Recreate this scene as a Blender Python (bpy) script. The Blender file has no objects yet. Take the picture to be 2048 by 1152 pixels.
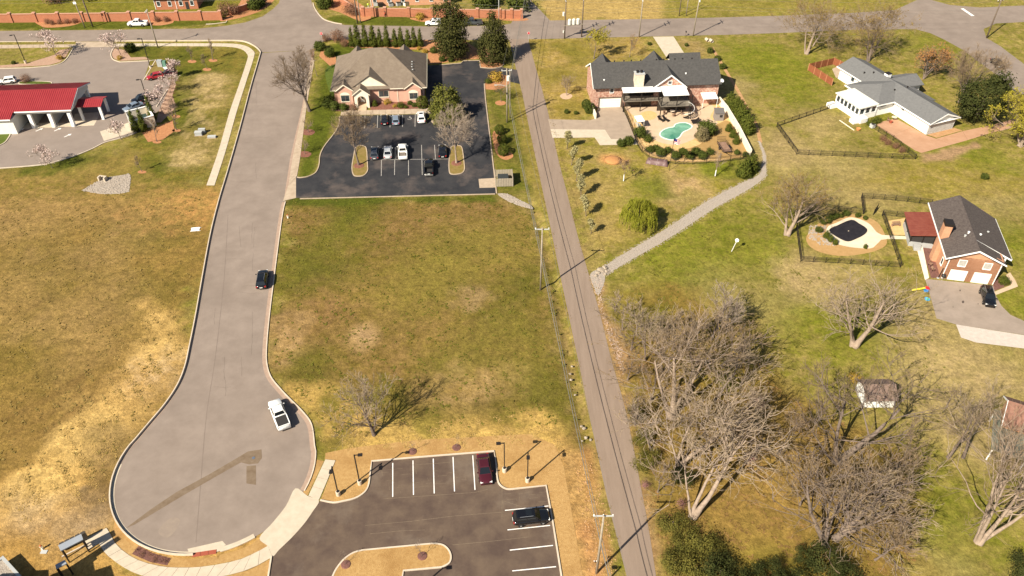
import bpy, bmesh, math, random
import numpy as np
from mathutils import Vector, Matrix
R = math.radians
C = bpy.context.scene.collection
SC = bpy.context.scene
# ------------------------------------------------------------------ camera, sky, sun, exposure
F, TILT, CH = 1620.0, R(40.5), 90.0
cam = bpy.data.cameras.new('camera'); camo = bpy.data.objects.new('camera', cam); C.objects.link(camo)
camo.location = (0, 0, CH); camo.rotation_euler = (math.pi/2 - TILT, 0, 0)
cam.sensor_width = 36; cam.lens = F / 2048 * 36; cam.clip_start = 1; cam.clip_end = 6000
SC.camera = camo
SUN_EL, SUN_AZ = 40.0, 225.5          # azimuth of the sun, degrees counter-clockwise from +X
w = bpy.data.worlds.new('World'); SC.world = w; w.use_nodes = True
nt = w.node_tree; bg = nt.nodes['Background']; sky = nt.nodes.new('ShaderNodeTexSky')
sky.sky_type = 'NISHITA'; sky.sun_disc = False; sky.sun_elevation = R(SUN_EL); sky.sun_rotation = R(90 - SUN_AZ)
nt.links.new(sky.outputs[0], bg.inputs[0]); bg.inputs[1].default_value = 0.05
sl = bpy.data.lights.new('sun', 'SUN'); sl.energy = 5.0; sl.angle = R(0.5); sl.color = (1.0, 0.92, 0.77)
so = bpy.data.objects.new('sun', sl); C.objects.link(so)
sd = Vector((math.cos(R(SUN_AZ))*math.cos(R(SUN_EL)), math.sin(R(SUN_AZ))*math.cos(R(SUN_EL)), math.sin(R(SUN_EL))))
so.rotation_euler = sd.to_track_quat('Z', 'Y').to_euler(); so.location = sd * 300
SC.view_settings.view_transform = 'Standard'; SC.view_settings.look = 'None'
SC.view_settings.exposure = 1.0; SC.view_settings.gamma = 1.0; SC.view_settings.use_curve_mapping = False
SC.render.resolution_x = 1024; SC.render.resolution_y = 576

# ------------------------------------------------------------------ photo pixel -> point on the plane z
def P(px, py, z=0.0):
    u = (px - 1024) / F; v = (py - 576) / F
    d = (u, math.cos(TILT) - v*math.sin(TILT), -math.sin(TILT) - v*math.cos(TILT))
    s = (z - CH) / d[2]
    return Vector((d[0]*s, d[1]*s, z))
def J(x, y, z):
    dz = z - CH; dep = y*math.cos(TILT) - dz*math.sin(TILT); up = y*math.sin(TILT) + dz*math.cos(TILT)
    return 1024 + F*x/dep, 576 - F*up/dep
def ht(bx, by, ty):                   # height of an upright thing from its base pixel and the row of its top
    p = P(bx, by); lo, hi = 0, 45
    for _ in range(40):
        m = (lo + hi) / 2
        if J(p.x, p.y, m)[1] > ty: lo = m
        else: hi = m
    return m
def smooth(pts, n=6, closed=False):
    q = [Vector((p[0], p[1])) for p in pts]; out = []; N = len(q)
    for i in range(N if closed else N - 1):
        g = lambda k: q[k % N] if closed else q[max(0, min(N-1, k))]
        a, b, c, d = g(i-1), g(i), g(i+1), g(i+2)
        for k in range(n):
            t = k / n
            out.append(0.5*((2*b) + (c-a)*t + (2*a-5*b+4*c-d)*t*t + (-a+3*b-3*c+d)*t**3))
    if not closed: out.append(q[-1])
    return [(p.x, p.y) for p in out]
def W(pts, z=0.0): return [P(p[0], p[1], z) for p in pts]

# ------------------------------------------------------------------ materials
MATS = {}
def M(name, c1, c2=None, scale=1.0, rough=0.85, bump=0.0, bscale=None, metal=0.0, spec=0.3, detail=6, c3=None, s3=0.12, stretch=None, thr=(0.35, 0.65), thr3=(0.45, 0.75)):
    if name in MATS: return MATS[name]
    m = bpy.data.materials.new(name); m.use_nodes = True; t = m.node_tree; b = t.nodes['Principled BSDF']
    b.inputs['Base Color'].default_value = (*c1, 1); b.inputs['Roughness'].default_value = rough
    b.inputs['Metallic'].default_value = metal; b.inputs['Specular IOR Level'].default_value = spec
    pos = t.nodes.new('ShaderNodeNewGeometry').outputs['Position']
    if stretch:
        mp = t.nodes.new('ShaderNodeMapping'); mp.inputs['Rotation'].default_value = (0, 0, stretch[0]); mp.inputs['Scale'].default_value = (stretch[1], stretch[2], 1)
        t.links.new(pos, mp.inputs['Vector']); pos = mp.outputs['Vector']
    def noise(s, lo, hi, det=detail):
        n = t.nodes.new('ShaderNodeTexNoise'); n.inputs['Scale'].default_value = s; n.inputs['Detail'].default_value = det; n.inputs['Roughness'].default_value = 0.65
        t.links.new(pos, n.inputs['Vector']); r = t.nodes.new('ShaderNodeMapRange')
        r.inputs['From Min'].default_value = lo; r.inputs['From Max'].default_value = hi
        t.links.new(n.outputs['Fac'], r.inputs['Value']); return r.outputs['Result'], n.outputs['Fac']
    def mix(a, bcol, f):
        x = t.nodes.new('ShaderNodeMix'); x.data_type = 'RGBA'; t.links.new(f, x.inputs['Factor'])
        if isinstance(a, tuple): x.inputs['A'].default_value = (*a, 1)
        else: t.links.new(a, x.inputs['A'])
        x.inputs['B'].default_value = (*bcol, 1); return x.outputs['Result']
    col = None
    if c2: col = mix(c1, c2, noise(scale, *thr)[0])
    if c3: col = mix(col if col else c1, c3, noise(s3, *thr3)[0])
    if col: t.links.new(col, b.inputs['Base Color'])
    if bump:
        bp = t.nodes.new('ShaderNodeBump'); bp.inputs['Strength'].default_value = bump; bp.inputs['Distance'].default_value = 0.1
        t.links.new(noise(bscale or scale*3, 0, 1)[1], bp.inputs['Height']); t.links.new(bp.outputs['Normal'], b.inputs['Normal'])
    MATS[name] = m; return m
def brick_mat(name, a, b_, mortar, mott=None):
    if name in MATS: return MATS[name]
    m = M(name, a, b_, 1.4, 0.9); t = m.node_tree; b = t.nodes['Principled BSDF']
    src = b.inputs['Base Color'].links[0].from_socket
    tc = t.nodes.new('ShaderNodeTexCoord'); br = t.nodes.new('ShaderNodeTexBrick')
    br.inputs['Scale'].default_value = 1.0; br.inputs['Brick Width'].default_value = 0.22; br.inputs['Row Height'].default_value = 0.075; br.inputs['Mortar Size'].default_value = 0.008
    # brick courses follow the wall: (x+y along the wall, z up)
    sx = t.nodes.new('ShaderNodeSeparateXYZ'); t.links.new(tc.outputs['Object'], sx.inputs[0])
    ad = t.nodes.new('ShaderNodeMath'); t.links.new(sx.outputs[0], ad.inputs[0]); t.links.new(sx.outputs[1], ad.inputs[1])
    cb = t.nodes.new('ShaderNodeCombineXYZ'); t.links.new(ad.outputs[0], cb.inputs[0]); t.links.new(sx.outputs[2], cb.inputs[1])
    t.links.new(cb.outputs[0], br.inputs['Vector'])
    br.inputs['Color1'].default_value = (*a, 1); br.inputs['Color2'].default_value = (*b_, 1); br.inputs['Mortar'].default_value = (*mortar, 1)
    x = t.nodes.new('ShaderNodeMix'); x.data_type = 'RGBA'; x.inputs['Factor'].default_value = 0.5
    t.links.new(src, x.inputs['A']); t.links.new(br.outputs['Color'], x.inputs['B']); t.links.new(x.outputs['Result'], b.inputs['Base Color'])
    return m
ASPH = M('worn_asphalt', (.200,.156,.126), (.245,.194,.158), 0.3, 0.9, 0.25, 25, c3=(.172,.134,.108), s3=0.08, thr3=(.48,.78), detail=9)
ASPH_CW = M('carwash_asphalt', (.205,.163,.135), (.235,.188,.157), 0.3, 0.9, 0.25, 25)
ASPH_LANE = M('lane_asphalt', (.205,.150,.112), (.24,.178,.135), 0.5, 0.9, 0.25, 25, stretch=(R(12), 2.5, .25))
ASPH_DK = M('sealed_asphalt', (.020,.020,.023), (.038,.036,.037), 0.35, 0.75, 0.3, 25, c3=(.12,.092,.078), s3=0.13, thr3=(.52,.76))
ASPH_NEW = M('new_asphalt', (.072,.047,.036), (.120,.083,.057), 0.35, 0.85, 0.3, 25, c3=(.175,.135,.10), s3=0.10, thr3=(.54,.80))
PATCH = M('patched_asphalt', (.14,.096,.06), (.185,.135,.092), 1.2, 0.95, 0.3, 20)
CONC = M('pale_concrete', (.43,.36,.27), (.50,.42,.32), 0.9, 0.85, 0.15, 12)
CONC_OLD = M('aged_concrete', (.33,.25,.175), (.42,.33,.24), 0.8, 0.9, 0.15, 12)
GUTTER = M('gutter_concrete', (.29,.20,.145), (.35,.25,.19), 1.5, 0.9, 0.1)
KERB = M('kerb_concrete', (.46,.38,.29), (.55,.46,.36), 0.8, 0.8, 0.1)
TANCONC = M('tan_concrete', (.36,.20,.115), (.42,.245,.15), 0.5, 0.9, 0.1)
PATIO = M('patio_concrete', (.46,.33,.22), (.52,.38,.26), 0.6, 0.9, 0.1)
STRAW = M('pine_straw', (.33,.19,.065), (.42,.26,.10), 2.5, 1, 0.8, 9, c3=(.27,.145,.045), s3=0.25)
MULCH = M('red_mulch', (.15,.06,.04), (.23,.10,.065), 3.0, 1, 0.9, 12)
MULCH_PALE = M('pale_pink_mulch', (.33,.20,.135), (.40,.26,.18), 2.0, 1, 0.9, 12)
MULCH_OR = M('orange_mulch', (.33,.14,.06), (.42,.20,.09), 2.0, 1, 0.9, 12)
MULCH_DK = M('dark_mulch', (.12,.055,.045), (.19,.09,.07), 3.0, 1, 0.9, 12)
SAND = M('sand_gravel', (.50,.31,.12), (.58,.38,.18), 1.5, 1, 0.5, 12)
DIRT = M('bare_dirt', (.34,.18,.08), (.42,.25,.12), 1.2, 1, 0.6, 8)
LAWN = M('green_lawn', (.050,.075,.006), (.085,.11,.012), 1.2, 1, 0.6, 10, c3=(.15,.13,.02), s3=0.18, thr3=(.52,.8))
GRAVEL = M('grey_gravel', (.22,.18,.145), (.40,.345,.285), 5.0, 1, 1.0, 7)
ROCK = M('white_rock', (.36,.30,.23), (.25,.20,.15), 2.0, 0.9, 0.6, 5)
LINE = M('white_paint', (.80,.78,.74), (.68,.64,.6), 2, 0.6)
LINE_OLD = M('faded_paint', (.42,.39,.35), (.26,.24,.22), 2.5, 0.7)
SEAM = M('seam_tar', (.075,.06,.05), None, rough=0.8)
SEAM_LT = M('dusty_seam', (.20,.15,.10), (.13,.095,.065), 2, 0.95)
WATER = M('pool_water', (.045,.18,.115), (.20,.40,.29), 0.22, 0.06, 0.12, 2.5, spec=0.5)
COVER = M('pool_cover', (.012,.010,.012), (.024,.020,.022), 0.8, 0.6, 0.2, 3)
RUST = M('rust_red_plate', (.30,.075,.04), None, rough=0.7)
BARK = M('bark', (.115,.085,.068), (.175,.135,.11), 3.0, 1, 0.6, 8)
BARK_PALE = M('pale_bark', (.32,.245,.185), (.21,.155,.115), 2.0, 1, 0.5, 8)
TWIG = M('twig', (.19,.135,.085), (.13,.09,.06), 1.5, 1)
TWIG_GREY = M('grey_twig', (.36,.275,.185), (.23,.17,.11), 1.5, 1)
TWIG_PALE = M('pale_twig', (.36,.29,.22), (.26,.20,.155), 1.5, 1)
TWIG_TAN = M('tan_twig', (.29,.205,.125), (.20,.14,.085), 1.5, 1)
WOODP = M('pole_wood', (.23,.19,.14), (.31,.26,.20), 2.0, 0.9)
WOODP_DK = M('dark_pole_wood', (.10,.075,.055), (.15,.11,.08), 2.0, 0.9)
STEEL = M('bronze_steel', (.020,.016,.014), None, rough=0.5)
GALV = M('galvanised', (.48,.48,.46), None, rough=0.5, metal=0.2)
BLACKM = M('black_metal', (.018,.014,.012), None, rough=0.55)
WHITE = M('white_paintwork', (.78,.77,.74), None, rough=0.6)
CREAM = M('cream_stucco', (.66,.58,.45), (.72,.65,.52), 0.6, 0.85)
def leafm(name, a, b, s=0.9): return M(name, a, b, s, 0.9, spec=0.15, detail=3, thr=(.38,.62))
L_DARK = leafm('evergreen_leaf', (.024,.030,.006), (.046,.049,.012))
L_MAG = leafm('magnolia_leaf', (.055,.065,.010), (.125,.115,.022), 1.8)
L_CED = leafm('cedar_leaf', (.034,.037,.008), (.060,.056,.014))
L_ARB = leafm('arborvitae_leaf', (.045,.058,.007), (.085,.090,.012), 1.6)
L_YEL = leafm('spring_leaf', (.22,.19,.015), (.30,.25,.035))
L_WIL = leafm('willow_leaf', (.19,.20,.016), (.27,.26,.03))
L_PINK = leafm('blossom', (.60,.47,.42), (.48,.36,.33), 2)
L_RED = leafm('redbud_blossom', (.27,.125,.13), (.19,.09,.085), 2)
L_BUD = leafm('bud', (.20,.135,.03), (.15,.10,.025))
L_ORG = leafm('orange_bud', (.34,.16,.05), (.25,.12,.045))
L_PEAR = leafm('pear_leaf', (.36,.32,.16), (.21,.18,.07), 2)
L_BRN = leafm('brown_leaf', (.20,.10,.055), (.15,.08,.05), 2)
L_SHR = leafm('shrub_leaf', (.035,.048,.007), (.07,.08,.013), 3)
L_GOLD = leafm('golden_shrub', (.36,.22,.03), (.25,.17,.03), 3)
L_UNDER = leafm('undergrowth', (.135,.115,.022), (.075,.072,.014), 1.2)

# ------------------------------------------------------------------ object helpers
def tag(o, label=None, cat=None, group=None, kind=None):
    for k, v in (('label', label), ('category', cat), ('group', group), ('kind', kind)):
        if v: o[k] = v
    return o
def thing(name, label, cat, loc=(0,0,0), rz=0.0, group=None):
    o = bpy.data.objects.new(name, None); C.objects.link(o); o.empty_display_size = 0.3
    o.location = loc; o.rotation_euler = (0, 0, rz); return tag(o, label, cat, group)
def link(name, me, mat=None, parent=None):
    o = bpy.data.objects.new(name, me); C.objects.link(o)
    if mat is not None and len(me.materials) == 0: me.materials.append(mat)
    if parent: o.parent = parent
    return o
class MB:
    def __init__(s): s.v = []; s.f = []; s.T = Matrix()
    def add(s, vs, fs):
        n = len(s.v); s.v += [s.T @ Vector(v) for v in vs]; s.f += [tuple(i + n for i in f) for f in fs]; return s
    def box(s, x0, x1, y0, y1, z0, z1):
        return s.add([(x0,y0,z0),(x1,y0,z0),(x1,y1,z0),(x0,y1,z0),(x0,y0,z1),(x1,y0,z1),(x1,y1,z1),(x0,y1,z1)],
                     [(3,2,1,0),(4,5,6,7),(0,1,5,4),(1,2,6,5),(2,3,7,6),(3,0,4,7)])
    def cbox(s, c, sx, sy, sz): return s.box(c[0]-sx/2, c[0]+sx/2, c[1]-sy/2, c[1]+sy/2, c[2], c[2]+sz)
    def poly(s, pts): return s.add(pts, [tuple(range(len(pts)))])
    def prism(s, pts, d):                       # planar polygon swept by vector d
        n = len(pts); d = Vector(d); p = [Vector(q) for q in pts]
        nrm = Vector((0,0,0))
        for i in range(n): nrm += p[i].cross(p[(i+1) % n])
        if nrm.dot(d) > 0: p.reverse()          # bottom cap faces against d
        return s.add(p + [q + d for q in p], [tuple(range(n)), tuple(range(2*n-1, n-1, -1))] + [(i, n+i, n+(i+1) % n, (i+1) % n) for i in range(n)])
    def tube(s, pts, rad, n=6, cap=True):
        pts = [Vector(p) for p in pts]; rad = rad if isinstance(rad, (list, tuple)) else [rad]*len(pts); vs = []
        for i, p in enumerate(pts):
            d = (pts[min(i+1, len(pts)-1)] - pts[max(i-1, 0)]).normalized()
            a = Vector((0,0,1)) if abs(d.z) < 0.9 else Vector((1,0,0)); u = d.cross(a).normalized(); v = u.cross(d)
            vs += [p + (u*math.cos(2*math.pi*k/n) + v*math.sin(2*math.pi*k/n))*rad[i] for k in range(n)]
        fs = [(i*n+k, i*n+(k+1) % n, (i+1)*n+(k+1) % n, (i+1)*n+k)[::-1] for i in range(len(pts)-1) for k in range(n)]
        if cap: fs += [tuple(range(n)), tuple(range((len(pts)-1)*n, len(pts)*n))[::-1]]
        return s.add(vs, fs)
    def lathe(s, prof, n=12, c=(0,0,0)):        # prof: (r,z)
        vs = [(c[0]+r*math.cos(2*math.pi*k/n), c[1]+r*math.sin(2*math.pi*k/n), c[2]+z) for r, z in prof for k in range(n)]
        fs = [(i*n+k, i*n+(k+1) % n, (i+1)*n+(k+1) % n, (i+1)*n+k) for i in range(len(prof)-1) for k in range(n)]
        return s.add(vs, fs + [tuple(range(n))[::-1], tuple(range((len(prof)-1)*n, len(prof)*n))])
    def mesh(s, name, smooth=False):
        me = bpy.data.meshes.new(name); me.from_pydata([tuple(v) for v in s.v], [], s.f)
        if smooth: me.polygons.foreach_set('use_smooth', [True]*len(me.polygons))
        me.update(); return me
    def build(s, name, mat, parent=None, smooth=False): return link(name, s.mesh(name, smooth), mat, parent)
def sheet(name, px, z, mat, parent=None, world=False, kind='structure', thick=0.0):
    pts = [Vector((p[0], p[1], z)) for p in px] if world else [Vector((P(*p).x, P(*p).y, z)) for p in px]
    m = MB(); ar = sum(pts[i].x*pts[(i+1) % len(pts)].y - pts[(i+1) % len(pts)].x*pts[i].y for i in range(len(pts)))
    if ar < 0: pts.reverse()
    if thick: m.prism([p - Vector((0,0,thick)) for p in pts], (0,0,thick))
    else: m.poly(pts)
    o = m.build(name, mat, parent)
    if kind and not parent: o['kind'] = kind
    return o
def offs(pts, d, closed=False):                # offset a world polyline sideways (left positive)
    out = []; n = len(pts)
    for i in range(n):
        a = pts[(i-1) % n] if closed or i else pts[0]; b = pts[(i+1) % n] if closed or i < n-1 else pts[-1]
        t = (b - a); t.z = 0; t.normalize(); out.append(pts[i] + Vector((-t.y, t.x, 0))*d)
    return out
def ribbon(name, pts, wd, z, mat, parent=None, h=0.0, closed=False, side=0.0, kind='structure'):
    pts = [Vector((p.x, p.y, 0)) for p in pts]
    a, b = offs(pts, wd/2 + side, closed), offs(pts, -wd/2 + side, closed); m = MB(); n = len(pts)
    top = Vector((0,0,z + h)); bot = Vector((0,0,z))
    for i in range(n if closed else n-1):
        j = (i+1) % n
        if h: m.add([b[i]+top, b[j]+top, a[j]+top, a[i]+top, b[i]+bot, b[j]+bot, a[j]+bot, a[i]+bot], [(0,1,2,3), (4,5,1,0), (3,2,6,7)])
        else: m.add([b[i]+top, b[j]+top, a[j]+top, a[i]+top], [(0,1,2,3)])
    if h and not closed:
        for i in (0, n-1): m.add([b[i]+top, a[i]+top, a[i]+bot, b[i]+bot], [(0,1,2,3)])
    o = m.build(name, mat, parent)
    if kind and not parent: o['kind'] = kind
    return o
def resample(pts, step):
    out = [pts[0]]; acc = 0
    for a, b in zip(pts, pts[1:]):
        L = (b - a).length; t = step - acc
        while t <= L: out.append(a + (b-a)*(t/L)); t += step
        acc = (acc + L) % step
    return out
def copy_tree(o, parent=None):
    c = o.copy(); C.objects.link(c); c.parent = parent
    for ch in list(o.children): copy_tree(ch, c)
    return c
def place(o, loc, rz=0.0, s=1.0, label=None):
    o.location = loc; o.rotation_euler = (0, 0, rz); o.scale = (s, s, s)
    if label: o['label'] = label
    return o

# ================================================================== THE SETTING
# ------------------------------------------------------------------ ground: one sheet, soft zones of turf colour, a roadside ditch
def npoly_sd(X, Y, poly):                      # signed distance to a polygon, inside negative
    d = np.full(X.shape, 1e9); ins = np.zeros(X.shape, bool); n = len(poly)
    for i in range(n):
        ax, ay = poly[i]; bx, by = poly[(i+1) % n]; ex, ey = bx-ax, by-ay
        t = np.clip(((X-ax)*ex + (Y-ay)*ey) / (ex*ex + ey*ey + 1e-9), 0, 1)
        d = np.minimum(d, np.hypot(X-ax-t*ex, Y-ay-t*ey))
        c = ((ay > Y) != (by > Y)) & (X < ex*(Y-ay)/(ey if abs(ey) > 1e-9 else 1e-9) + ax); ins ^= c
    return np.where(ins, -d, d)
def nline_d(X, Y, pts):
    d = np.full(X.shape, 1e9)
    for (ax, ay), (bx, by) in zip(pts, pts[1:]):
        ex, ey = bx-ax, by-ay; t = np.clip(((X-ax)*ex + (Y-ay)*ey) / (ex*ex + ey*ey + 1e-9), 0, 1)
        d = np.minimum(d, np.hypot(X-ax-t*ex, Y-ay-t*ey))
    return d
def build_ground():
    rng = np.random.default_rng(3)
    xs = np.concatenate([[-3000,-1500,-700,-400,-250,-190,-160], np.arange(-140, 146, 0.62), [165,200,260,420,750,1500,3000]])
    ys = np.concatenate([[-3000,-1200,-500,-200,-60,0,25,38], np.arange(46, 246, 0.62), [255,275,310,380,520,900,1800,4000]])
    X, Y = np.meshgrid(xs, ys); nx, ny = len(xs), len(ys)
    ca = np.empty(X.shape + (3,)); cb = np.empty(X.shape + (3,))
    ca[:] = (.142,.130,.017); cb[:] = (.235,.175,.056)
    def vnoise(cell, sd):                          # smooth value noise on the ground plane
        g = np.random.default_rng(sd).normal(0, 1, (400, 400)); u = (X+4000)/cell; v = (Y+4000)/cell; i = np.floor(u).astype(int); j = np.floor(v).astype(int); fu = u-i; fv = v-j; fu = fu*fu*(3-2*fu); fv = fv*fv*(3-2*fv)
        G = lambda a, b: g[a % 400, b % 400]
        return (G(i,j)*(1-fu)+G(i+1,j)*fu)*(1-fv) + (G(i,j+1)*(1-fu)+G(i+1,j+1)*fu)*fv
    jit = 1.3*vnoise(6.5, 1) + 1.0*vnoise(2.6, 2) + .8*vnoise(1.2, 3)
    def mixz(f, a, b):
        f = f[..., None]; ca[:] = ca*(1-f) + np.array(a)*f; cb[:] = cb*(1-f) + np.array(b)*f
    def poly(px, a, b, feather=3.0, k=1.0, wob=1.0):
        w_ = [(P(*p).x, P(*p).y) for p in px]; d = npoly_sd(X, Y, w_) + jit*wob
        mixz(np.clip(0.5 - d/feather, 0, 1)*k, a, b)
    def blob(px, py, r, a, b, k=1.0, asp=1.0, wob=1.0):
        p = P(px, py); d = np.hypot((X-p.x)/asp, Y-p.y) + jit*wob
        mixz(np.clip(1.4 - d/r, 0, 1)**1.2*k, a, b)
    OL, TAN = (.118,.088,.015), (.188,.124,.036); BRN = (.155,.095,.028); STR = (.43,.28,.085); GRN = (.075,.085,.008); PALE = (.305,.22,.10)
    YG, YT = (.155,.145,.020), (.25,.195,.075)
    # left field: dry turf
    poly([(-700,300),(420,372),(455,380),(365,760),(220,960),(230,1060),(180,1300),(-900,1300)], (.215,.133,.038), (.165,.105,.026), 4)
    for x, y, r, k in [(120,560,12,.6),(260,470,9,.6),(60,700,10,.5),(330,450,8,.7),(290,600,10,.6),(60,470,9,.5)]: blob(x, y, r, (.135,.098,.018), (.105,.085,.014), k)
    for x, y, r, k in [(60,420,14,.7),(200,510,8,.6),(180,620,9,.6),(30,600,9,.5),(300,410,10,.6),(190,690,8,.4)]: blob(x, y, r, (.27,.17,.065), (.22,.14,.05), k)
    poly([(0,330),(150,320),(300,290),(420,372),(390,420),(200,395),(0,400)], (.215,.14,.042), (.135,.105,.018), 5, .8)
    # verge by the car wash: striped turf and lush patches
    poly([(225,95),(480,95),(500,120),(440,330),(415,372),(300,370),(270,290),(330,230),(340,170),(300,120)], (.160,.115,.022), (.105,.098,.012), 3, .9)
    for x, y, r in [(300,100,5),(370,110,5),(385,140,7),(360,190,7),(365,230,6),(340,265,6),(395,250,5),(120,320,6),(320,330,6)]: blob(x, y, r, (.080,.085,.008), (.06,.068,.006), .8)
    for x, y, r in [(400,270,7),(395,310,7),(430,200,6),(410,170,6)]: blob(x, y, r, (.29,.205,.085), (.17,.13,.035), .8)
    blob(400,415,7,(.36,.185,.06),(.22,.14,.04),.8,1.6); blob(110,320,6,(.07,.08,.008),(.05,.06,.005),.8,1.6)
    # straw band and bare soil at the left of the turning circle
    poly([(290,615),(355,620),(352,700),(320,770),(300,810),(240,880),(215,960),(60,1010),(-40,1010),(60,930),(120,870),(210,770),(290,680)], (.39,.245,.080), (.34,.21,.07), 5, .95, .6)
    poly([(-40,960),(110,900),(215,960),(225,1060),(200,1300),(-300,1300)], (.36,.215,.065), (.29,.165,.045), 5, .9)
    for x, y, r in [(330,650,4),(310,700,4),(180,850,5),(130,905,5),(60,990,6),(90,960,5)]: blob(x, y, r, (.47,.315,.11), (.39,.255,.085), .6)
    blob(205,985,4,(.14,.085,.03),(.11,.07,.02),.9); blob(80,1050,5,(.31,.22,.13),(.28,.19,.10),.6,2); blob(215,905,4,(.17,.11,.045),(.13,.09,.03),.7)
    blob(300,745,4,(.30,.22,.14),(.36,.22,.08),.5)
    # centre lot
    poly([(575,395),(1000,390),(1075,420),(1125,620),(1175,860),(1195,920),(1150,930),(1090,900),(640,890),(540,740)], OL, TAN, 3)
    for x, y, r, k in [(660,470,8,.7),(720,430,7,.6),(650,560,7,.6),(900,480,9,.5),(1050,560,6,.7),(880,560,7,.4),(1000,640,7,.5),(960,760,9,.5),(620,720,5,.6),(700,420,5,.7),(1100,780,6,.6),(640,880,5,.8),(880,740,7,.5),(600,530,6,.5)]: blob(x, y, r, (.092,.088,.010), (.070,.072,.008), k)
    for x, y, r, k in [(640,640,6,.8),(760,690,9,.4),(820,450,8,.6),(600,450,6,.6),(700,610,8,.5),(800,760,6,.4),(940,420,8,.5),(870,660,6,.5)]: blob(x, y, r, BRN, (.20,.115,.045), k)
    for x, y, r, k in [(950,520,8,.5),(870,520,7,.5),(820,600,8,.5),(1010,500,8,.5),(780,570,7,.4),(960,700,9,.5)]: blob(x, y, r, (.185,.140,.030), (.155,.115,.024), k)
    blob(728,672,3.4,(.335,.215,.105),(.28,.18,.08),1,.75,.25); blob(945,600,3,(.29,.19,.09),(.23,.15,.06),.7); blob(930,780,5,(.30,.19,.085),(.24,.15,.05),.7,1.4); blob(570,650,3.5,(.27,.17,.075),(.22,.14,.05),.7); blob(560,700,3.5,(.30,.19,.085),(.24,.15,.05),.8)
    poly([(575,396),(985,391),(990,402),(800,404),(572,412)], GRN, (.06,.07,.007), 1.2, .95, .35)
    # straw south of the centre lot
    poly([(600,775),(690,775),(760,850),(1080,820),(1110,870),(1140,905),(1000,905),(650,905),(620,850),(570,770)], (.44,.285,.085), (.31,.20,.055), 2.5, .95, .5)
    for x, y, r in [(640,830,3.4),(655,890,2.6),(700,800,3),(870,850,3),(760,790,3.5),(1000,840,2.4)]: blob(x, y, r, (.105,.092,.012), (.14,.11,.02), .75)
    # lane verge, ditch, bare soil at the bottom
    poly([(1000,395),(1070,420),(1120,600),(1160,760),(1200,930),(1185,930),(1140,800),(1100,620),(1060,440)], (.145,.115,.020), (.24,.165,.06), 1.6, .8, .4)
    poly([(1105,905),(1190,890),(1215,1000),(1255,1300),(1130,1300),(1095,980)], (.36,.215,.08), (.29,.165,.055), 2.5, .95, .5)
    poly([(1158,1040),(1185,1035),(1215,1152),(1215,1300),(1180,1300)], (.34,.165,.06), (.38,.20,.08), 1.5, .9, .4)
    # office lawns
    poly([(600,395),(595,330),(625,200),(660,95),(700,75),(740,100),(668,215),(680,240),(640,320),(630,345)], GRN, (.060,.070,.006), 2, 1, .3)
    poly([(970,165),(1045,185),(1085,390),(1000,385)], (.075,.082,.008), (.13,.11,.02), 2, .9, .4)
    poly([(1030,160),(1048,190),(1095,400),(1075,420),(1045,300)], (.23,.16,.05), (.16,.13,.022), 1.5, .8, .4)
    # ranch yard
    poly([(1050,80),(1300,75),(1310,115),(1180,125),(1185,235),(1105,240)], (.225,.155,.032), (.29,.20,.07), 3, .95)
    for x, y, r in [(1140,95,6),(1090,100,5),(1120,150,6),(1150,215,5),(1165,115,4)]: blob(x, y, r, (.16,.13,.018), (.13,.115,.014), .6)
    poly([(1350,75),(1400,75),(1460,150),(1440,120),(1380,118)], (.235,.16,.045), (.27,.19,.08), 2.5, .9)
    poly([(1105,280),(1290,295),(1500,330),(1500,360),(1200,530),(1150,440)], (.185,.150,.022), (.27,.195,.065), 3, .95)
    for x, y, r, k in [(1225,320,4,.8),(1200,380,7,.5),(1150,400,4,.6),(1210,460,5,.6),(1180,505,4,.7)]: blob(x, y, r, (.285,.19,.075), (.24,.17,.055), k)
    blob(1226,319,2.3,(.42,.20,.07),(.37,.19,.07),1,1.3,.2)
    poly([(1340,345),(1400,340),(1430,400),(1360,430),(1320,400)], (.365,.245,.115), (.31,.205,.08), 3, .95)
    for x, y, r, k in [(1300,375,5,.8),(1430,340,5,.9),(1480,345,5,.8),(1260,390,4,.6),(1380,400,4,.4),(1270,340,3,.5)]: blob(x, y, r, (.125,.135,.010), (.10,.11,.010), k)
    # big right-hand lawns
    for x, y, r, k in [(1560,140,14,.9),(1500,110,10,.9),(1600,190,8,.7),(1900,300,9,.9),(1420,500,12,.7),(1340,540,10,.6),(1500,450,9,.5),(1640,640,9,.8),(1720,660,8,.7),(1540,520,8,.5),(1900,770,8,.5),(1850,1000,9,.6),(1900,1090,9,.6),(1990,110,6,.8),(1870,90,9,.7),(1760,230,6,.7),(1980,330,8,.6),(1640,330,8,.4),(2035,480,7,.8),(2030,600,6,.8)]: blob(x, y, r, (.115,.125,.009), (.15,.14,.016), k)
    for x, y, r, k in [(1600,310,10,.7),(1560,290,7,.8),(1640,240,7,.6),(1700,350,9,.5),(1760,400,8,.5),(1650,560,7,.9),(1620,540,6,.9),(1850,640,8,.8),(1880,720,9,.7),(1960,740,9,.8),(1940,860,8,.7),(1860,800,8,.6),(1990,400,8,.5),(1480,600,9,.4),(1880,1150,8,.4),(1650,400,7,.4),(1440,200,7,.6),(1470,170,5,.7)]: blob(x, y, r, PALE, (.26,.195,.075), k)
    poly([(1850,405),(2048,390),(2100,370),(1960,330),(1880,320),(1760,330),(1700,370),(1820,390)], (.190,.148,.022), (.24,.175,.05), 4, .7)
    poly([(1845,310),(1950,288),(1960,292),(1900,318),(1850,322)], (.30,.185,.10), (.27,.17,.09), 1.5, .95, .3)
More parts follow.
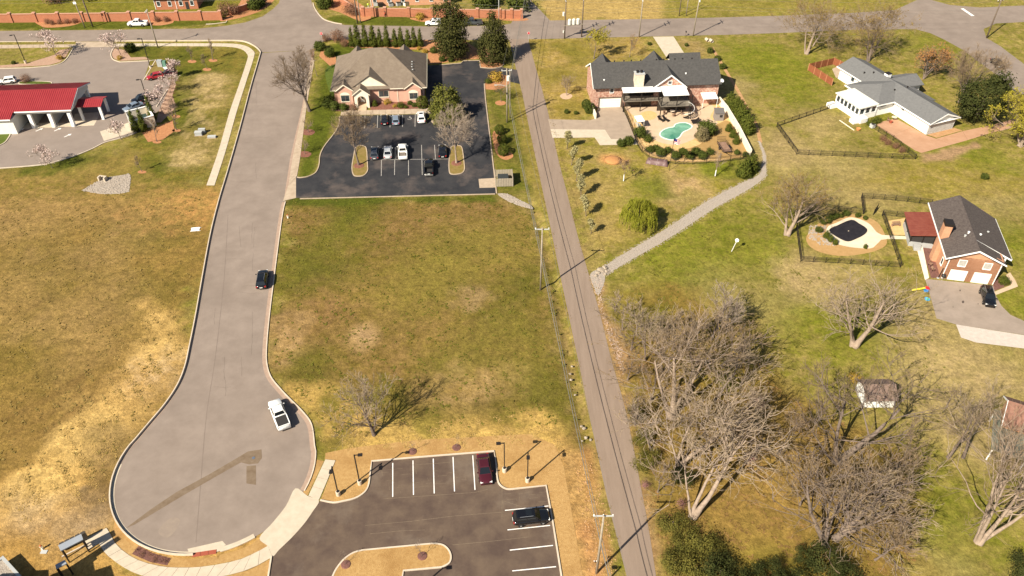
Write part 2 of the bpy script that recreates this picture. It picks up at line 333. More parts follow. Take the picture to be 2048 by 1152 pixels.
    # floor under the thicket
    poly([(1225,600),(1300,560),(1480,640),(1560,760),(1700,860),(1830,900),(1835,1300),(1320,1300),(1290,1000),(1250,800)], (.195,.122,.032), (.135,.092,.018), 6, .95)
    for x, y, r, k in [(1290,630,5,.8),(1600,1080,5,.7),(1540,1130,5,.8),(1430,720,6,.6)]: blob(x, y, r, (.12,.115,.012), (.16,.12,.018), k)
    for x, y, r, k in [(1560,950,10,.7),(1600,900,8,.6),(1500,1010,8,.7),(1620,1000,8,.6)]: blob(x, y, r, (.235,.145,.040), (.185,.12,.03), k)
    poly([(1180,548),(1200,560),(1215,640),(1240,700),(1262,860),(1300,1000),(1330,1152),(1300,1152),(1260,900),(1225,720)], (.33,.20,.10), (.26,.15,.06), 2, .85, .4)
    poly([(180,1095),(215,1110),(260,1142),(330,1162),(450,1156),(532,1118),(520,1300),(100,1300)], (.36,.215,.065), (.30,.175,.05), 1.5, .95, .3)
    poly([(224,1050),(258,1106),(330,1136),(440,1128),(545,1088),(522,1066),(430,1106),(330,1104),(250,1060)], (.36,.215,.068), (.31,.18,.055), .6, 1, .1)
    def stroke(px, wd, a, b, k):
        d = nline_d(X, Y, [(P(*p).x, P(*p).y) for p in px]) + .25*jit; mixz(np.clip(1.3 - d/wd, 0, 1)*k, a, b)
    for i in range(6): stroke([(452-i*9-6, 150),(428-i*10, 235),(398-i*11, 330)], .45, (.36,.26,.12), (.27,.195,.075), .55)
    for q in ([(20,870),(120,815),(200,760)], [(60,880),(150,815),(230,755)], [(40,905),(110,850),(190,800)], [(0,840),(90,800),(180,745)]): stroke(q, .5, (.135,.085,.025), (.17,.10,.03), .6)
    for q in ([(1095,985),(1120,1090),(1140,1240)], [(1110,960),(1138,1090),(1165,1240)], [(1170,900),(1195,1000),(1235,1180)], [(1160,930),(1180,1010),(1190,1100)]): stroke(q, .4, (.24,.125,.04), (.29,.15,.05), .6)
    # top strip
    poly([(-300,-120),(560,-120),(540,20),(450,50),(-300,62)], (.120,.115,.010), (.17,.14,.02), 4, .9)
    poly([(-300,44),(440,40),(470,48),(300,58),(-300,62)], (.062,.072,.006), (.085,.09,.010), 1.5, 1, .3)
    poly([(660,33),(860,33),(1000,45),(1000,52),(700,50),(650,38)], (.062,.072,.006), (.085,.09,.010), 1.5, 1, .3)
    poly([(1070,-40),(1330,-40),(1330,38),(1100,41)], (.37,.25,.085), (.31,.21,.07), 3, .9)
    poly([(1330,-100),(1800,-100),(1790,22),(1330,36)], (.165,.142,.020), (.22,.17,.04), 4, .8)
    # ditch beside the lane
    Z = np.zeros(X.shape)
    def ditch(px, depth, sig):
        d = nline_d(X, Y, [(P(*p).x, P(*p).y) for p in px]); Z[:] = Z - depth*np.exp(-(d/sig)**2)
    ditch([(1062,405),(1080,450),(1094,500),(1107,555),(1119,610),(1132,680),(1146,750),(1160,820),(1172,880)], .5, .75)
    fine = (X > -140) & (X < 145) & (Y > 46) & (Y < 245)
    Z -= np.where(fine, 0.012 + 0.012*np.sin(X*1.9 + 2*np.sin(Y*1.3)) * np.sin(Y*2.1), 0.02)
    me = bpy.data.meshes.new('ground'); me.vertices.add(nx*ny); me.vertices.foreach_set('co', np.stack([X, Y, Z], -1).ravel())
    i = (np.arange(ny-1)[:, None]*nx + np.arange(nx-1)[None]).ravel(); q = np.stack([i, i+1, i+1+nx, i+nx], -1)
    me.loops.add(q.size); me.loops.foreach_set('vertex_index', q.ravel()); me.polygons.add(len(q)); me.polygons.foreach_set('loop_start', np.arange(len(q))*4)
    me.polygons.foreach_set('loop_total', np.full(len(q), 4)); me.polygons.foreach_set('use_smooth', np.ones(len(q), bool)); me.update(calc_edges=True)
    for nm, arr in (('turf_a', ca), ('turf_b', cb)):
        at = me.color_attributes.new(nm, 'FLOAT_COLOR', 'POINT'); at.data.foreach_set('color', np.concatenate([arr, np.ones(X.shape+(1,))], -1).ravel())
    m = bpy.data.materials.new('turf'); m.use_nodes = True; t = m.node_tree; b = t.nodes['Principled BSDF']; b.inputs['Roughness'].default_value = 1; b.inputs['Specular IOR Level'].default_value = 0.1
    geo = t.nodes.new('ShaderNodeNewGeometry').outputs['Position']
    def nz(s, det, lo, hi, rough=.6):
        n = t.nodes.new('ShaderNodeTexNoise'); n.inputs['Scale'].default_value = s; n.inputs['Detail'].default_value = det; n.inputs['Roughness'].default_value = rough; t.links.new(geo, n.inputs['Vector'])
        r = t.nodes.new('ShaderNodeMapRange'); r.inputs['From Min'].default_value = lo; r.inputs['From Max'].default_value = hi; t.links.new(n.outputs['Fac'], r.inputs['Value']); return r.outputs['Result'], n.outputs['Fac']
    A = t.nodes.new('ShaderNodeVertexColor'); A.layer_name = 'turf_a'; B = t.nodes.new('ShaderNodeVertexColor'); B.layer_name = 'turf_b'
    x1 = t.nodes.new('ShaderNodeMix'); x1.data_type = 'RGBA'; t.links.new(nz(.42, 9, .40, .60, .75)[0], x1.inputs['Factor']); t.links.new(A.outputs[0], x1.inputs['A']); t.links.new(B.outputs[0], x1.inputs['B'])
    # dry blades and dark tussocks
    def scale(col, f, lo, hi):
        mr = t.nodes.new('ShaderNodeMapRange'); mr.inputs['To Min'].default_value = lo; mr.inputs['To Max'].default_value = hi; t.links.new(f, mr.inputs['Value'])
        v = t.nodes.new('ShaderNodeVectorMath'); v.operation = 'SCALE'; t.links.new(col, v.inputs[0]); t.links.new(mr.outputs['Result'], v.inputs['Scale']); return v.outputs[0]
    col = scale(x1.outputs['Result'], nz(1.9, 6, .3, .7, .75)[0], .58, 1.42)
    col = scale(col, nz(.7, 4, .32, .68, .6)[0], .78, 1.22)
    col = scale(col, nz(.11, 3, .3, .7)[0], .86, 1.14)
    tus = nz(2.3, 3, .60, .69, .5)[0]
    x2 = t.nodes.new('ShaderNodeMix'); x2.data_type = 'RGBA'; gate = t.nodes.new('ShaderNodeMath'); gate.operation = 'MULTIPLY'; t.links.new(tus, gate.inputs[0]); t.links.new(nz(.21, 3, .47, .60)[0], gate.inputs[1])
    gs = t.nodes.new('ShaderNodeMath'); gs.operation = 'MULTIPLY'; gs.inputs[1].default_value = .26; t.links.new(gate.outputs[0], gs.inputs[0])
    t.links.new(gs.outputs[0], x2.inputs['Factor']); t.links.new(col, x2.inputs['A']); x2.inputs['B'].default_value = (.055,.058,.008,1)
    t.links.new(x2.outputs['Result'], b.inputs['Base Color'])
    bp = t.nodes.new('ShaderNodeBump'); bp.inputs['Strength'].default_value = .9; bp.inputs['Distance'].default_value = .16; t.links.new(nz(3.2, 5, 0, 1, .7)[1], bp.inputs['Height']); t.links.new(bp.outputs['Normal'], b.inputs['Normal'])
    o = link('ground', me, m); o['kind'] = 'structure'
build_ground()

# ------------------------------------------------------------------ streets
Z1, Z2, Z3, Z4 = .008, .016, .024, .032
sheet('cross_street', [(-600,68),(0,62),(200,60),(400,57),(450,52),(490,45),(525,33),(546,18),(558,6),(568,-30),(580,-120),(640,-120),(625,-20),(622,0),(628,18),(645,37),(665,45),(690,50),(860,53),(1000,51),(1022,47),(1032,30),(1010,-30),(1040,-30),(1062,2),(1085,25),(1100,41),(1300,38),(1440,35),(1560,31.5),(1700,26),(1790,20),(1838,-2),(1850,-60),(1880,-60),(1863,0),(1900,10),(1960,15),(2048,11),(2600,-10),(2600,20),(2048,44),(1992,47),(1967,58),(1973,76),(2000,92),(2048,128),(2400,380),(2400,520),(2048,205),(2013,165),(1926,100),(1890,80),(1860,66),(1830,58),(1700,60),(1560,66),(1440,70),(1290,73),(1130,77),(1055,78.5),(1018,80),(950,80),(700,80),(655,80),(640,86),(625,100),(520,105),(508,92),(490,85),(470,82.5),(150,83),(0,84),(-600,90)], Z1, ASPH)
STL = smooth([(521,106),(514,130),(500,178),(479,258),(455,342),(437,402),(420,470),(405,550),(391,630),(379,690),(369,735),(354,772),(329,810),(297,848),(270,880)], 5)
cc, cr = Vector((-40.37, 67.88, 0)), 13.4
STR_ = smooth([(628,892),(622,850),(604,824),(580,800),(560,779),(541,755),(533,730),(532,700),(537,640),(548,550),(557,480),(565,425),(570,404)], 5)
def pang(p): d = P(*p) - cc; return math.atan2(d.y, d.x)
a0, a1 = pang((270,880)), pang((628,892)); a0 = a0 if a0 > 0 else a0 + 2*math.pi
if a1 < 0: a1 += 2*math.pi
arc = [cc + Vector((math.cos(a), math.sin(a), 0))*cr for a in np.linspace(a0, a1 + 2*math.pi, 48)]
streetw = W(STL) + arc[1:-1] + W(STR_) + W([(576,372),(585,318),(595,268),(606,222),(616,170),(622,130),(625,100)])
sheet('street', [(p.x, p.y) for p in streetw], Z1 + .004, ASPH, world=True)
lanel = smooth([(1018,78),(1035,150),(1045,190),(1055,240),(1070,310),(1085,380),(1100,450),(1118,540),(1137,630),(1158,730),(1185,860),(1215,1000),(1245,1120),(1262,1190),(1290,1320)], 3)
laner = smooth([(1056,78),(1070,130),(1090,200),(1104,260),(1117,320),(1135,390),(1155,470),(1177,547),(1199,624),(1224,724),(1246,800),(1264,880),(1281,970),(1296,1050),(1312,1152),(1335,1320)], 3)
sheet('lane', lanel + laner[::-1], Z1 + .006, ASPH_LANE)
# kerbs and gutters of the street
top_kerb = smooth([(228,83.5),(300,83),(400,82.8),(470,82.5),(492,85.5),(508,93),(517,100),(521,106)], 4)
leftk = W(top_kerb) + W(STL)[1:]
# stop the left kerb at the ramp with the red plates
arcL = [p for p in arc if True]
iramp = min(range(len(arc)), key=lambda i: (arc[i] - P(384,1114)).length); iram2 = min(range(len(arc)), key=lambda i: (arc[i] - P(432,1108)).length)
iap0 = min(range(len(arc)), key=lambda i: (arc[i] - P(519,1078)).length); iap1 = min(range(len(arc)), key=lambda i: (arc[i] - P(594,984)).length)
ribbon('street_kerb', leftk + arc[1:iramp+1], .16, Z1, KERB, h=.32, side=.085)
ribbon('gutter', leftk + arc[1:iramp+1], .42, Z2, GUTTER, side=.21+.17-.17+.0)
ribbon('street_kerb', arc[iram2:iap0+1], .17, Z1, KERB, h=.13, side=-.085)
ribbon('gutter', arc[iram2-3:iap0+1], .5, Z2, CONC, side=.3)
ribbon('street_kerb', arc[iap1:-1] + W(STR_), .17, Z1, KERB, h=.13, side=-.085)
ribbon('gutter', arc[iap1:-1] + W(STR_), .5, Z2, GUTTER, side=.3)
ribbon('street_kerb', W([(-600,90),(0,84),(150,83)]), .17, Z1, KERB, h=.13)
ribbon('gutter', arc[4:iramp+1], .55, Z3, CONC, side=.32)
ribbon('gutter', W([(572,392),(583,318),(594,268),(605,222),(615,170),(622,130),(627,100)]), .6, Z2, GUTTER, side=-.0)
# driveway apron into the dark lot and sidewalk beside it
sheet('driveway_apron', [(566,402),(592,396),(592,352),(576,372)], Z3, CONC_OLD)
# seams and tyre marks
ribbon('road_seam', W(smooth([(456,430),(448,560),(430,720),(413,830),(402,960),(398,1010),(392,1085)],3)), .10, Z2, SEAM_LT if False else M('faint_seam', (.158,.122,.10), (.185,.143,.117), .6, .9))
sheet('trench_patch', [(251,1057),(300,1020),(352,985),(420,948),(478,914),(496,903),(523,899),(524,916),(516,927),(498,929),(482,925),(455,940),(363,993),(310,1025),(268,1050)], Z2 + .006, PATCH)
sheet('trench_patch', [(493,932),(512,931),(512,970),(493,967)], Z2 + .006, PATCH)
tag(MB().lathe([(.22,0),(.22,.025),(.19,.03)], 14).build('manhole_cover', M('blue_steel', (.10,.12,.16), None, rough=.5)), 'small blue-grey manhole cover in the patched trench of the turning circle', 'manhole').location = P(507,916) + Vector((0,0,.024))
sheet('dust_stain', smooth([(330,1045),(345,1035),(360,1040),(352,1060),(335,1075),(318,1068),(320,1055)],4,True), Z2+.002, M('dust', (.255,.20,.155), (.22,.172,.138), 1.2, 1))
sheet('road_patch', [(375,1098),(445,1082),(452,1090),(440,1097),(378,1106)], Z3 + .002, CONC)
rp = thing('tactile_plates', 'brick-red tactile paving plates at the foot of the kerb ramp of the turning circle', 'tactile paving', P(409,1107) + Vector((0,0,.036)), R(10))
for k in range(3):
    m = MB().box(-1.42+k*.96, -.50+k*.96, -.30, .30, 0, .02)
    for a in range(6):
        for b_ in range(4): m.cbox((-1.35+k*.96+a*.155, -.22+b_*.147, .02), .05, .05, .012)
    m.build('plate', RUST, rp)

# ------------------------------------------------------------------ walks made of single slabs
def walk(name, left, right, step, z=.05, mat=CONC, n=None):
    """left/right: matching pixel polylines of the two edges"""
    l = W(smooth(left, 10)); r = W(smooth(right, 10)); o = MB().poly([Vector((p.x,p.y,.02)) for p in l] + [Vector((p.x,p.y,.02)) for p in r[::-1]]).build(name, M('joint_soil', (.16,.12,.09), None, rough=1)); o['kind'] = 'structure'
    c = [(a+b)/2 for a, b in zip(l, r)]; L = [0]
    for a, b in zip(c, c[1:]): L.append(L[-1] + (b-a).length)
    k = max(1, round(L[-1]/step)); cut = np.linspace(0, L[-1], k+1)
    at = lambda arr, s: next(arr[i] + (arr[i+1]-arr[i])*((s-L[i])/(L[i+1]-L[i]+1e-9)) for i in range(len(L)-1) if s <= L[i+1] + 1e-6)
    for s0, s1 in zip(cut, cut[1:]):
        s0 += .02; s1 -= .02
        dz = random.Random(int(s0*100)).uniform(-.006, .006)
        q = [Vector((p.x, p.y, .005)) for p in (at(l,s0), at(l,s1), at(r,s1), at(r,s0))]
        MB().prism(q, (0,0,z+dz)).build('slab', mat, o)
    return o
walk('sidewalk', [(197,1085),(209,1105),(230,1123),(253,1138),(283,1151),(330,1159),(390,1160),(444,1153),(500,1138),(545,1114)], [(221,1069),(233,1090),(257,1110),(283,1123),(317,1132),(350,1135.5),(403,1134),(471,1122),(510,1106),(536,1092)], 1.5)
walk('sidewalk', [(651,919),(634,955),(617,992)], [(671,921),(655,960),(638,1000)], 1.6)
walk('sidewalk', [(413,371),(436,305),(459,225),(478,170),(495,118),(494,108),(482,98),(455,93.5),(400,92.5),(310,92.3),(228,93)], [(429,371),(452,300),(473,225),(492,165),(508.5,112),(506,101),(490,91.5),(462,87.5),(400,87),(310,87),(228,87.8)], 1.5, mat=CONC)
walk('sidewalk', [(-60,98),(0,97),(80,95.5),(155,94.3)], [(-60,91),(0,90.2),(80,89.5),(155,89)], 1.6, mat=CONC_OLD)
sheet('driveway_apron', [(152,83.5),(226,83.5),(229,94),(150,95)], Z3, CONC_OLD)
walk('sidewalk', [(594,352),(600,318),(606,270),(612,222),(622,160),(629,120)], [(577,372),(585,318),(595,268),(605,222),(615,160),(624,120)], 1.5, z=.04, mat=CONC_OLD)
sheet('driveway_apron', smooth([(591,977),(615,992),(638,1001),(625,1024),(608,1048),(584,1075),(559,1099),(545,1113),(536,1093),(519,1076),(545,1046),(572,1012)],4,True), Z4 + .004, CONC)
sheet('concrete_pad', [(167,1081),(213,1056),(222,1070),(198,1087),(176,1100)], .05, CONC, thick=.04)

# ------------------------------------------------------------------ new car park at the bottom
lot_top = [(638,1004)] + smooth([(640,1002),(666,1007),(687,1004),(711,998),(729,987),(738,973),(741.5,952)],4) + [(744,924),(825,917),(988,904)] + smooth([(991,930),(993,957),(998.5,971),(1014,980),(1035,979)],4) + [(1091,972.5),(1104,1045),(1121,1152),(1135,1240)]
lot_left = smooth([(638,1004),(625,1024),(608,1048),(584,1075),(559,1099),(545,1112)],4)
CP = sheet('car_park', lot_top + [(520,1240)] + [(532,1190),(540,1115)] + lot_left[::-1], Z2, ASPH_NEW)
ribbon('car_park_kerb', W(lot_top[1:]), .2, Z1, KERB, h=.15, side=.10)
ribbon('car_park_kerb', W([(543,1113),(537,1152),(527,1240)]), .2, Z1, KERB, h=.15)
def stall(lot, a, b, wd=.13, z=Z3, mat=LINE): ribbon('stall_line', W([a, b]), wd, z, mat, lot)
for a, b in [((785.5,926),(785.5,994)),((826,921),(827,990)),((866.5,917.5),(868.5,987)),((906,914),(909,983)),((945.5,911),(950,980)),((1010,1021),(1097,1012)),((1015,1060),(1100,1051)),((1019.5,1100.5),(1106,1091)),((1024.5,1142),(1112,1133.5))]: stall(CP, a, b)
for q in ([(767,998),(880,990),(950,985),(975,979)], [(730,1051),(820,1043),(910,1032),(1008,1024)], [(905,1090),(980,1083),(1058,1074),(1058,1058)], [(1004,972),(1004,1038)], [(1007,1002),(1044,1014)], [(740,1068),(800,1062),(850,1060)], [(826,930),(900,925)]):
    ribbon('pavement_joint', W(q), .05, Z3, SEAM_LT, CP)
rj = random.Random(8)
for k in range(34):                                # chalky scrapes of the fresh paving
    x, y = rj.uniform(760, 940), rj.uniform(925, 985)
    if k > 22: x, y = rj.uniform(1005, 1080), rj.uniform(985, 1010)
    l = rj.uniform(8, 30); ribbon('scrape', W([(x, y), (x+l, y-l*.09)] if rj.random() < .7 else [(x, y), (x+1.5, y+l*.6)]), .035, Z3, SEAM_LT, CP)
isl = smooth([(652,1190),(666,1152),(676,1134),(692,1116),(715,1103.5),(754,1098.5),(812,1093),(860,1088.5),(875,1088.5),(888,1092),(898,1102),(902,1115),(898,1127),(884,1135)],4) + [(846,1138.5),(807,1142),(803,1165),(795,1190)]
sheet('planting_island', isl, .13, STRAW)
ribbon('island_kerb', W(isl), .2, Z1, KERB, h=.15, closed=True)
# straw mulched verges round the car park
sheet('straw_verge', [(651,906),(700,896),(830,880),(1060,868),(1110,890),(1128,935),(1150,1060),(1180,1240),(1133,1240),(1119,1152),(1092,971.5)] + smooth([(1092,971.5),(1035,978),(1014,979),(999.5,970),(994,956),(992,930)],4)[1:] + [(990,903),(825,916),(743,923)] + smooth([(743,923),(740.5,952),(737,973),(729,986),(711,997),(687,1003),(666,1006),(641,1001)],4)[1:] + [(672,920),(650,918.5)], .004, STRAW)
sheet('straw_verge', smooth([(536,1092),(519,1078),(500,1090),(470,1102),(440,1109.5)],3) + [(436,1118)] + smooth([(403,1133),(471,1121),(510,1105),(536,1092)],3), .006, STRAW)
sheet('straw_verge', smooth([(594,984),(612,956),(626,918)],4) + [(648,922),(632,955),(615,991)], .006, STRAW)
sheet('straw_verge', [(445,1154),(500,1140),(544,1116),(536,1152),(526,1240),(400,1240),(330,1162),(390,1161)], .006, STRAW)
sheet('straw_verge', smooth([(222,1071),(233,1089),(257,1109),(283,1122),(317,1131),(350,1134.5),(403,1133),(436,1118)],3) + smooth([(434,1113),(385,1117.5),(320,1109),(275,1089),(245,1064),(232,1042),(228,1050)],3), .005, STRAW)
sheet('mulch_bed', [(277,1092),(264,1108),(300,1124),(334,1131),(342,1117),(305,1106)], .03, MULCH_DK)

# ------------------------------------------------------------------ dark car park of the office
ML = sheet('car_park', [(592,396),(992,388),(981,290),(970,195),(969,169),(1004,160),(1040,168),(1034,140),(1002,134),(962,136),(959,121),(927,122),(922,126),(880,130),(852,131),(852,220),(872,235),(872,248),(862,228),(680,232),(677,252),(668,268),(648,294),(640,312),(638,330),(630,346),(614,353),(598,356),(592,352)], Z2, ASPH_DK)
ribbon('car_park_kerb', W([(594,355)] + smooth([(600,356),(616,353.5),(631,346),(638,331),(640,312),(648,294),(668,268),(677,252),(680,233)],4)), .2, Z1, CONC_OLD, h=.15)
ribbon('car_park_kerb', W([(990,388.5),(800,393),(600,398)]), .22, Z1, CONC_OLD, h=.12)
ribbon('car_park_kerb', W([(993,387),(983,300),(971,200),(968.5,168)]), .22, Z1, CONC_OLD, h=.13)
ribbon('car_park_kerb', W([(878,130.5),(922,126.5),(927,122),(959,121.2),(961,135.5)] + smooth([(961,135.5),(985,137),(1002,134),(1009,127)],3)), .2, Z1, CONC_OLD, h=.13)
for a, b in [((705.5,232),(703,252)),((730,231),(728.5,257)),((755.5,230.5),(754.5,256)),((780,230),(780,255)),((805,229.5),(805,254)),((830.5,228.5),(830,253.5)),((735,303),(736,318)),
             ((763,319),(762.5,352)),((789.5,319),(789,350)),((817,319),(817,351)),((843,290),(844.5,350)),((869,290),(871,318)),((790.5,295),(790.5,318))]: stall(ML, a, b, .12, Z3, LINE_OLD)
stall(ML, (736,320),(897,318),.12,Z3,LINE_OLD)
m = MB()                                            # wheelchair symbol painted on the bay
for k in range(9):
    t0, t1 = [R(200 + 280*(k+i)/9) for i in (0,1)]
    m.poly([(.38*math.cos(t0),.38*math.sin(t0),0),(.38*math.cos(t1),.38*math.sin(t1),0),(.52*math.cos(t1),.52*math.sin(t1),0),(.52*math.cos(t0),.52*math.sin(t0),0)])
m.box(-.06,.06,.15,.75,0,.004); m.box(-.12,.12,.85,1.05,0,.004); m.box(-.06,.35,.15,.28,0,.004)
m.build('wheelchair_symbol', LINE_OLD, ML).location = P(819,237) + Vector((0,0,Z3))
for rg, mg in (([(707,350),(704,335),(708,310),(711,297),(718,292),(728,293),(733,300),(735,330),(735,342),(728,351),(716,353)], P(718,332)), ([(899,345),(898,325),(901,300),(905,293),(917,292),(924,297),(928,325),(929,338),(925,346),(914,349),(905,349)], P(913,327))):
    pts = smooth(rg, 4, True); sheet('planting_island', pts, .12, M('island_turf', (.15,.115,.022), (.22,.145,.05), 1.2, 1, .5, 8)); ribbon('island_kerb', W(pts), .2, Z1, CONC_OLD, h=.14, closed=True)
    MB().lathe([(1.1,0),(1.0,.05),(.3,.09)], 16).build('mulch_ring', MULCH).location = mg + Vector((0,0,.12)); bpy.context.scene.collection.objects[-1]['kind'] = 'structure'
walk('sidewalk', [(681,231),(740,229.5),(800,228.5),(862,227)], [(683,222),(740,221),(800,219.5),(858,217.5)], 1.5, z=.12, mat=CONC_OLD)
sheet('kerb_ramp', [(856,217),(870,216),(876,236),(880,250),(868,250),(862,244),(866,236),(863,228)], .10, CONC_OLD)
sheet('mulch_bed', [(868,226),(880,214),(915,214),(905,244),(880,251),(876,236)], .08, MULCH)
sheet('mulch_bed', [(741,221),(741,205),(852,200),(862,216),(800,219)], .05, MULCH)
sheet('mulch_bed', [(664,222),(660,196),(710,205),(712,222),(683,223)], .05, MULCH_DK)
sheet('concrete_pad', [(957,358),(991,356),(993,375),(959,376)], Z3, CONC_OLD)
sheet('mulch_bed', [(672,113),(645,95),(638,112),(660,132),(672,128)], .02, MULCH_OR)
sheet('mulch_bed', [(690,80),(860,80),(930,82),(958,100),(958,118),(927,119),(880,127),(856,128),(856,100),(700,95)], .02, MULCH_OR)
sheet('mulch_bed', smooth([(961,134),(962,120),(985,112),(1008,118),(1008,127),(1000,133),(980,136)],4,True), .03, MULCH_OR)
sheet('mulch_bed', smooth([(970,178),(972,165),(990,150),(1015,152),(1020,165),(1000,178)],4,True), .02, MULCH_OR)
sheet('mulch_bed', smooth([(988,262),(985,275),(990,300),(998,314),(1012,320),(1026,314),(1022,305),(1003,298),(1008,275),(1000,262)],4,True), .02, MULCH_OR)
for x, y in ((610,308),(617,264)): sheet('mulch_ring', smooth([(x-13,y),(x-8,y-5),(x+6,y-5),(x+13,y),(x+6,y+6),(x-8,y+6)],4,True), .02, MULCH)
sheet('green_lawn', smooth([(664,196),(650,150),(658,130),(672,130),(668,180)],3,True), .006, LAWN)

# ------------------------------------------------------------------ car wash yard
CW = sheet('car_park', [(-300,140),(0,137),(60,135.5),(100,132)] + smooth([(100,132),(122,126),(135,115),(146,97),(150,94)],4)[1:] + [(229,93.5)] + smooth([(229,94),(222,108),(226,119),(240,124.5)],4)[1:] + [(300,121.5),(287,161),(334,154),(345,170),(318,222),(300,232),(284,262)] + smooth([(280,264),(245,276),(210,285),(185,298),(150,312),(100,326),(60,332),(0,336)],4) + [(-300,350)], Z2, ASPH_CW)
ribbon('car_park_kerb', W([(-300,140.5),(0,137.5),(60,136),(100,132.5)] + smooth([(100,132.5),(122,127),(135,116),(146,98),(150,95)],4)[1:]), .22, Z1, KERB, h=.14)
ribbon('car_park_kerb', W(smooth([(229,94),(222,108),(226,119),(240,124.5)],4) + [(300,122),(312,120),(287,161),(300,158.5)]), .22, Z1, KERB, h=.14)
ribbon('car_park_kerb', W([(334,181),(313,214)]), .22, Z1, KERB, h=.14)
ribbon('car_park_kerb', W(smooth([(268,268),(245,276),(210,285.5),(185,298),(150,312),(100,327),(60,332.5),(0,337)],4) + [(-300,351)]), .22, Z1, KERB, h=.14)
sheet('mulch_bed', [(-60,133),(0,131),(55,126.5),(108,110),(120,100),(141,97),(132,113),(120,124),(98,130.5),(0,136)], .03, MULCH_PALE)
sheet('mulch_bed', smooth([(228,97),(224,108),(228,117),(242,122)],4) + [(300,119),(290,114),(262,115),(250,100)], .03, MULCH_PALE)
sheet('turf_island', [(311,121),(289,159),(312,156),(330,140)], .1, M('island_turf', (.16,.13,.025), (.22,.16,.05), 1.2, 1))
sheet('mulch_bed', [(345,150),(352,170),(345,190),(352,215),(322,245),(312,245),(318,222),(336,182)], .02, MULCH_PALE)
sheet('mulch_bed', [(284,265),(320,250),(345,240),(350,262),(325,280),(296,284)], .02, MULCH_OR)
sheet('concrete_pad', [(28,259),(188,251),(202,224),(150,228),(145,246),(40,246)], Z3, CONC)
sheet('concrete_pad', [(200,263),(255,246),(262,243),(274,262),(208,282)], Z3, CONC)
for x, y in ((41,260),(79,259.5),(116,259),(136,271)):         # painted arrows
    a = MB(); a.prism([(-.12,-.9,0),(.12,-.9,0),(.12,.2,0),(.45,.2,0),(0,.9,0),(-.45,.2,0),(-.12,.2,0)], (0,0,.004)); o = a.build('painted_arrow', LINE, CW); o.location = P(x, y) + Vector((0,0,Z4)); o.rotation_euler.z = R(-35)
pts = smooth([(38,166),(50,163),(95,164),(104,167),(95,169),(45,169)],4,True); sheet('planting_island', pts, .12, LAWN); ribbon('island_kerb', W(pts), .2, Z1, KERB, h=.14, closed=True)
sheet('rock_apron', [(163,381),(180,372),(208,356),(258,348),(262,354),(258,384),(230,388),(200,388)], .03, GRAVEL)
pts = [(0,258),(10,262),(25,266),(12,282),(0,292)]; sheet('turf_island', [(-60,262)] + pts + [(-60,300)], .1, LAWN); ribbon('island_kerb', W(smooth([(22,262),(18,275),(0,291),(-60,305)],4)), .2, Z1, KERB, h=.14)

# ------------------------------------------------------------------ ranch house grounds
sheet('driveway', [(1096,238.5),(1180,240.5),(1188,238),(1197,212),(1243,211),(1258,245),(1272,278),(1222,279),(1210,260),(1101,259)], Z2, M('drive_asphalt', (.28,.215,.16), (.33,.255,.19), .6, .9))
sheet('driveway', [(1101,258.5),(1210,259.5),(1222,278.5),(1272,277.5),(1277,289),(1200,290.5),(1189,275),(1105,276)], Z3, CONC)
sheet('driveway', [(1306,73.5),(1347,73),(1377,120),(1337,121)], Z3, CONC)
sheet('patio', [(1247,212),(1400,200),(1440,196),(1448,216),(1500,312),(1440,322),(1380,325),(1340,322),(1300,312),(1282,298),(1268,268)], .010, SAND)
sheet('patio', smooth([(1250,214),(1300,208),(1400,206),(1428,214),(1420,236),(1436,246),(1412,262),(1396,274),(1375,284),(1352,290),(1320,285),(1300,272),(1285,250),(1276,238)],4,True), .020, PATIO)
sheet('gravel_bed', smooth([(1282,226),(1300,222),(1314,228),(1308,238),(1292,241),(1284,236)],4,True), .028, SAND)
sheet('turf_patch', smooth([(1398,290),(1420,262),(1440,246),(1462,246),(1497,308),(1440,318),(1370,318),(1345,305)],4,True), .026, M('dry_turf', (.28,.165,.055), (.33,.21,.08), 1, 1, .5, 8))
pool_px = smooth([(1319.5,268),(1326,260.5),(1338,255.5),(1347,254),(1351,248.5),(1363,245.5),(1376,247),(1384,252.5),(1380,258),(1366,265),(1359,274.5),(1348,280),(1334,278.5),(1323,274)],5,True)
ribbon('pool_coping', W(pool_px), .26, .022, M('pool_coping', (.72,.70,.64), None, rough=.6), h=.05, closed=True)
sheet('pool_water', pool_px, .035, WATER)
gv = smooth([(1195,541),(1250,506),(1330,459),(1415,402),(1488,364),(1518,349),(1524,330),(1526,312),(1516,282)],4); gv2 = smooth([(1207,553),(1262,520),(1342,474),(1430,416),(1500,377),(1530,352),(1532,332),(1531,310),(1520,282)],4)
sheet('gravel_strip', gv + gv2[::-1], .018, GRAVEL)
ribbon('dirt_channel', W(smooth([(1521,285),(1512,250),(1497,222),(1478,185),(1458,152),(1440,122),(1424,95)],4)), .8, .008, DIRT)
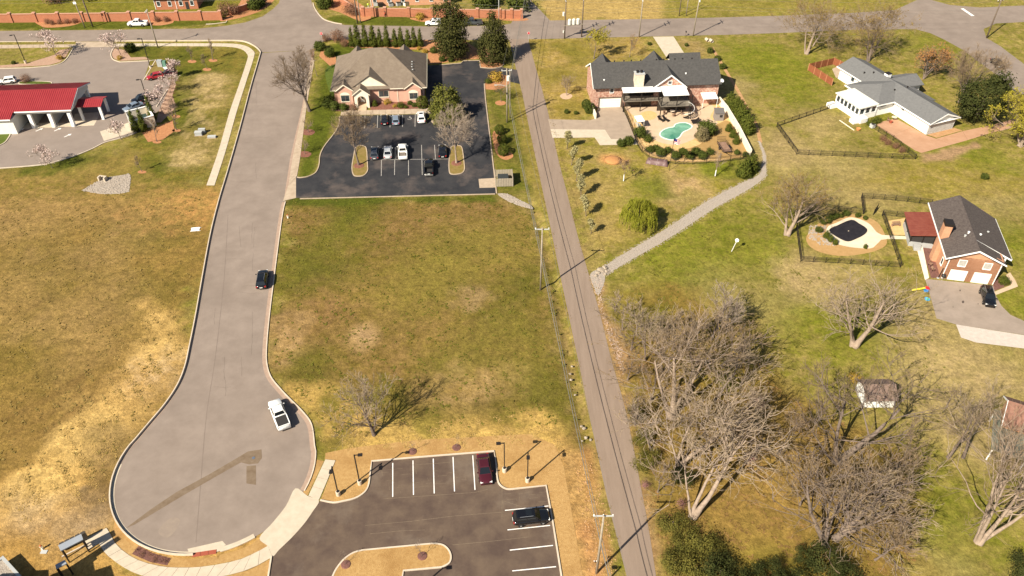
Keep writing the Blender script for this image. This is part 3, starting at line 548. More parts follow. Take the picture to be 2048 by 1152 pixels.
# white house driveway, brick house driveway
sheet('driveway', [(1752,250),(1765,243),(1792,237.5),(1853,271),(1872,277.5),(1925,262.5),(1985,250),(2048,232),(2200,190),(2200,206),(2048,250),(1975,268),(1930,282),(1843,306),(1830,301)], Z3, TANCONC)
for a, b in (((1872,277),(1905,290)),((1792,268),(1835,250)),((1925,262),(1935,280))): ribbon('slab_joint', W([a,b]), .06, Z4, M('joint', (.25,.14,.08), None, rough=1))
sheet('planting_bed', [(1853,269),(1902,254),(1925,261),(1873,276)], .03, DIRT)
sheet('driveway', [(1850,558),(1986,571),(1992,592),(2003,612),(2021,630),(2048,642),(2300,700),(2300,740),(2048,670),(1912,649),(1873,637),(1864,604)], Z3, M('drive_grey', (.24,.19,.15), (.29,.23,.185), .5, .9))
sheet('driveway', [(1912,649),(2048,670.5),(2300,741),(2300,790),(2048,697),(1952,685),(1922,675)], Z2, M('pale_gravel', (.42,.36,.31), (.50,.43,.37), 1.5, 1, .4))
for x, y, r in ((1926,604,.35),(1920,581,.22),(1956,608,.15),(1906,614,.13)): sheet('oil_stain', [(x+math.cos(a)*r*9*(.8), y+math.sin(a)*r*9*.9) for a in np.linspace(0, 6, 9)], Z4, M('oil', (.08,.06,.05), None, rough=.6))
sheet('planting_bed', smooth([(1660,432),(1628,455),(1612,478),(1630,500),(1680,512),(1740,505),(1772,490),(1770,470),(1755,445),(1725,432),(1695,428)],4,True), .012, M('bed_sand', (.40,.24,.10), (.33,.20,.075), 1.2, 1, .5, 9))
sheet('pool_deck', smooth([(1652,462),(1657,452),(1672,446),(1698,435),(1721,439),(1740,449),(1753,464),(1764,470)],4) + [(1835,474),(1836,479),(1775,478)] + smooth([(1762,480),(1752,490),(1744,496),(1727,497),(1693,493),(1670,486),(1656,473)],4), .022, M('pale_deck', (.62,.53,.40), (.54,.45,.33), .8, .8))
sheet('sand_bed', [(1776,442),(1812,436),(1822,470),(1786,470)], .015, SAND)
sheet('garden_path', [(1829,480),(1842,478),(1858,556),(1850,560)], .05, CREAM, thick=.04)
sheet('garden_path', [(1992,590),(2036,573),(2030,560),(2020,545),(2012,550),(2022,570),(1988,584)], .03, PATIO)
sheet('planting_bed', [(1843,492),(1868,496),(1884,556),(1862,556)], .014, MULCH_DK)
sheet('planting_bed', smooth([(1987,582),(1990,562),(2010,556),(2020,566)],3,True), .014, MULCH_DK)
# entrance beds at the top
sheet('mulch_bed', smooth([(440,42),(470,38),(500,30),(525,20),(545,4),(560,-20),(500,-20),(470,20)],3,True), .015, MULCH_OR)
sheet('mulch_bed', smooth([(640,10),(680,25),(720,42),(742,36),(730,15),(690,-10),(640,-20)],3,True), .015, MULCH_OR)
for q in ([(82,52),(90,55),(110,55),(140,52),(160,46),(158,42),(75,43)], [(300,49),(320,51),(345,46),(342,40),(300,41)], [(820,36),(835,42),(860,44),(870,36)], [(1000,40),(1045,42),(1055,37),(1000,34)]): sheet('mulch_bed', smooth(q, 3, True), .015, MULCH_OR)
ribbon('street_kerb', W(smooth([(626,6),(630,18),(645,37),(665,45),(684,48.5)],4)), .25, Z1, KERB, h=.14); ribbon('street_kerb', W([(412,49),(430,48),(452,45),(454,42)]), .25, Z1, KERB, h=.14)
sheet('rock_apron', smooth([(995,388),(1015,388),(1035,398),(1060,410),(1065,418),(1040,412),(1015,402)],4,True), .02, GRAVEL)
sheet('rock_apron', smooth([(1180,550),(1195,540),(1210,552),(1205,575),(1196,590),(1188,575)],4,True), .02, GRAVEL)
ribbon('road_marking', W([(1924,17),(1946,32)]), .9, Z3, LINE)

# ================================================================== BUILDINGS
GLASS = M('window_glass', (.018,.022,.026), (.05,.06,.065), .8, 0.06, spec=0.6)
ROOF_TAN = M('tan_shingle', (.150,.115,.085), (.185,.145,.108), 1.5, .95, .5, 14, c3=(.135,.102,.076), s3=.5)
ROOF_DK = M('charcoal_shingle', (.050,.047,.045), (.072,.068,.064), 2.2, .95, .5, 14)
ROOF_GREY = M('grey_shingle', (.118,.116,.114), (.145,.142,.138), 2.0, .95, .4, 14)
ROOF_BRN = M('brown_shingle', (.060,.046,.042), (.105,.085,.074), 3.0, .95, .5, 14)
ROOF_RED = M('red_metal_roof', (.27,.028,.033), (.31,.038,.042), .4, .45)
ROOF_RUST = M('rust_metal_roof', (.16,.040,.028), (.20,.06,.04), 1.2, .6)
BR_PINK = brick_mat('pink_brick', (.48,.26,.19), (.54,.31,.23), (.50,.36,.28))
BR_RANCH = M('tumbled_brick', (.30,.14,.10), (.50,.34,.26), 2.2, .95, .2, 8, thr=(.42,.6))
BR_RED = brick_mat('orange_brick', (.42,.19,.10), (.50,.26,.15), (.48,.33,.23))
BR_WALL = brick_mat('red_brick', (.33,.11,.055), (.39,.15,.075), (.36,.22,.15))
STONE = M('pale_stone', (.50,.40,.30), (.60,.52,.42), 2.5, .9, .3, 6)
DOORW = M('white_door', (.76,.73,.66), (.70,.67,.6), .5, .5)
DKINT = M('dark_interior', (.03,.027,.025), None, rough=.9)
GREYW = M('grey_siding', (.30,.30,.29), (.35,.35,.34), 1, .8)
FACE = {'S': 0, 'W': -90, 'N': 180, 'E': 90}
def window(par, x, y, z, wd, h, face='S', nx=1, ny=2, fm=WHITE, arch=False, pane=GLASS, name='window'):
    t = .09; m = MB(); m.box(-wd/2-t, -wd/2, -.07, .05, -t, h+t); m.box(wd/2, wd/2+t, -.07, .05, -t, h+t); m.box(-wd/2, wd/2, -.07, .05, h, h+t); m.box(-wd/2-.04, wd/2+.04, -.13, .05, -t-.03, 0)
    if arch: m.prism([(wd/2*1.18*math.cos(a), -.07, h + .02 + wd*.36*math.sin(a)) for a in np.linspace(0, math.pi, 10)], (0,.11,0))
    o = m.build(name, fm, par); o.location = (x, y, z); o.rotation_euler.z = R(FACE[face] if isinstance(face, str) else face)
    for i in range(nx):
        for j in range(ny):
            MB().box(-wd/2+(i+.03)*wd/nx, -wd/2+(i+.97)*wd/nx, -.035, .02, (j+.025)*h/ny, (j+.975)*h/ny).build('pane', pane, o)
    return o
def slab_roof(m, a, b, c, d, th=.16):               # a,b eave ; c,d ridge (a-b-c-d loop)
    m.prism([Vector(q) - Vector((0,0,th)) for q in (a,b,c,d)], (0,0,th))
def gable_x(m, x0, x1, y0, y1, ze, zr, yr=None, th=.16):
    yr = (y0+y1)/2 if yr is None else yr
    slab_roof(m, (x0,y0,ze),(x1,y0,ze),(x1,yr,zr),(x0,yr,zr), th); slab_roof(m, (x1,y1,ze),(x0,y1,ze),(x0,yr,zr),(x1,yr,zr), th)
def gable_y(m, x0, x1, y0, y1, ze, zr, xr=None, th=.16):
    xr = (x0+x1)/2 if xr is None else xr
    slab_roof(m, (x0,y0,ze),(x0,y1,ze),(xr,y1,zr),(xr,y0,zr), th); slab_roof(m, (x1,y1,ze),(x1,y0,ze),(xr,y0,zr),(xr,y1,zr), th)
def hip(m, x0, x1, y0, y1, ze, zr, rx0, rx1, ry0, ry1, th=.16):
    A, B, C_, D = (x0,y0,ze),(x1,y0,ze),(x1,y1,ze),(x0,y1,ze); p, q = (rx0,ry0,zr),(rx1,ry1,zr)
    for f in ((A,B,q,p),(B,C_,q),(C_,D,p,q),(D,A,p)): m.prism([Vector(v)-Vector((0,0,th)) for v in f], (0,0,th))
def gwall(m, x0, x1, y, ze, zr, th=.25, z0=0, xr=None):     # gable end wall facing -y
    xr = (x0+x1)/2 if xr is None else xr
    m.prism([(x0,y,z0),(x1,y,z0),(x1,y,ze),(xr,y,zr),(x0,y,ze)], (0,th,0))
def rake(m, x0, x1, y, ze, zr, xr=None, wd=.22, th=.06):    # white barge boards along a gable facing -y
    xr = (x0+x1)/2 if xr is None else xr
    m.prism([(x0,y,ze),(xr,y,zr),(xr,y,zr-wd*1.2),(x0,y,ze-wd)], (0,-th,0)); m.prism([(xr,y,zr),(x1,y,ze),(x1,y,ze-wd),(xr,y,zr-wd*1.2)], (0,-th,0))
def vents(par, pts, mat=None):
    for x, y, z in pts: MB().lathe([(.13,0),(.13,.28),(.2,.3),(.2,.4),(.05,.44)], 8).build('roof_vent', mat or BLACKM, par).location = (x, y, z - .1)
def downspout(par, x, y, z, mat=WHITE): MB().box(x-.06, x+.06, y-.1, y-.005, .1, z).build('downspout', mat, par)

# ---- pink brick office
OF = thing('office_building', 'pink brick office with tan hip roof, front gables and arched porch', 'building', (-31.4, 180.4, 0), R(4.4))
m = MB().box(-10.3, 10.3, -8.4, 8.4, 0, 3.75); m.box(-9.5, -6.1, -9.2, -8.4, 0, 3.75); m.box(6.2, 9.6, -9.2, -8.4, 0, 3.75)
gwall(m, -9.5, -6.1, -9.2, 3.75, 5.2, 1.2, 3.7); gwall(m, 6.2, 9.6, -9.2, 3.75, 5.2, 1.2, 3.7); m.build('wall', BR_PINK, OF)
m = MB(); hip(m, -11, 11, -9.1, 9.1, 3.9, 9.7, -1.9, 1.9, 0.2, 0.2); rf = m.build('roof', ROOF_TAN, OF)
m = MB(); gable_y(m, -6.6, 2.8, -8.7, 2, 3.95, 7.1); gable_y(m, -9.9, -5.7, -9.5, -5, 3.85, 5.45); gable_y(m, 5.8, 10.0, -9.5, -5, 3.85, 5.45); gable_y(m, -6.0, -1.9, -11.0, -6, 3.45, 5.1)
gable_y(m, -8.4, -3.2, 3, 9.5, 3.9, 6.3); gable_y(m, 3.0, 8.2, 3, 9.5, 3.9, 6.3); m.build('gable_roof', ROOF_TAN, OF)
m = MB(); gwall(m, -6.0, 2.2, -8.45, 4.0, 6.7, .2, 3.9, -1.9); m.build('gable_panel', CREAM, OF)
for ra in ((-9.9,-5.7,-9.5,3.83,5.4),(5.8,10,-9.5,3.83,5.4),(-6,-1.9,-11.0,3.43,5.06)): m = MB(); rake(m, *ra); m.build('barge_board', CREAM, OF)
m = MB()
for x0, x1 in ((-5.6,-6.0),(2.6,5.8)): pass
for fb in ((2.6,5.7,-9.16,-9.04),(10.02,11.05,-9.16,-9.04),(-11.05,-9.92,-9.16,-9.04),(11.06,11.12,-9.0,9.1)): MB().box(*fb,3.68,3.86).build('fascia', CREAM, OF)
pm = MB(); pm.box(-5.6,-4.95,-10.7,-8.4,0,2.0); pm.box(-2.95,-2.3,-10.7,-8.4,0,2.0)
arcp = [(-3.95 + 1.0*math.cos(a), -10.7, 2.0 + 1.0*math.sin(a)) for a in np.linspace(math.pi, 0, 9)]
pm.prism([(-5.6,-10.7,2.0)] + arcp + [(-2.3,-10.7,2.0),(-2.3,-10.7,3.4),(-3.95,-10.7,4.85),(-5.6,-10.7,3.4)], (0,.4,0)); pm.build('porch', CREAM, OF)
for k in range(3): MB().box(-4.9, -3.0, -11.3-.35*k, -10.9-.35*k if k else -8.4, 0, .42-.14*k).build('step', PATIO, OF)
dr = MB().box(-4.45, -3.45, -8.5, -8.42, .4, 2.5).build('door', DOORW, OF); MB().box(-4.2,-3.7,-8.53,-8.49,1.2,2.2).build('door_glass', GLASS, dr)
for x in (-7.8, 7.9): window(OF, x, -9.2, 1.1, 1.9, 1.5, 'S', 2, 2, CREAM, True)
window(OF, 1.0, -8.4, 1.5, 2.2, 1.5, 'S', 2, 1, CREAM); window(OF, 10.3, -3, 1.2, 1.4, 1.5, 'E', 1, 2, CREAM); window(OF, -10.3, -2, 1.2, 1.4, 1.5, 'W', 1, 2, CREAM)
downspout(OF, 4.2, -8.4, 3.7, CREAM); downspout(OF, 10.1, -8.4, 3.7, CREAM)
vents(OF, [(5.6,-.5,6.8),(7.7,0,5.8),(7.7,-1.4,5.8),(7.7,-2.7,5.8),(7.9,-4.0,5.7)], GALV)

# ---- ranch house with pool
RH = thing('brick_ranch_house', 'long tumbled brick house with charcoal roof, stone chimney and white deck canopies', 'house', (18.5, 169.5, 0), R(4.6))
m = MB().box(.2, 29.2, 0, 9.8, 0, 5.3); m.prism([(.2,0,5.3),(.2,9.8,5.3),(.2,4.9,8.55)], (.3,0,0)); m.prism([(28.9,0,5.3),(28.9,9.8,5.3),(28.9,4.9,8.55)], (.3,0,0)); gwall(m, 14.0, 20.8, -1.0, 5.3, 7.7, 1.0, 2.7); m.build('wall', BR_RANCH, RH)
m = MB(); gable_x(m, -.15, 29.5, -.95, 10.75, 5.35, 8.85); gable_y(m, 13.3, 21.3, -1.5, 5, 5.2, 8.35); m.build('roof', ROOF_DK, RH)
m = MB(); gable_y(m, .8, 6.6, 5, 11.2, 5.3, 8.2); m.build('gable_roof', ROOF_DK, RH); m = MB(); gable_y(m, 12.8, 19.2, 5, 11.4, 5.3, 8.35); m.build('gable_roof', ROOF_DK, RH); m = MB(); gable_x(m, 19.5, 27, 8, 13, 5.5, 7.9); m.build('gable_roof', ROOF_DK, RH)
m = MB(); rake(m, 13.3, 21.3, -1.5, 5.15, 8.27, wd=.3); m.build('barge_board', WHITE, RH); m = MB(); m.prism([(-.15,-.95,5.3),(-.15,4.9,8.8),(-.15,4.9,8.45),(-.15,-.95,5.02)], (-.06,0,0)); m.prism([(-.15,10.75,5.3),(-.15,4.9,8.8),(-.15,4.9,8.45),(-.15,10.75,5.02)], (-.06,0,0)); m.build('barge_board', WHITE, RH)
window(RH, 17.3, -1.0, 5.8, .8, .7, 'S', 1, 1)
ch = MB().box(9.2, 11.3, -.9, .7, 5.0, 8.3).build('chimney', STONE, RH); MB().box(9.1,11.4,-1.0,.8,8.3,8.45).build('chimney_cap', GALV, ch)
for x in (9.8, 10.7): MB().lathe([(.3,0),(.3,.35),(.4,.4),(.4,.45)],10).build('flue', BLACKM, ch).location = (x, -.1, 8.45)
gd = MB().box(1.7, 6.6, -.06, .1, .02, 2.3)
gdo = gd.build('garage_door', DOORW, RH)
for z in (.6, 1.15, 1.7): MB().box(1.75, 6.55, -.075, -.05, z, z+.03).build('panel_groove', CREAM, gdo)
m = MB(); m.box(1.4,1.7,-.1,.1,0,2.4); m.box(6.6,6.9,-.1,.1,0,2.4); m.box(1.4,6.9,-.1,.1,2.3,2.6); m.build('garage_frame', WOODP_DK, RH)
window(RH, 4.3, 0, 3.7, .8, 1.0, 'S', 1, 2)
vents(RH, [(x, 5.4, 8.6) for x in (3.8,5.5,7.7,9.4,11.6,15.3,17.0,19.6,21.4,23.6)]); vents(RH, [(2.5,.8,6.3),(21.5,1.6,6.8)], WHITE)
ds = MB().lathe([(.0,.0),(.25,.03),(.42,.10),(.45,.14)], 12); ds.tube([(0,0,0),(0,0,-.8)], .04); dso = ds.build('satellite_dish', WHITE, RH); dso.location = (29.3,-1.0,6.1); dso.rotation_euler = (R(35),R(20),0)
m = MB(); m.box(6.7, 14.6, -2.6, -.02, 2.55, 2.7); m.box(14.6, 21.7, -5.6, -.02, 2.55, 2.7)
dk = m.build('deck', M('deck_boards', (.17,.145,.115), (.22,.19,.15), 2, .9), RH)
for x, y in ((6.8,-2.5),(10.7,-2.5),(14.7,-5.5),(21.6,-5.5),(18.2,-5.5),(14.7,-2.5)): MB().box(x-.09,x+.09,y-.09,y+.09,0,5.05).build('deck_post', BLACKM, RH)
m = MB()
def rail(m, a, b, z=2.7, h=1.0, n=None):
    a, b = Vector(a), Vector(b); L = (b-a).length; d = (b-a)/L
    for zz in (z+.1, z+h): m.tube([(a.x,a.y,zz),(b.x,b.y,zz)], .035, 4)
    k = int(L/.14)
    for i in range(k+1): p = a + d*(L*i/k); m.tube([(p.x,p.y,z+.05),(p.x,p.y,z+h)], .035 if i % 10 == 0 else .012, 4, False)
for a, b in (((6.75,-.1),(6.75,-2.55)),((6.75,-2.55),(14.65,-2.55)),((14.65,-2.55),(14.65,-5.55)),((14.65,-5.55),(20.2,-5.55)),((21.65,-5.55),(21.65,-.1))): rail(m, a, b)
m.build('deck_railing', BLACKM, RH)
for x0,x1,y0,y1,za,zb in ((6.3,15.0,-3.1,-.1,5.05,5.28),(15.15,20.9,-5.1,-.1,4.95,5.32)):
    c = MB(); c.prism([(x0,y0,za),(x1,y0,za),(x1,y1,zb),(x0,y1,zb)], (0,0,.12)); c.build('canopy', WHITE, RH)
aw = MB(); aw.prism([(25.1,-2.7,2.5),(28.6,-2.7,2.5),(28.6,-.02,2.75),(25.1,-.02,2.75)], (0,0,.09)); awo = aw.build('awning', WHITE, RH)
for x in (25.2,28.5): MB().tube([(x,-2.6,0),(x,-2.6,2.52)], .05).build('awning_post', WHITE, awo)
for x0,x1,y,z0,z1 in ((7.0,14.4,-.03,2.75,4.9),(15.0,20.7,-1.05,2.75,4.9),(7.6,13.8,-.03,.05,2.45),(14.7,21.3,-2.6,.05,2.5)): MB().box(x0,x1,y-.05,y,z0,z1).build('glass_and_shade', M('glass_and_shade', (.02,.018,.016), (.05,.04,.03), 1.2, .3), RH)  # dark panels: glass doors and screens, plus shade under canopies put in as colour
sw = thing('deck_stairs', 'black stairs winding down from the deck beside the pool patio', 'stairs', RH.matrix_basis @ Vector((20.9,-6.6,0)) if False else (18.5+20.9*math.cos(R(4.6))+6.6*math.sin(R(4.6)), 169.5+20.9*math.sin(R(4.6))-6.6*math.cos(R(4.6)), 0), R(4.6))
MB().tube([(0,0,0),(0,0,3.6)], .08).build('pole', BLACKM, sw)
for k in range(12):
    a = R(95 - k*24); b_ = a - R(24); MB().prism([(0,0,2.6-k*.21),(1.15*math.cos(a),1.15*math.sin(a),2.6-k*.21),(1.15*math.cos(b_),1.15*math.sin(b_),2.6-k*.21)], (0,0,.05)).build('tread', BLACKM, sw)
MB().tube([(1.15*math.cos(R(95-k*24)),1.15*math.sin(R(95-k*24)),3.5-k*.21) for k in range(13)], .035, 5).build('handrail', WHITE, sw)
# retaining walls of the ranch
def wallrun(name, label, pts, h, th, mat, cat='wall', cap=None):
    o = thing(name, label, cat, pts[0]); q = [p - pts[0] for p in pts]
    m = MB(); a, b_ = offs(q, th/2), offs(q, -th/2)
    for i in range(len(q)-1):
        m.prism([b_[i],b_[i+1],a[i+1],a[i]], (0,0,h))
    m.build('masonry', mat, o)
    if cap:
        m = MB(); a, b_ = offs(q, th/2+.06), offs(q, -th/2-.06)
        for i in range(len(q)-1): m.prism([p + Vector((0,0,h)) for p in (b_[i],b_[i+1],a[i+1],a[i])], (0,0,.09))
        m.build('coping', cap, o)
    return o
wallrun('retaining_wall', 'long cream garden wall on the right side of the turquoise pool yard', W([(1437,207),(1452,225),(1476,265),(1500,313)]), 1.7, .3, CREAM)
wallrun('retaining_wall', 'short cream wing wall beside the garage door of the ranch house', W([(1184,216),(1187,228),(1191,238)]), 1.3, .3, CREAM)

# ---- white house
WH = thing('white_house', 'white painted house with grey cross-gabled roof and glazed sunroom', 'house', (86.58, 166.5, 0), R(22))
WPB = M('white_painted_brick', (.74,.72,.68), (.80,.78,.74), 1.2, .7)
m = MB().box(.6, 8.0, -10.3, 19.3, 0, 2.95); m.box(-4.2, .6, .8, 10.6, 0, 2.95); m.box(8.0, 12.0, 4.9, 10.1, 0, 2.9)
gwall(m, .6, 8.0, -10.3, 2.95, 4.45, .25); gwall(m, .6, 8.0, 19.05, 2.95, 4.45, .25); m.build('wall', WPB, WH)
m = MB(); gable_y(m, 0, 8.6, -10.85, 19.95, 3.0, 4.75); m.build('roof', ROOF_GREY, WH)
m = MB(); hip(m, -4.75, 4.3, .2, 11.2, 3.0, 4.85, .7, 4.3, 5.7, 5.7); slab_roof(m, (12.6,4.4,2.95),(12.6,10.6,2.95),(8.4,10.6,3.3),(8.4,4.4,3.3)); gable_x(m, 4.3, 12.6, 4.4, 10.6, 3.0, 4.4); slab_roof(m, (8.2,-2.4,3.2),(9.6,-2.4,2.85),(9.6,4.4,2.85),(8.2,4.4,3.2)); m.build('side_roof', ROOF_GREY, WH)
m = MB(); m.box(-.08,.06,-10.85,.2,2.78,3.03); m.box(-4.85,-4.7,.2,11.2,2.78,3.03); m.box(-4.75,-.08,.10,.22,2.78,3.03); m.box(-.06,.06,11.2,19.95,2.78,3.03); rake(m, 0, 8.6, -10.86, 3.0, 4.72, wd=.28); m.box(-.0,8.6,-10.84,-10.3,2.74,2.80); m.build('fascia', WHITE, WH)
m = MB(); m.box(-9.3,-4.2,.6,8.2,0,1.25); m.box(-9.3,-4.2,.6,8.2,2.75,3.05)
for x, y in [(-9.3+i*0,.6+i*1.27) for i in range(7)]: m.box(-9.3,-9.1,y-.12,y+.12,1.25,2.75)
for x in (-9.3,-7.7,-6.0,-4.4): m.box(x,x+.25,.6,.8,1.25,2.75)
m.build('sunroom_wall', WPB, WH); MB().box(-9.05,-4.25,.85,8.1,.1,2.74).build('sunroom_interior', DKINT, WH)
for i in range(6): window(WH, -9.22, .6+.635+i*1.27, 1.35, .92, 1.3, 'W', 2, 1, WHITE)
for x in (-8.35, -6.75, -5.1): window(WH, x, .68, 1.35, 1.1, 1.3, 'S', 2, 1, WHITE)
m = MB(); m.prism([(-9.7,.2,3.06),(-4.3,.2,3.2),(-4.3,8.6,3.2),(-9.7,8.6,3.06)], (0,0,.12)); m.build('sunroom_roof', M('white_roof', (.66,.64,.56), (.58,.57,.49), .9, .7), WH)
m = MB().box(-9.6,-7.6,-.9,.55,0,1.1); m.box(-11.2,-9.35,7.2,8.8,0,.9); m.build('porch_block', WPB, WH)
for k in range(3): MB().box(-11.2+k*.02,-9.4,-.6+k*.5,-.1+k*.5,.0,.9-.25*(2-k)).build('step', WPB, WH)
window(WH, .6, 14.5, 1.5, .9, 1.1, 'W', 1, 2, GREYW); window(WH, .6, -2.2, 2.1, .7, .5, 'W', 1, 1, GREYW); window(WH, -2.4, .8, 2.2, 1.6, .5, 'S', 2, 1, GREYW); window(WH, 5.2, -10.3, 2.3, .8, .5, 'S', 1, 1, GREYW); window(WH, -4.2, 9.7, 2.2, .8, .5, 'W', 1, 1, GREYW)
cu = MB().box(4.4, 5.6, 8.2, 9.3, 4.3, 5.25).build('chimney', WHITE, WH); MB().box(4.32,5.68,8.12,9.38,5.25,5.33).build('chimney_cap', BLACKM, cu)
vents(WH, [(2.0,13.0,3.95),(3.3,11.5,4.4),(2.3,3.2,4.0),(5.6,2.8,4.3)])

# ---- brick house with dark roof, right
BH = thing('brick_house', 'orange brick house with dark brown roof and two white garage doors', 'house', (75.23, 107.78, 0), R(-12))
m = MB().box(-.9, 7.6, 0, 15.4, 0, 5.0); gwall(m, -.9, 7.6, 0, 5.0, 6.95, .25, xr=2.9); gwall(m, -.9, 7.6, 15.15, 5.0, 6.95, .25, xr=2.9); m.build('wall', BR_RED, BH)
m = MB(); slab_roof(m, (-1.75,-.75,4.9),(-1.75,16.1,4.9),(2.9,16.1,7.2),(2.9,-.75,7.2)); slab_roof(m, (2.9,-.75,7.2),(2.9,2.4,7.2),(7.9,2.4,4.75),(7.9,-.75,4.75)); slab_roof(m, (2.9,2.4,7.22),(2.9,16.1,7.22),(9.7,14.6,4.05),(9.7,2.4,4.05)); m.build('roof', ROOF_BRN, BH)
m = MB(); rake(m, -1.75, 7.9, -.76, 4.88, 7.15, xr=2.9, wd=.25); m.prism([(2.9,2.36,7.2),(9.7,2.36,4.0),(9.7,2.36,3.72),(2.9,2.36,6.9)], (0,-.06,0)); m.box(-1.84,-1.72,-.75,16.1,4.72,4.92); m.box(9.66,9.76,2.4,14.6,3.85,4.05); m.build('barge_board', WHITE, BH)
for x0 in (.1, 3.9):
    g = MB().box(x0, x0+2.75, -.06, .05, .02, 2.2).build('garage_door', DOORW, BH)
    for z in (.55,1.1,1.65): MB().box(x0+.05, x0+2.7, -.075, -.05, z, z+.03).build('panel_groove', CREAM, g)
for x in (1.4, 5.4): window(BH, x, 0, 3.15, 1.15, 1.2, 'S', 1, 2, WHITE, pane=M('curtained_glass', (.40,.38,.34), (.30,.29,.27), 2, .2))
window(BH, -.9, 2.2, 1.4, .8, 1.3, 'W', 1, 2); window(BH, -.9, 13.4, 3.2, 1.0, 1.2, 'W', 1, 2); window(BH, -.9, 10.4, 3.2, 1.0, 1.2, 'W', 1, 2)
ch = MB().box(-1.75,-.5,4.7,6.2,0,7.7).build('chimney', BR_RED, BH); MB().box(-1.85,-.4,4.6,6.3,7.7,8.2).build('chimney_cap', BLACKM, ch)
downspout(BH, -.8, 0, 4.8); downspout(BH, 7.45, 0, 4.7)
for x in (8.8,): 
    for y in (2.7, 8.0, 14.0): MB().box(x-.12,x+.12,y-.12,y+.12,0,4.3).build('porch_post', WHITE, BH)
vents(BH, [(2.2,4.6,6.9),(4.3,4.9,6.5)], WHITE); vents(BH, [(1.6,3.9,6.6),(6.4,7.5,5.5)], GALV)
m = MB().box(-5.0,-.92,8.6,15.0,0,.95); m.build('porch_wall', GREYW, BH); MB().box(-4.9,-.95,8.75,14.9,.95,2.65).build('screen', DKINT, BH)
for x, y in ((-4.95,8.65),(-2.9,8.65),(-4.95,11.7),(-4.95,14.9),(-1.0,8.65)): MB().box(x-.07,x+.07,y-.07,y+.07,.95,2.7).build('porch_post', BLACKM, BH)
m = MB(); m.prism([(-5.4,8.1,2.55),(-.92,8.1,3.15),(-.92,15.6,3.15),(-5.4,15.6,2.55)], (0,0,.1)); pr = m.build('porch_roof', ROOF_RUST, BH)
m = MB()
for k in range(13): y = 8.2+k*.6; m.prism([(-5.4,y,2.66),(-.92,y,3.26),(-.92,y+.05,3.26),(-5.4,y+.05,2.66)], (0,0,.05))
m.build('roof_rib', ROOF_RUST, pr)
for k in range(4): MB().box(-4.2,-3.0,8.5-.3*(k+1),8.5-.3*k,0,.8-.2*k).build('step', GREYW, BH)

# ---- brick house cut by the right edge
EH = thing('brick_house', 'brick house with reddish brown roof and grey-green porch roof cut by the right edge', 'house', P(2000,824), R(-27))
m = MB().box(0, 9, -5, 0, 0, 2.75); m.prism([(0,-5,2.75),(0,0,2.75),(0,-2.3,4.4)], (.25,0,0)); m.build('wall', BR_RED, EH)
m = MB(); gable_x(m, -.45, 10, -5.5, .6, 2.7, 4.6, -2.3); m.build('roof', M('red_brown_shingle', (.19,.095,.065), (.23,.12,.085), 2, .95), EH)
for yy in (-5.5, .6): m = MB(); m.prism([(-.45,yy,2.7),(-.45,-2.3,4.6),(-.45,-2.3,4.3),(-.45,yy,2.45)], (-.06,0,0)); m.build('barge_board', WHITE, EH)
MB().box(-1.5, 3, -10.4, -5.6, 2.2, 2.38).build('porch_roof', M('verdigris_roof', (.15,.15,.105), (.20,.19,.14), 1.5, .8), EH); MB().box(-1.5, -.55, -5.6, -2.4, 2.2, 2.38).build('porch_roof', MATS['verdigris_roof'], EH)
for x, y in ((-1.3,-10.2),(2.8,-10.2),(-1.3,-2.6)): MB().box(x-.08,x+.08,y-.08,y+.08,0,2.2).build('porch_post', WHITE, EH)
window(EH, 0, -2.3, 2.6, .8, .8, 'W', 1, 1)

# ---- car wash
CWB = thing('car_wash', 'white car wash with red ribbed metal roof and three open bays', 'car wash', (-97.2, 166.9, 0), R(4.5))
m = MB(); gable_x(m, -48, 0, -6.65, 6.65, 4.45, 6.35, th=.14); slab_roof(m, (-48,-8.9,3.8),(-12.3,-8.9,3.8),(-12.3,-6.65,4.44),(-48,-6.65,4.44), .14); rf = m.build('roof', ROOF_RED, CWB)
m = MB()
for k in range(107):
    x = -47.8 + k*.45
    y0, z0 = (-8.9, 3.82) if x < -12.3 else (-6.65, 4.47)
    m.prism([(x,y0,z0),(x+.06,y0,z0),(x+.06,0,6.37),(x,0,6.37)], (0,0,.06)); m.prism([(x,6.65,4.47),(x+.06,6.65,4.47),(x+.06,0,6.37),(x,0,6.37)], (0,0,.06))
o = m.build('roof_rib', ROOF_RED, rf); o['kind'] = 'stuff'
m = MB(); m.box(-12.0,0.05,-6.75,-6.66,4.2,4.46); m.box(-48,-12.3,-9.0,-8.91,3.55,3.82); m.prism([(0,-6.65,4.4),(0,0,6.33),(0,0,6.1),(0,-6.65,4.15)], (.07,0,0)); m.prism([(0,6.65,4.4),(0,0,6.33),(0,0,6.1),(0,6.65,4.15)], (.07,0,0)); m.build('gutter', WHITE, CWB)
m = MB(); m.box(-46,-12.2,-8.4,6.2,0,3.6); m.box(-12.2,-.6,-5.9,6.2,3.4,4.3); m.prism([(-.9,-6,4.2),(-.9,6,4.2),(-.9,0,5.95)], (.3,0,0)); m.build('wall', M('carwash_white', (.66,.64,.56), (.72,.70,.62), .6, .8), CWB)
for x in (-9.6, -5.3, -1.1):
    for y in (-5.75, 5.75): MB().box(x-.35,x+.35,y-.35,y+.35,0,3.4).build('column', WHITE, CWB)
for x in (-9.6, -5.3): MB().box(x-.1,x+.1,-5.4,5.4,0,3.4).build('bay_wall', GREYW, CWB)
for x in (-9.1,-8.5,-4.8,-4.2,-.6): MB().tube([(x,-6.6,0),(x,-6.6,.9),(x+.35,-6.6,.9),(x+.35,-6.6,0)], .05, 5).build('bay_guard', M('grey_steel', (.25,.25,.24), None, rough=.5), CWB)
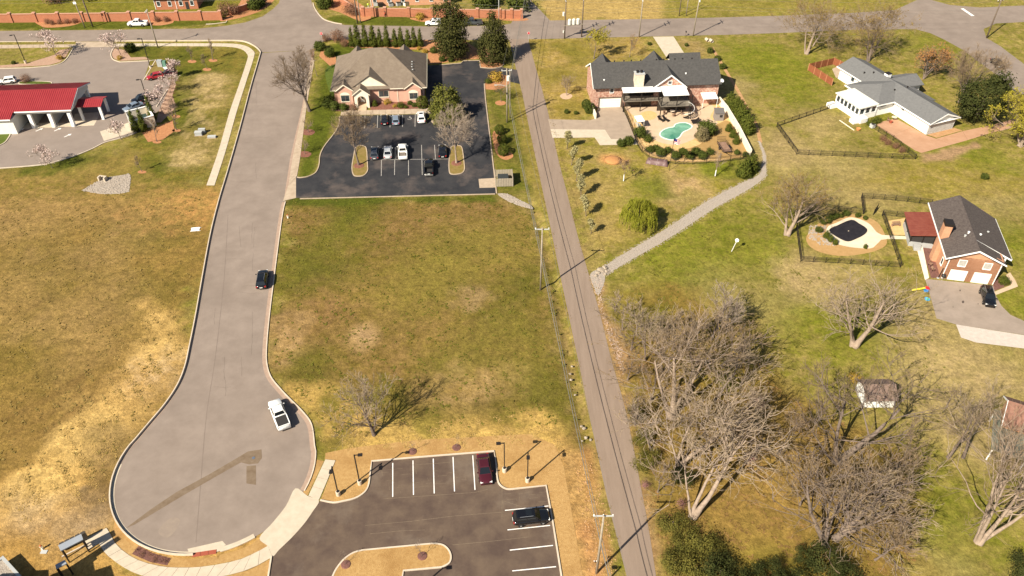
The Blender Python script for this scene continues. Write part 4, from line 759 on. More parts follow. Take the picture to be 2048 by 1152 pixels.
m = MB(); slab_roof(m, (-.3,-3.6,3.5),(5.2,-3.6,3.5),(5.2,-1.2,4.15),(-.3,-1.2,4.15),.12); slab_roof(m, (5.2,1.2,3.5),(-.3,1.2,3.5),(-.3,-1.2,4.15),(5.2,-1.2,4.15),.12); cr2 = m.build('canopy_roof', ROOF_RED, CWB)
m = MB()
for k in range(12): x = -.2+k*.45; m.prism([(x,-3.6,3.52),(x+.06,-3.6,3.52),(x+.06,-1.2,4.17),(x,-1.2,4.17)], (0,0,.05))
m.build('roof_rib', ROOF_RED, cr2)
for x, y in ((4.6,-3.1),(4.6,.7),(.2,-3.1)): MB().box(x-.25,x+.25,y-.25,y+.25,0,3.45).build('column', WHITE, CWB)
# car wash bin enclosure
GE = thing('bin_enclosure', 'white walled bin enclosure with open top in the car wash yard', 'enclosure', (-83.0, 162.3, 0), R(-57))
m = MB().box(-2.7,2.7,2.2,2.45,0,2.4); m.box(-2.7,-2.45,-2.4,2.2,0,2.4); m.box(2.45,2.7,-2.4,2.2,0,2.4); m.build('wall', CREAM, GE)
m = MB().box(-2.76,2.76,2.14,2.5,2.4,2.5); m.box(-2.76,-2.4,-2.46,2.14,2.4,2.5); m.box(2.4,2.76,-2.46,2.14,2.4,2.5); m.build('coping', WHITE, GE)
for s in (-1, 1): MB().box(min(s*.03,s*2.45),max(s*.03,s*2.45),-2.4,-2.3,.15,2.2).build('gate', GREYW, GE)
MB().box(-2.4,2.4,-2.2,2.15,.02,.05).build('floor', CONC_OLD, GE)
MB().box(-1.5,1.3,-.3,1.5,.06,1.4).build('bin', M('bin_green', (.03,.05,.04), None), GE)

# ---- timber bin enclosure by the dark car park
TE = thing('bin_enclosure', 'weathered grey timber bin enclosure at the corner of the dark car park', 'enclosure', P(1008,366), R(3))
GW = M('grey_timber', (.27,.225,.17), (.34,.29,.22), 3, .9)
for k in range(11): x = -1.65+k*.33; [MB().box(x-.14,x+.14,y-.03,y+.03,.05,1.9).build('plank', GW, TE) for y in (-1.3, 2.0)]
for k in range(10): y = -1.1+k*.33; MB().box(1.72,1.78,y-.14,y+.14,.05,1.9).build('plank', GW, TE)
for y in (-1.2, 1.9): MB().box(-1.75,1.75,y-.05,y+.05,.5,.6).build('rail', GW, TE)
for x, y in ((-1.7,-1.25),(1.7,-1.25),(1.7,1.95),(-1.7,1.95)): MB().box(x-.07,x+.07,y-.07,y+.07,0,2.0).build('post', GW, TE)
MB().box(-1.2,.9,-.5,1.4,.05,1.3).build('bin', M('bin_dark', (.03,.035,.035), None), TE)

# ---- sheds
S1 = thing('garden_shed', 'small grey shed with dark lid roof in the pool yard by the cream wall', 'shed', P(1436,238), R(0))
MB().box(-1.0,1.0,-.9,.9,0,1.9).build('wall', M('shed_grey', (.21,.185,.165), (.24,.21,.19), 1, .7), S1); m = MB(); m.prism([(-1.1,-1.05,1.85),(1.1,-1.05,1.85),(1.1,1.0,2.25),(-1.1,1.0,2.25)], (0,0,.1)); m.build('roof', M('shed_lid', (.13,.115,.105), None, rough=.6), S1)
window(S1, .35, -.9, 1.1, .4, .3, 'S', 1, 1, BLACKM)
S2 = thing('white_shed', 'white shed with brown gable roof behind the bare tree on the right lawn', 'shed', P(1756,815), R(1))
m = MB().box(-2.15,2.15,0,3.6,0,1.9); m.prism([(-2.15,0,1.9),(-2.15,3.6,1.9),(-2.15,1.8,2.9)], (.15,0,0)); m.prism([(2.0,0,1.9),(2.0,3.6,1.9),(2.0,1.8,2.9)], (.15,0,0)); m.build('wall', WPB, S2)
m = MB(); gable_x(m, -2.4, 2.4, -.35, 3.95, 1.8, 3.05, th=.1); m.build('roof', M('shed_brown', (.16,.105,.08), (.21,.145,.115), 2, .95), S2)
for k in range(13): MB().box(-2.1+k*.34,-2.06+k*.34,-.02,0,.02,1.85).build('batten', WHITE, S2)
# ---- mail shelters and the gravel-roofed building at the bottom left
def shelter(name, label, px, zr, depth, posts=True):
    a, b, c, d = [P(x, y, zr) for x, y in px]; o = thing(name, label, 'shelter', ((a+b+c+d)/4).xy.to_3d()); L = o.location
    m = MB(); m.prism([p - L for p in (a,b,c,d)], (0,0,.14)); m.build('roof', M('shelter_metal', (.25,.27,.30), (.28,.30,.33), .6, .45), o)
    for p in (a,b,c,d):
        q = (p - L)*.9; MB().box(q.x-.06,q.x+.06,q.y-.06,q.y+.06,0,zr).build('post', BLACKM, o)
    return o
s_ = shelter('mail_shelter', 'grey metal roofed mail shelter beside the curved sidewalk', [(117,1092),(163,1069),(167,1080),(122,1103)], 2.6, 0)
L = s_.location; q = [(P(x,y,0)-L) for x, y in ((126,1113),(172,1090))]
d_ = (q[1]-q[0]).normalized(); n_ = Vector((-d_.y, d_.x, 0))
for k in range(5):
    c = q[0] + d_*(0.5+k*.62) + n_*.75; m = MB(); m.T = Matrix.Translation(c) @ Matrix.Rotation(math.atan2(d_.y,d_.x),4,'Z'); m.box(-.27,.27,-.2,.2,.35,1.5); m.tube([(0,0,0),(0,0,.35)], .08); m.build('mailbox_unit', M('mail_bronze', (.06,.05,.04), None, rough=.5), s_)
m = MB(); m.T = Matrix.Translation(q[0]) @ Matrix.Rotation(math.atan2(d_.y,d_.x),4,'Z'); m.box(-.1,3.7,-.08,.08,0,.14); m.build('kerb_edge', KERB, s_)
shelter('mail_shelter', 'lower grey metal roofed shelter partly in building shadow near the bottom left', [(111,1131),(130,1121),(134,1128),(113,1139)], 2.3, 0)
hb = 1.3
A_, B_ = P(6,1111,hb), P(33,1141,hb); e_ = (B_-A_).normalized(); n_ = Vector((e_.y, -e_.x, 0))
if n_.x > 0: n_ = -n_
GB = thing('gravel_topped_block', 'low gravel topped block with grey parapet in the bottom left corner', 'building', (A_.x, A_.y, 0))
pts = [Vector((0,0,0)), e_*5.5, e_*5.5 + n_*6, n_*6]
MB().prism(pts, (0,0,hb-.3)).build('wall', GREYW, GB)
ctr = (pts[0]+pts[2])/2; inn = [ctr + (p-ctr)*.88 for p in pts]
MB().prism([p + Vector((0,0,hb-.29)) for p in inn], (0,0,.12)).build('gravel_roof', GRAVEL, GB)
for i in range(4):
    j = (i+1) % 4; MB().prism([p + Vector((0,0,hb-.3)) for p in (pts[i],pts[j],inn[j],inn[i])], (0,0,.3)).build('parapet', M('parapet_metal', (.33,.34,.33), (.38,.38,.37), 1, .6), GB)
# taller wing out of the frame whose shadow falls beside the shelters
TW = thing('tall_wing', 'tall building wing at the bottom left throwing its shadow on the straw', 'building', (0,0,0))
sh = Vector((math.cos(R(45.5)), math.sin(R(45.5)), 0))/math.tan(R(SUN_EL))
for hh, px in ((9.0, [(188,1141),(222,1130),(240,1190),(200,1200)]), (8.0, [(105,1148),(185,1118),(192,1150),(130,1200)]), (10.5, [(176,1110),(236,1072),(243,1078),(186,1119)]), (5.0, [(36,1142),(97,1139.5),(100,1190),(36,1190)])):
    q = [P(x,y,0) - sh*hh for x, y in px]; MB().prism(q, (0,0,hh)).build('wall', GREYW, TW)

# ---- brick perimeter wall at the top and the houses behind it
def brick_wall(label, px, pil, h=2.3):
    pts = W(px); o = thing('brick_wall', label, 'wall', pts[0]); q = [p - pts[0] for p in pts]; a, b_ = offs(q, .15), offs(q, -.15)
    for i in range(len(q)-1): MB().prism([b_[i],b_[i+1],a[i+1],a[i]], (0,0,h)).build('wall_panel', BR_WALL, o)
    a, b_ = offs(q, .2), offs(q, -.2)
    for i in range(len(q)-1): MB().prism([p+Vector((0,0,h)) for p in (b_[i],b_[i+1],a[i+1],a[i])], (0,0,.12)).build('coping', M('brick_coping', (.45,.24,.16), (.5,.28,.2), 1, .9), o)
    for x, y in pil:
        p = P(x,y) - pts[0]; m = MB().cbox((p.x,p.y,0), .75, .75, h+.3); pl = m.build('pillar', BR_WALL, o); MB().cbox((p.x,p.y,h+.3), .9, .9, .15).build('pillar_cap', MATS['brick_coping'], pl)
    return o
yl = lambda x: 45.0 - x*5.0/442; yr_ = lambda x: 32.3 + (x-725)*4.7/317
brick_wall('long red brick perimeter wall along the top left with square pillars', [(-80,46),(442,40)], [(x, yl(x)) for x in (-24,25,74,120,168,212,262,310,357,403,443)])
brick_wall('red brick perimeter wall at the top behind the evergreen trees', [(727,yr_(727)),(1042,yr_(1042))], [(x, yr_(x)) for x in (727,746,771,818,864,908,955,999,1023,1043)])
brick_wall('red brick entrance wall left of the side road at the top', smooth([(462,30),(490,22),(515,10),(530,-6)],2), [(462,30),(530,-6)], 1.7)
brick_wall('red brick entrance wall right of the side road at the top', smooth([(727,32),(712,24),(690,12),(672,-4)],2), [(672,-4)], 1.7)
for lab, px, wd, dp, rz in (('red brick house behind the perimeter wall at the top left', (312,20), 12, 9, 4), ('tan brick house behind the perimeter wall at the top centre', (742,12), 23, 10, 3)):
    o = thing('brick_house', lab, 'house', P(*px), R(rz)); m = MB().box(0,wd,0,dp,0,3.2)
    mat = BR_WALL if wd < 15 else BR_RED; m.build('wall', mat, o); r_ = MB(); hip(r_, -.5, wd+.5, -.5, dp+.5, 3.2, 6.5, 4.5, wd-4.5, dp/2, dp/2); r_.build('roof', ROOF_DK, o)
    for x in np.linspace(1.2, wd-1.5, 4 if wd < 15 else 6): window(o, x, 0, 1.1, .9, 1.3)
    for x in (0.1, 6.0): downspout(o, x, 0, 3.2)
    MB().box(8.6,9.5,-.04,.05,0,2.1).build('door', DKINT, o)

# ================================================================== TREES AND PLANTS
def add_mesh(name, V, Q, mat, tri=False):
    me = bpy.data.meshes.new(name); me.vertices.add(len(V)); me.vertices.foreach_set('co', np.ascontiguousarray(V, dtype=np.float32).ravel())
    k = Q.shape[1]; me.loops.add(Q.size); me.loops.foreach_set('vertex_index', Q.ravel().astype(np.int32)); me.polygons.add(len(Q))
    me.polygons.foreach_set('loop_start', (np.arange(len(Q))*k).astype(np.int32)); me.polygons.foreach_set('loop_total', np.full(len(Q), k, np.int32)); me.update(calc_edges=True)
    me.materials.append(mat); return me
def tubes(pts, rad, n):                             # pts (N,m,3), rad (N,m) -> verts, quads
    N, mm, _ = pts.shape; t = np.empty_like(pts); t[:,1:-1] = pts[:,2:] - pts[:,:-2]; t[:,0] = pts[:,1]-pts[:,0]; t[:,-1] = pts[:,-1]-pts[:,-2]
    t /= np.linalg.norm(t, axis=-1, keepdims=True) + 1e-9
    ref = np.where(np.abs(t[...,2:3]) < .9, np.array([0,0,1.]), np.array([1.,0,0])); u = np.cross(t, ref); u /= np.linalg.norm(u, axis=-1, keepdims=True) + 1e-9; v = np.cross(u, t)
    a = np.arange(n)*2*np.pi/n; ring = u[:,:,None]*np.cos(a)[None,None,:,None] + v[:,:,None]*np.sin(a)[None,None,:,None]
    V = (pts[:,:,None] + ring*rad[:,:,None,None]).reshape(-1,3)
    b = (np.arange(N)[:,None,None]*mm*n + np.arange(mm-1)[None,:,None]*n); k = np.arange(n)[None,None,:]; k2 = (k+1) % n
    Q = np.stack([b+k, b+k2, b+n+k2, b+n+k], -1).reshape(-1,4); return V, Q
def join(parts):
    V = []; Q = []; o = 0
    for v, q in parts: V.append(v); Q.append(q+o); o += len(v)
    return np.concatenate(V), np.concatenate(Q)
def unit(v): return v/(np.linalg.norm(v, axis=-1, keepdims=True)+1e-9)
def grow(rng, start, dirn, length, m, wig, up):      # curved chains from start points (N,3)
    N = len(start); pts = np.empty((N,m,3)); pts[:,0] = start; d = unit(dirn)
    for i in range(1, m):
        d = unit(d + rng.normal(0, wig, (N,3)) + np.array([0,0,up])); pts[:,i] = pts[:,i-1] + d*(length/(m-1))[:,None]
    return pts
def children(rng, pts, rad, k, t0, t1, ang, lr, plen, m, wig, up, rr=.6, droop=1.0):
    N, mm, _ = pts.shape; t = rng.uniform(t0, t1, (N,k)); t[:,0] = t1 - .02*(t1-t0)
    f = t*(mm-1); i = np.minimum(f.astype(int), mm-2); fr = (f-i)[...,None]; I = np.arange(N)[:,None]
    st = pts[I,i]*(1-fr) + pts[I,i+1]*fr; pd = unit(pts[I,i+1]-pts[I,i]); pr = rad[I,i]*(1-fr[...,0]) + rad[I,i+1]*fr[...,0]
    q = rng.normal(0,1,(N,k,3)); q -= (q*pd).sum(-1,keepdims=True)*pd; q = unit(q); an = np.radians(rng.uniform(ang[0],ang[1],(N,k)))[...,None]
    d = pd*np.cos(an) + q*np.sin(an); L = plen[:,None]*rng.uniform(lr[0],lr[1],(N,k))*(1.12-.5*t)
    s = st.reshape(-1,3); d = d.reshape(-1,3); L = L.ravel(); r0 = np.minimum(pr.ravel()*rr, pr.ravel()*.9)
    p = grow(rng, s, d, L, m, wig, up); return p, r0, L
def taper(r0, m, end=.35): return r0[:,None]*np.linspace(1, end, m)[None]
def bare_tree(seed, h, trunk=.3, r=.28, limbs=7, spread=(25,60), stems=None, dens=1.0, lean=(0,0), wig=.13, up=.09, k2=6, k3=6, k4=4, rmin=.017, crown=1.0, limb_t=(.45,1.0), wide=1.0):
    """returns trunk (verts, quads), twig (verts, quads) and the twig tips; metres, base at the origin"""
    rng = np.random.default_rng(seed)
    if stems is None: stems = [(lean[0], lean[1], 1.0, 1.0)]
    S = np.array([[0.06*math.cos(i*2.4)*(len(stems)>1)*r*6, .06*math.sin(i*2.4)*(len(stems)>1)*r*6, 0] for i in range(len(stems))]); D = np.array([[a,b,1.] for a,b,_,_ in stems]); Ls = np.array([h*.62*l for *_,l,_ in stems]); Rs = np.array([r*q for *_,q in stems])
    p0 = grow(rng, S, D, Ls, 8, wig*.45, .05); r0 = taper(Rs*.85, 8, .32); r0[:,0] *= 1.5; r0[:,1] *= 1.08
    big = [tubes(p0, r0, 8)]
    p1, a1, L1 = children(rng, p0, r0, limbs, limb_t[0], limb_t[1], spread, (.62*crown,1.02*crown), np.full(len(Ls), h*.62)*np.array([l for *_,l,_ in stems]), 7, wig*.8, up, .44); r1 = taper(a1, 7, .24); big.append(tubes(p1, r1, 6))
    p2, a2, L2 = children(rng, p1, r1, k2, .2, 1, (22,60), (.38,.72), L1, 5, wig, up, .46); a2 = np.maximum(a2, rmin*1.6); r2 = taper(a2, 5, .35); big.append(tubes(p2, r2, 5))
    p3, a3, L3 = children(rng, p2, r2, max(2,int(k3*dens)), .15, 1, (18,52), (.42,.8), L2, 4, wig*1.1, up, .55); a3 = np.maximum(a3, rmin); r3 = taper(a3, 4, .5); tw = [tubes(p3, r3, 3)]
    tips = p3[:,-1]
    if k4:
        p4, a4, L4 = children(rng, p3, r3, max(2,int(k4*dens)), .1, 1, (15,50), (.45,.85), L3, 3, wig*1.1, up*.8, .6); r4 = taper(np.full(len(a4), rmin*.85), 3, .6); tw.append(tubes(p4, r4, 3)); tips = p4[:,-1]
    B, T_ = join(big), join(tw); f = h/np.percentile(tips[:,2], 99.5); f = f*np.array([wide, wide, 1.0]); return (B[0]*f, B[1]), (T_[0]*f, T_[1]), tips*f
def leaves(rng, pts, size, flat=0.0, jit=.3):
    N = len(pts); c = pts + rng.normal(0, jit, (N,3)); a = unit(rng.normal(0,1,(N,3))*np.array([1,1,1-flat])); b = unit(np.cross(a, rng.normal(0,1,(N,3)))); s = size*rng.uniform(.6,1.35,(N,1)); s2 = s*rng.uniform(.5,.9,(N,1))
    V = np.stack([c-a*s-b*s2*.3, c-a*s*.1-b*s2, c+a*s+b*s2*.2, c+a*s*.1+b*s2], 1).reshape(-1,3); return V, np.arange(4*N).reshape(-1,4)
TREE_ID = [0]
def tree(px, py, label, h=None, top=None, bark=BARK, twig=TWIG, bud=None, budn=1.0, buds=.10, group=None, name='bare_tree', mesh=None, rz=None, s=1.0, cat='tree', **kw):
    TREE_ID[0] += 1; h = h or ht(px, py, top); p = P(px, py); o = thing(name, label, cat, p, rz if rz is not None else 0, group)
    if mesh is None:
        big, tw, tips = bare_tree(TREE_ID[0]*7+1, h, **kw); mesh = [add_mesh('trunk', *big, bark), add_mesh('crown', *tw, twig), None]
        mesh[0].polygons.foreach_set('use_smooth', [True]*len(mesh[0].polygons))
        if bud:
            rng = np.random.default_rng(TREE_ID[0]); idx = rng.integers(0, len(tips), int(len(tips)*budn)); mesh[2] = add_mesh('foliage', *leaves(rng, tips[idx], buds, jit=.18), bud)
    link('trunk', mesh[0], parent=o); cr_ = link('crown', mesh[1], parent=o)
    if mesh[2]: link('foliage', mesh[2], parent=o)
    o.scale = (s,s,s); o['_m'] = 0; del o['_m']
    return o, mesh
# ---- bare trees, from the left of the photograph to the right
tree(619,222,'tall pale bare tree between the street and the pink office', h=16.5, bark=BARK, twig=TWIG, limbs=15, k2=7, k3=7, k4=4, spread=(30,68), r=.3, limb_t=(.2,1), crown=.62, dens=1, rmin=.02)
tree(634,152,'small bare pinkish tree behind the tall pale tree beside the office', top=100, twig=TWIG_TAN, limbs=7, k2=5, k3=5, r=.1, bud=L_BRN, budn=.3, buds=.10)
tree(718,331,'twiggy bare tree on the left island of the dark car park', top=222, twig=TWIG_TAN, limbs=16, k2=7, k3=7, r=.19, limb_t=(.18,1), crown=.62, up=.10)
tree(913,327,'twiggy bare tree on the right island of the dark car park', top=212, bark=BARK_PALE, twig=TWIG_PALE, limbs=16, k2=7, k3=7, r=.2, limb_t=(.2,1), crown=.66, up=.06, spread=(30,70))
tree(747,870,'lone bare tree at the lower edge of the centre field', h=10.5, bark=BARK, twig=TWIG_GREY, limbs=10, k2=5, k3=4, k4=4, r=.2, limb_t=(.1,1), spread=(30,70), crown=.95, stems=[(-.15,.1,.8,1),(.25,.15,.75,.7)])
tree(1573,470,'old bare tree with thick pale limbs at the corner of the covered pool fence', h=12.5, bark=BARK_PALE, twig=TWIG_TAN, limbs=10, r=.45, limb_t=(.25,1), spread=(25,60), stems=[(.3,.1,1,1),(-.15,.25,.85,.7)], bud=L_BUD, budn=.8, buds=.11)
tree(1707,693,'pale bare tree with forked trunk on the lawn below the covered pool', h=15.5, bark=BARK_PALE, twig=TWIG_GREY, r=.48, limbs=8, limb_t=(.35,1), spread=(30,68), up=.05, wig=.17, stems=[(.3,.05,1,1),(-.05,.2,.95,.8),(.55,.2,.8,.6),(-.45,.25,.75,.5)], dens=.55, rmin=.024, wide=1.12, trunk=.4)
tree(1672,925,'wide spreading bare tree in front of the white shed', h=15.5, bark=BARK, twig=TWIG, r=.42, limbs=8, limb_t=(.3,1), spread=(32,72), up=.05, stems=[(.75,.25,1.05,1),(-.15,.3,.95,.75),(-.8,.05,.7,.5)], k2=6, dens=.75, rmin=.024, wide=1.25)
tree(1648,1092,'brown bare tree at the bottom with many ascending branches, left of a pair', h=13, twig=TWIG_TAN, r=.3, limbs=10, limb_t=(.15,1), spread=(30,72), up=.05, stems=[(-.35,.3,1,1),(.15,.5,.9,.7),(.0,.1,.9,.6)], k2=5, dens=.6, rmin=.022, wide=1.25)
tree(1668,1078,'brown bare tree at the bottom spreading to the right, right of a pair', h=13, twig=TWIG_GREY, r=.36, limbs=11, limb_t=(.15,1), spread=(32,72), up=.04, stems=[(.75,.25,1,1),(.95,-.15,.9,.7),(.45,.5,.9,.6)], k2=5, dens=.6, rmin=.022, wide=1.2)
tree(1957,1085,'big pale multi-stemmed tree at the lower right', h=20, bark=BARK_PALE, twig=TWIG_TAN, r=.5, limbs=8, limb_t=(.35,1), spread=(28,62), stems=[(-.12,.15,.95,.7),(.12,.3,1,.75),(.35,.15,.9,.7),(.85,-.05,.85,.65),(-.02,.05,1.0,.6)], dens=.55, rmin=.022)
tree(1896,915,'slim grey tree behind the big pale tree at the lower right', top=770, twig=TWIG_GREY, r=.2, limbs=9, limb_t=(.3,1), crown=.65, dens=.8)
tree(1926,915,'grey tree with a twiggy head just left of the grey-green porch roof', top=790, twig=TWIG_GREY, r=.22, limbs=10, limb_t=(.25,1), crown=.7, dens=.8)
tree(2010,1030,'leaning grey tree under the porch roof at the right edge', h=8, bark=BARK_PALE, twig=TWIG_GREY, r=.24, limbs=8, lean=(.45,.1), limb_t=(.3,1), crown=.7, dens=.7)
# thicket beside the lane
TH = 'bare trees in the thicket beside the lane'
for x, y, h, lab, kw in [
    (1340,835,16.5,'largest pale tree of the thicket with several bright limbs', dict(r=.44, stems=[(.02,.3,1,1),(.45,.25,1,.8),(-.4,.35,.9,.7)], bark=BARK_PALE, twig=TWIG_TAN, limbs=9, spread=(30,70), dens=.65, rmin=.024, wide=1.25, bud=L_BUD, budn=.25, buds=.1)),
    (1354,938,15,'pale leaning tree halfway down the thicket', dict(r=.3, stems=[(.6,.45,1,1),(.35,.35,.95,.7),(-.35,.5,.8,.6)], bark=BARK_PALE, twig=TWIG_GREY, limbs=9, spread=(32,72), up=.04, wig=.18, dens=.5, rmin=.026, wide=1.2)),
    (1383,1036,15,'pale dead-looking tree at the foot of the thicket leaning right', dict(r=.3, stems=[(.85,.5,1,1),(.45,.45,.95,.7),(-.2,.55,.85,.5)], bark=BARK_PALE, twig=TWIG_GREY, limbs=9, spread=(32,75), up=.03, wig=.18, dens=.5, rmin=.026, wide=1.2)),
    (1322,742,11,'slender grey tree at the back left of the thicket', dict(r=.2, bark=BARK_PALE, twig=TWIG_GREY, limbs=9, limb_t=(.25,1))),
    (1262,700,9,'thin grey tree next to the lane at the top of the thicket', dict(r=.14, twig=TWIG_GREY, limbs=8, limb_t=(.3,1))),
    (1290,720,11,'twiggy grey tree between the lane and the back of the thicket', dict(r=.17, twig=TWIG_GREY, limbs=10, limb_t=(.25,1))),
    (1345,700,10,'upright mauve-twigged tree at the back of the thicket', dict(r=.16, twig=TWIG_GREY, limbs=12, limb_t=(.2,1), up=.15, crown=.6)),
    (1388,700,9.5,'upright brush-like tree in the middle of the back row of the thicket', dict(r=.15, twig=TWIG_GREY, limbs=12, limb_t=(.2,1), up=.15, crown=.6)),
    (1420,680,9.5,'fan-shaped bare tree at the right of the back row of the thicket', dict(r=.16, twig=TWIG_PALE, limbs=12, limb_t=(.1,1), up=.12, crown=.65, stems=[(.35,.3,1,1),(.6,.2,.9,.8)])),
    (1442,735,9,'leaning bare tree at the right flank of the thicket', dict(r=.15, twig=TWIG_TAN, limbs=10, limb_t=(.1,1), up=.12, crown=.65, stems=[(.55,.2,1,1)])),
    (1375,780,13,'olive-budded tree in the heart of the thicket', dict(r=.22, twig=TWIG_TAN, limbs=10, limb_t=(.2,1), bud=L_BUD, budn=.9, buds=.12)),
    (1302,800,9,'brownish tree beside the lane at the middle of the thicket', dict(r=.16, twig=TWIG_TAN, limbs=10, limb_t=(.15,1), bud=L_BUD, budn=.3, buds=.10)),
    (1430,800,10,'greyish twiggy tree on the lawn side of the thicket', dict(r=.18, twig=TWIG_GREY, limbs=10, limb_t=(.15,1), stems=[(.5,.1,1,1)])),
    (1302,900,7,'low twiggy tree hanging toward the lane', dict(r=.14, twig=TWIG_PALE, limbs=9, limb_t=(.15,1), stems=[(-.3,.2,1,1)], dens=.8)),
    (1440,920,8,'thin reddish tree right of the pale leaning trees', dict(r=.13, twig=TWIG_TAN, limbs=9, limb_t=(.15,1), stems=[(.4,.0,1,1)], dens=.8)),
    (1245,660,7,'scrawny tree at the lane edge at the top of the thicket', dict(r=.1, twig=TWIG_GREY, limbs=9, limb_t=(.2,1), dens=.7)),
    (1255,760,7.5,'rust-tinged tree at the lane edge above the olive bushes', dict(r=.12, twig=TWIG_TAN, limbs=10, limb_t=(.15,1), bud=L_ORG, budn=.25, buds=.09)),
    (1270,850,7,'orange-tinged twiggy tree leaning over the lane', dict(r=.12, twig=TWIG_TAN, limbs=10, limb_t=(.15,1), stems=[(-.2,.2,1,1)], bud=L_BUD, budn=.3, buds=.09)),
    (1315,985,6,'reddish scrub tree low beside the lane', dict(r=.1, twig=TWIG_TAN, limbs=9, limb_t=(.15,1))),
    (1480,770,8,'hazy twiggy tree between thicket and lawn', dict(r=.13, twig=TWIG_GREY, limbs=10, limb_t=(.15,1), stems=[(.3,.2,1,1)])),
    (1470,850,9,'pinkish twiggy tree in front of the pink redbud', dict(r=.14, twig=TWIG_GREY, limbs=10, limb_t=(.15,1), stems=[(.35,.2,1,1)])),
    (1560,905,8,'hazy brown sapling tree left of the wide spreading tree', dict(r=.11, twig=TWIG_TAN, limbs=10, limb_t=(.15,1), dens=.8)),
    (1600,1010,8,'reddish brush tree above the paired brown trees', dict(r=.12, twig=TWIG_TAN, limbs=11, limb_t=(.15,1), dens=.8)),
    (1730,1040,9,'reddish brush tree at the lawn edge right of the paired brown trees', dict(r=.14, twig=TWIG_TAN, limbs=11, limb_t=(.15,1), stems=[(.4,.1,1,1)], dens=.9)),
    (1750,1120,9,'brown twiggy tree at the bottom near the bright lawn edge', dict(r=.14, twig=TWIG_TAN, limbs=11, limb_t=(.15,1), stems=[(.4,0,1,1)], dens=.9)),
    (1770,960,8,'fine twigged tree beneath the right limbs of the spreading tree', dict(r=.12, twig=TWIG_TAN, limbs=10, limb_t=(.15,1), dens=.8)),
    ]:
    kw.setdefault('rmin', .022); kw.setdefault('wide', 1.15); kw.setdefault('dens', .7); tree(x, y, lab, h=h, group=TH, **kw)
# top right
tree(1612,108,'tall budding tree with straight trunk near the cross street, left of two', h=15, bark=BARK_PALE, twig=TWIG_TAN, r=.42, limbs=9, limb_t=(.4,1), spread=(40,82), stems=[(.15,.1,1,1),(-.35,.1,.9,.6),(.6,.0,.9,.6)], bud=L_BUD, budn=.7, buds=.13, crown=1.15, up=.03)
tree(1735,122,'tall budding tree behind the white house, right of two', h=15, bark=BARK, twig=TWIG_TAN, r=.42, limbs=9, limb_t=(.35,1), spread=(38,80), stems=[(.05,.1,1,1),(.45,.1,1,.7),(-.25,.15,.9,.6)], bud=L_BUD, budn=.7, buds=.13, crown=1.1, up=.03)
tree(1846,158,'multi-stemmed orange-tipped tree right of the white house', h=9.5, twig=TWIG_TAN, r=.2, limbs=9, limb_t=(.15,1), stems=[(.1,.2,1,1),(.5,.1,1,.8),(.8,.0,.9,.7),(-.2,.2,.8,.6)], bud=L_ORG, budn=.6, buds=.13, up=.1, crown=.9)
tree(1917,205,'leaning bare tree against the dark evergreen at the upper right', h=12.5, twig=TWIG_TAN, r=.26, limbs=9, limb_t=(.2,1), stems=[(.35,.3,1,1),(.55,.2,1,.7),(.1,.3,.9,.6)], up=.1, crown=.9, k3=7, k4=5)
tree(2040,293,'yellow-green budding tree with thick pale trunk at the right edge', h=11.5, name='budding_tree', bark=BARK_PALE, twig=TWIG, r=.5, limbs=10, limb_t=(.2,1), spread=(30,70), stems=[(-.25,.35,1,.9),(.3,.2,1,.8),(-.1,-.2,.8,.5)], bud=L_YEL, budn=5, buds=.13)
tree(1188,117,'yellow-green budding tree on the front lawn of the ranch house', top=56, name='budding_tree', twig=TWIG, r=.16, limbs=10, limb_t=(.2,1), bud=L_YEL, budn=3, buds=.13, dens=.8)
tree(1259,114,'small orange-tipped bare tree on the front lawn of the ranch house', top=72, twig=TWIG_TAN, r=.1, limbs=8, limb_t=(.15,1), bud=L_ORG, budn=.3, buds=.08, dens=.7)
tree(1133,191,'multi-stemmed bare shrub tree in a mulch ring on the ranch lawn', top=150, bark=BARK_PALE, twig=TWIG_TAN, r=.07, limbs=5, limb_t=(.35,1), stems=[(-.2,.1,1,1),(.2,.05,1,1),(0,.2,1,.9),(.05,-.2,.9,.9)], up=.1, dens=.6)
sheet('mulch_ring', smooth([(1120,192),(1126,187),(1138,187),(1145,192),(1138,198),(1126,198)],4,True), .02, M('pale_mulch', (.40,.27,.17), (.46,.33,.22), 2, 1))
# blossom trees round the car wash
bl = None
BLS = [(113,112,'pale blossom tree left of the car wash entrance',62),(241,109,'pale blossom tree right of the car wash entrance',62),(357,157,'pale blossom tree beside the white pad in the car wash verge',118),(341,185,'pale blossom tree partly in front of the red cars',146),(323,222,'pale blossom tree next to the bin enclosure',172),(105,336,'low pale blossom tree at the lower kerb of the car wash yard',293),(243,279,'thin pale blossom tree at the corner of the concrete pad',240)]
for k, (x, y, lab, tp) in enumerate(BLS):
    h = ht(x, y, tp); pr = dict(bark=BARK, twig=TWIG_TAN, r=.09, limbs=10, limb_t=(.25,1), spread=(28,62), bud=L_PINK, budn=1.5 if k != 6 else .6, buds=.13, up=.08, crown=1.0, dens=.75)
    if k == 0: h00 = h; o, bl = tree(x, y, lab, h=h, group='blossom trees round the car wash', name='blossom_tree', **pr)
    else: tree(x, y, lab, h=h, mesh=bl if k in (1,3,5) else None, rz=k*1.3, s=h/h00 if k in (1,3,5) else 1, group='blossom trees round the car wash', name='blossom_tree', **pr)
yb = None
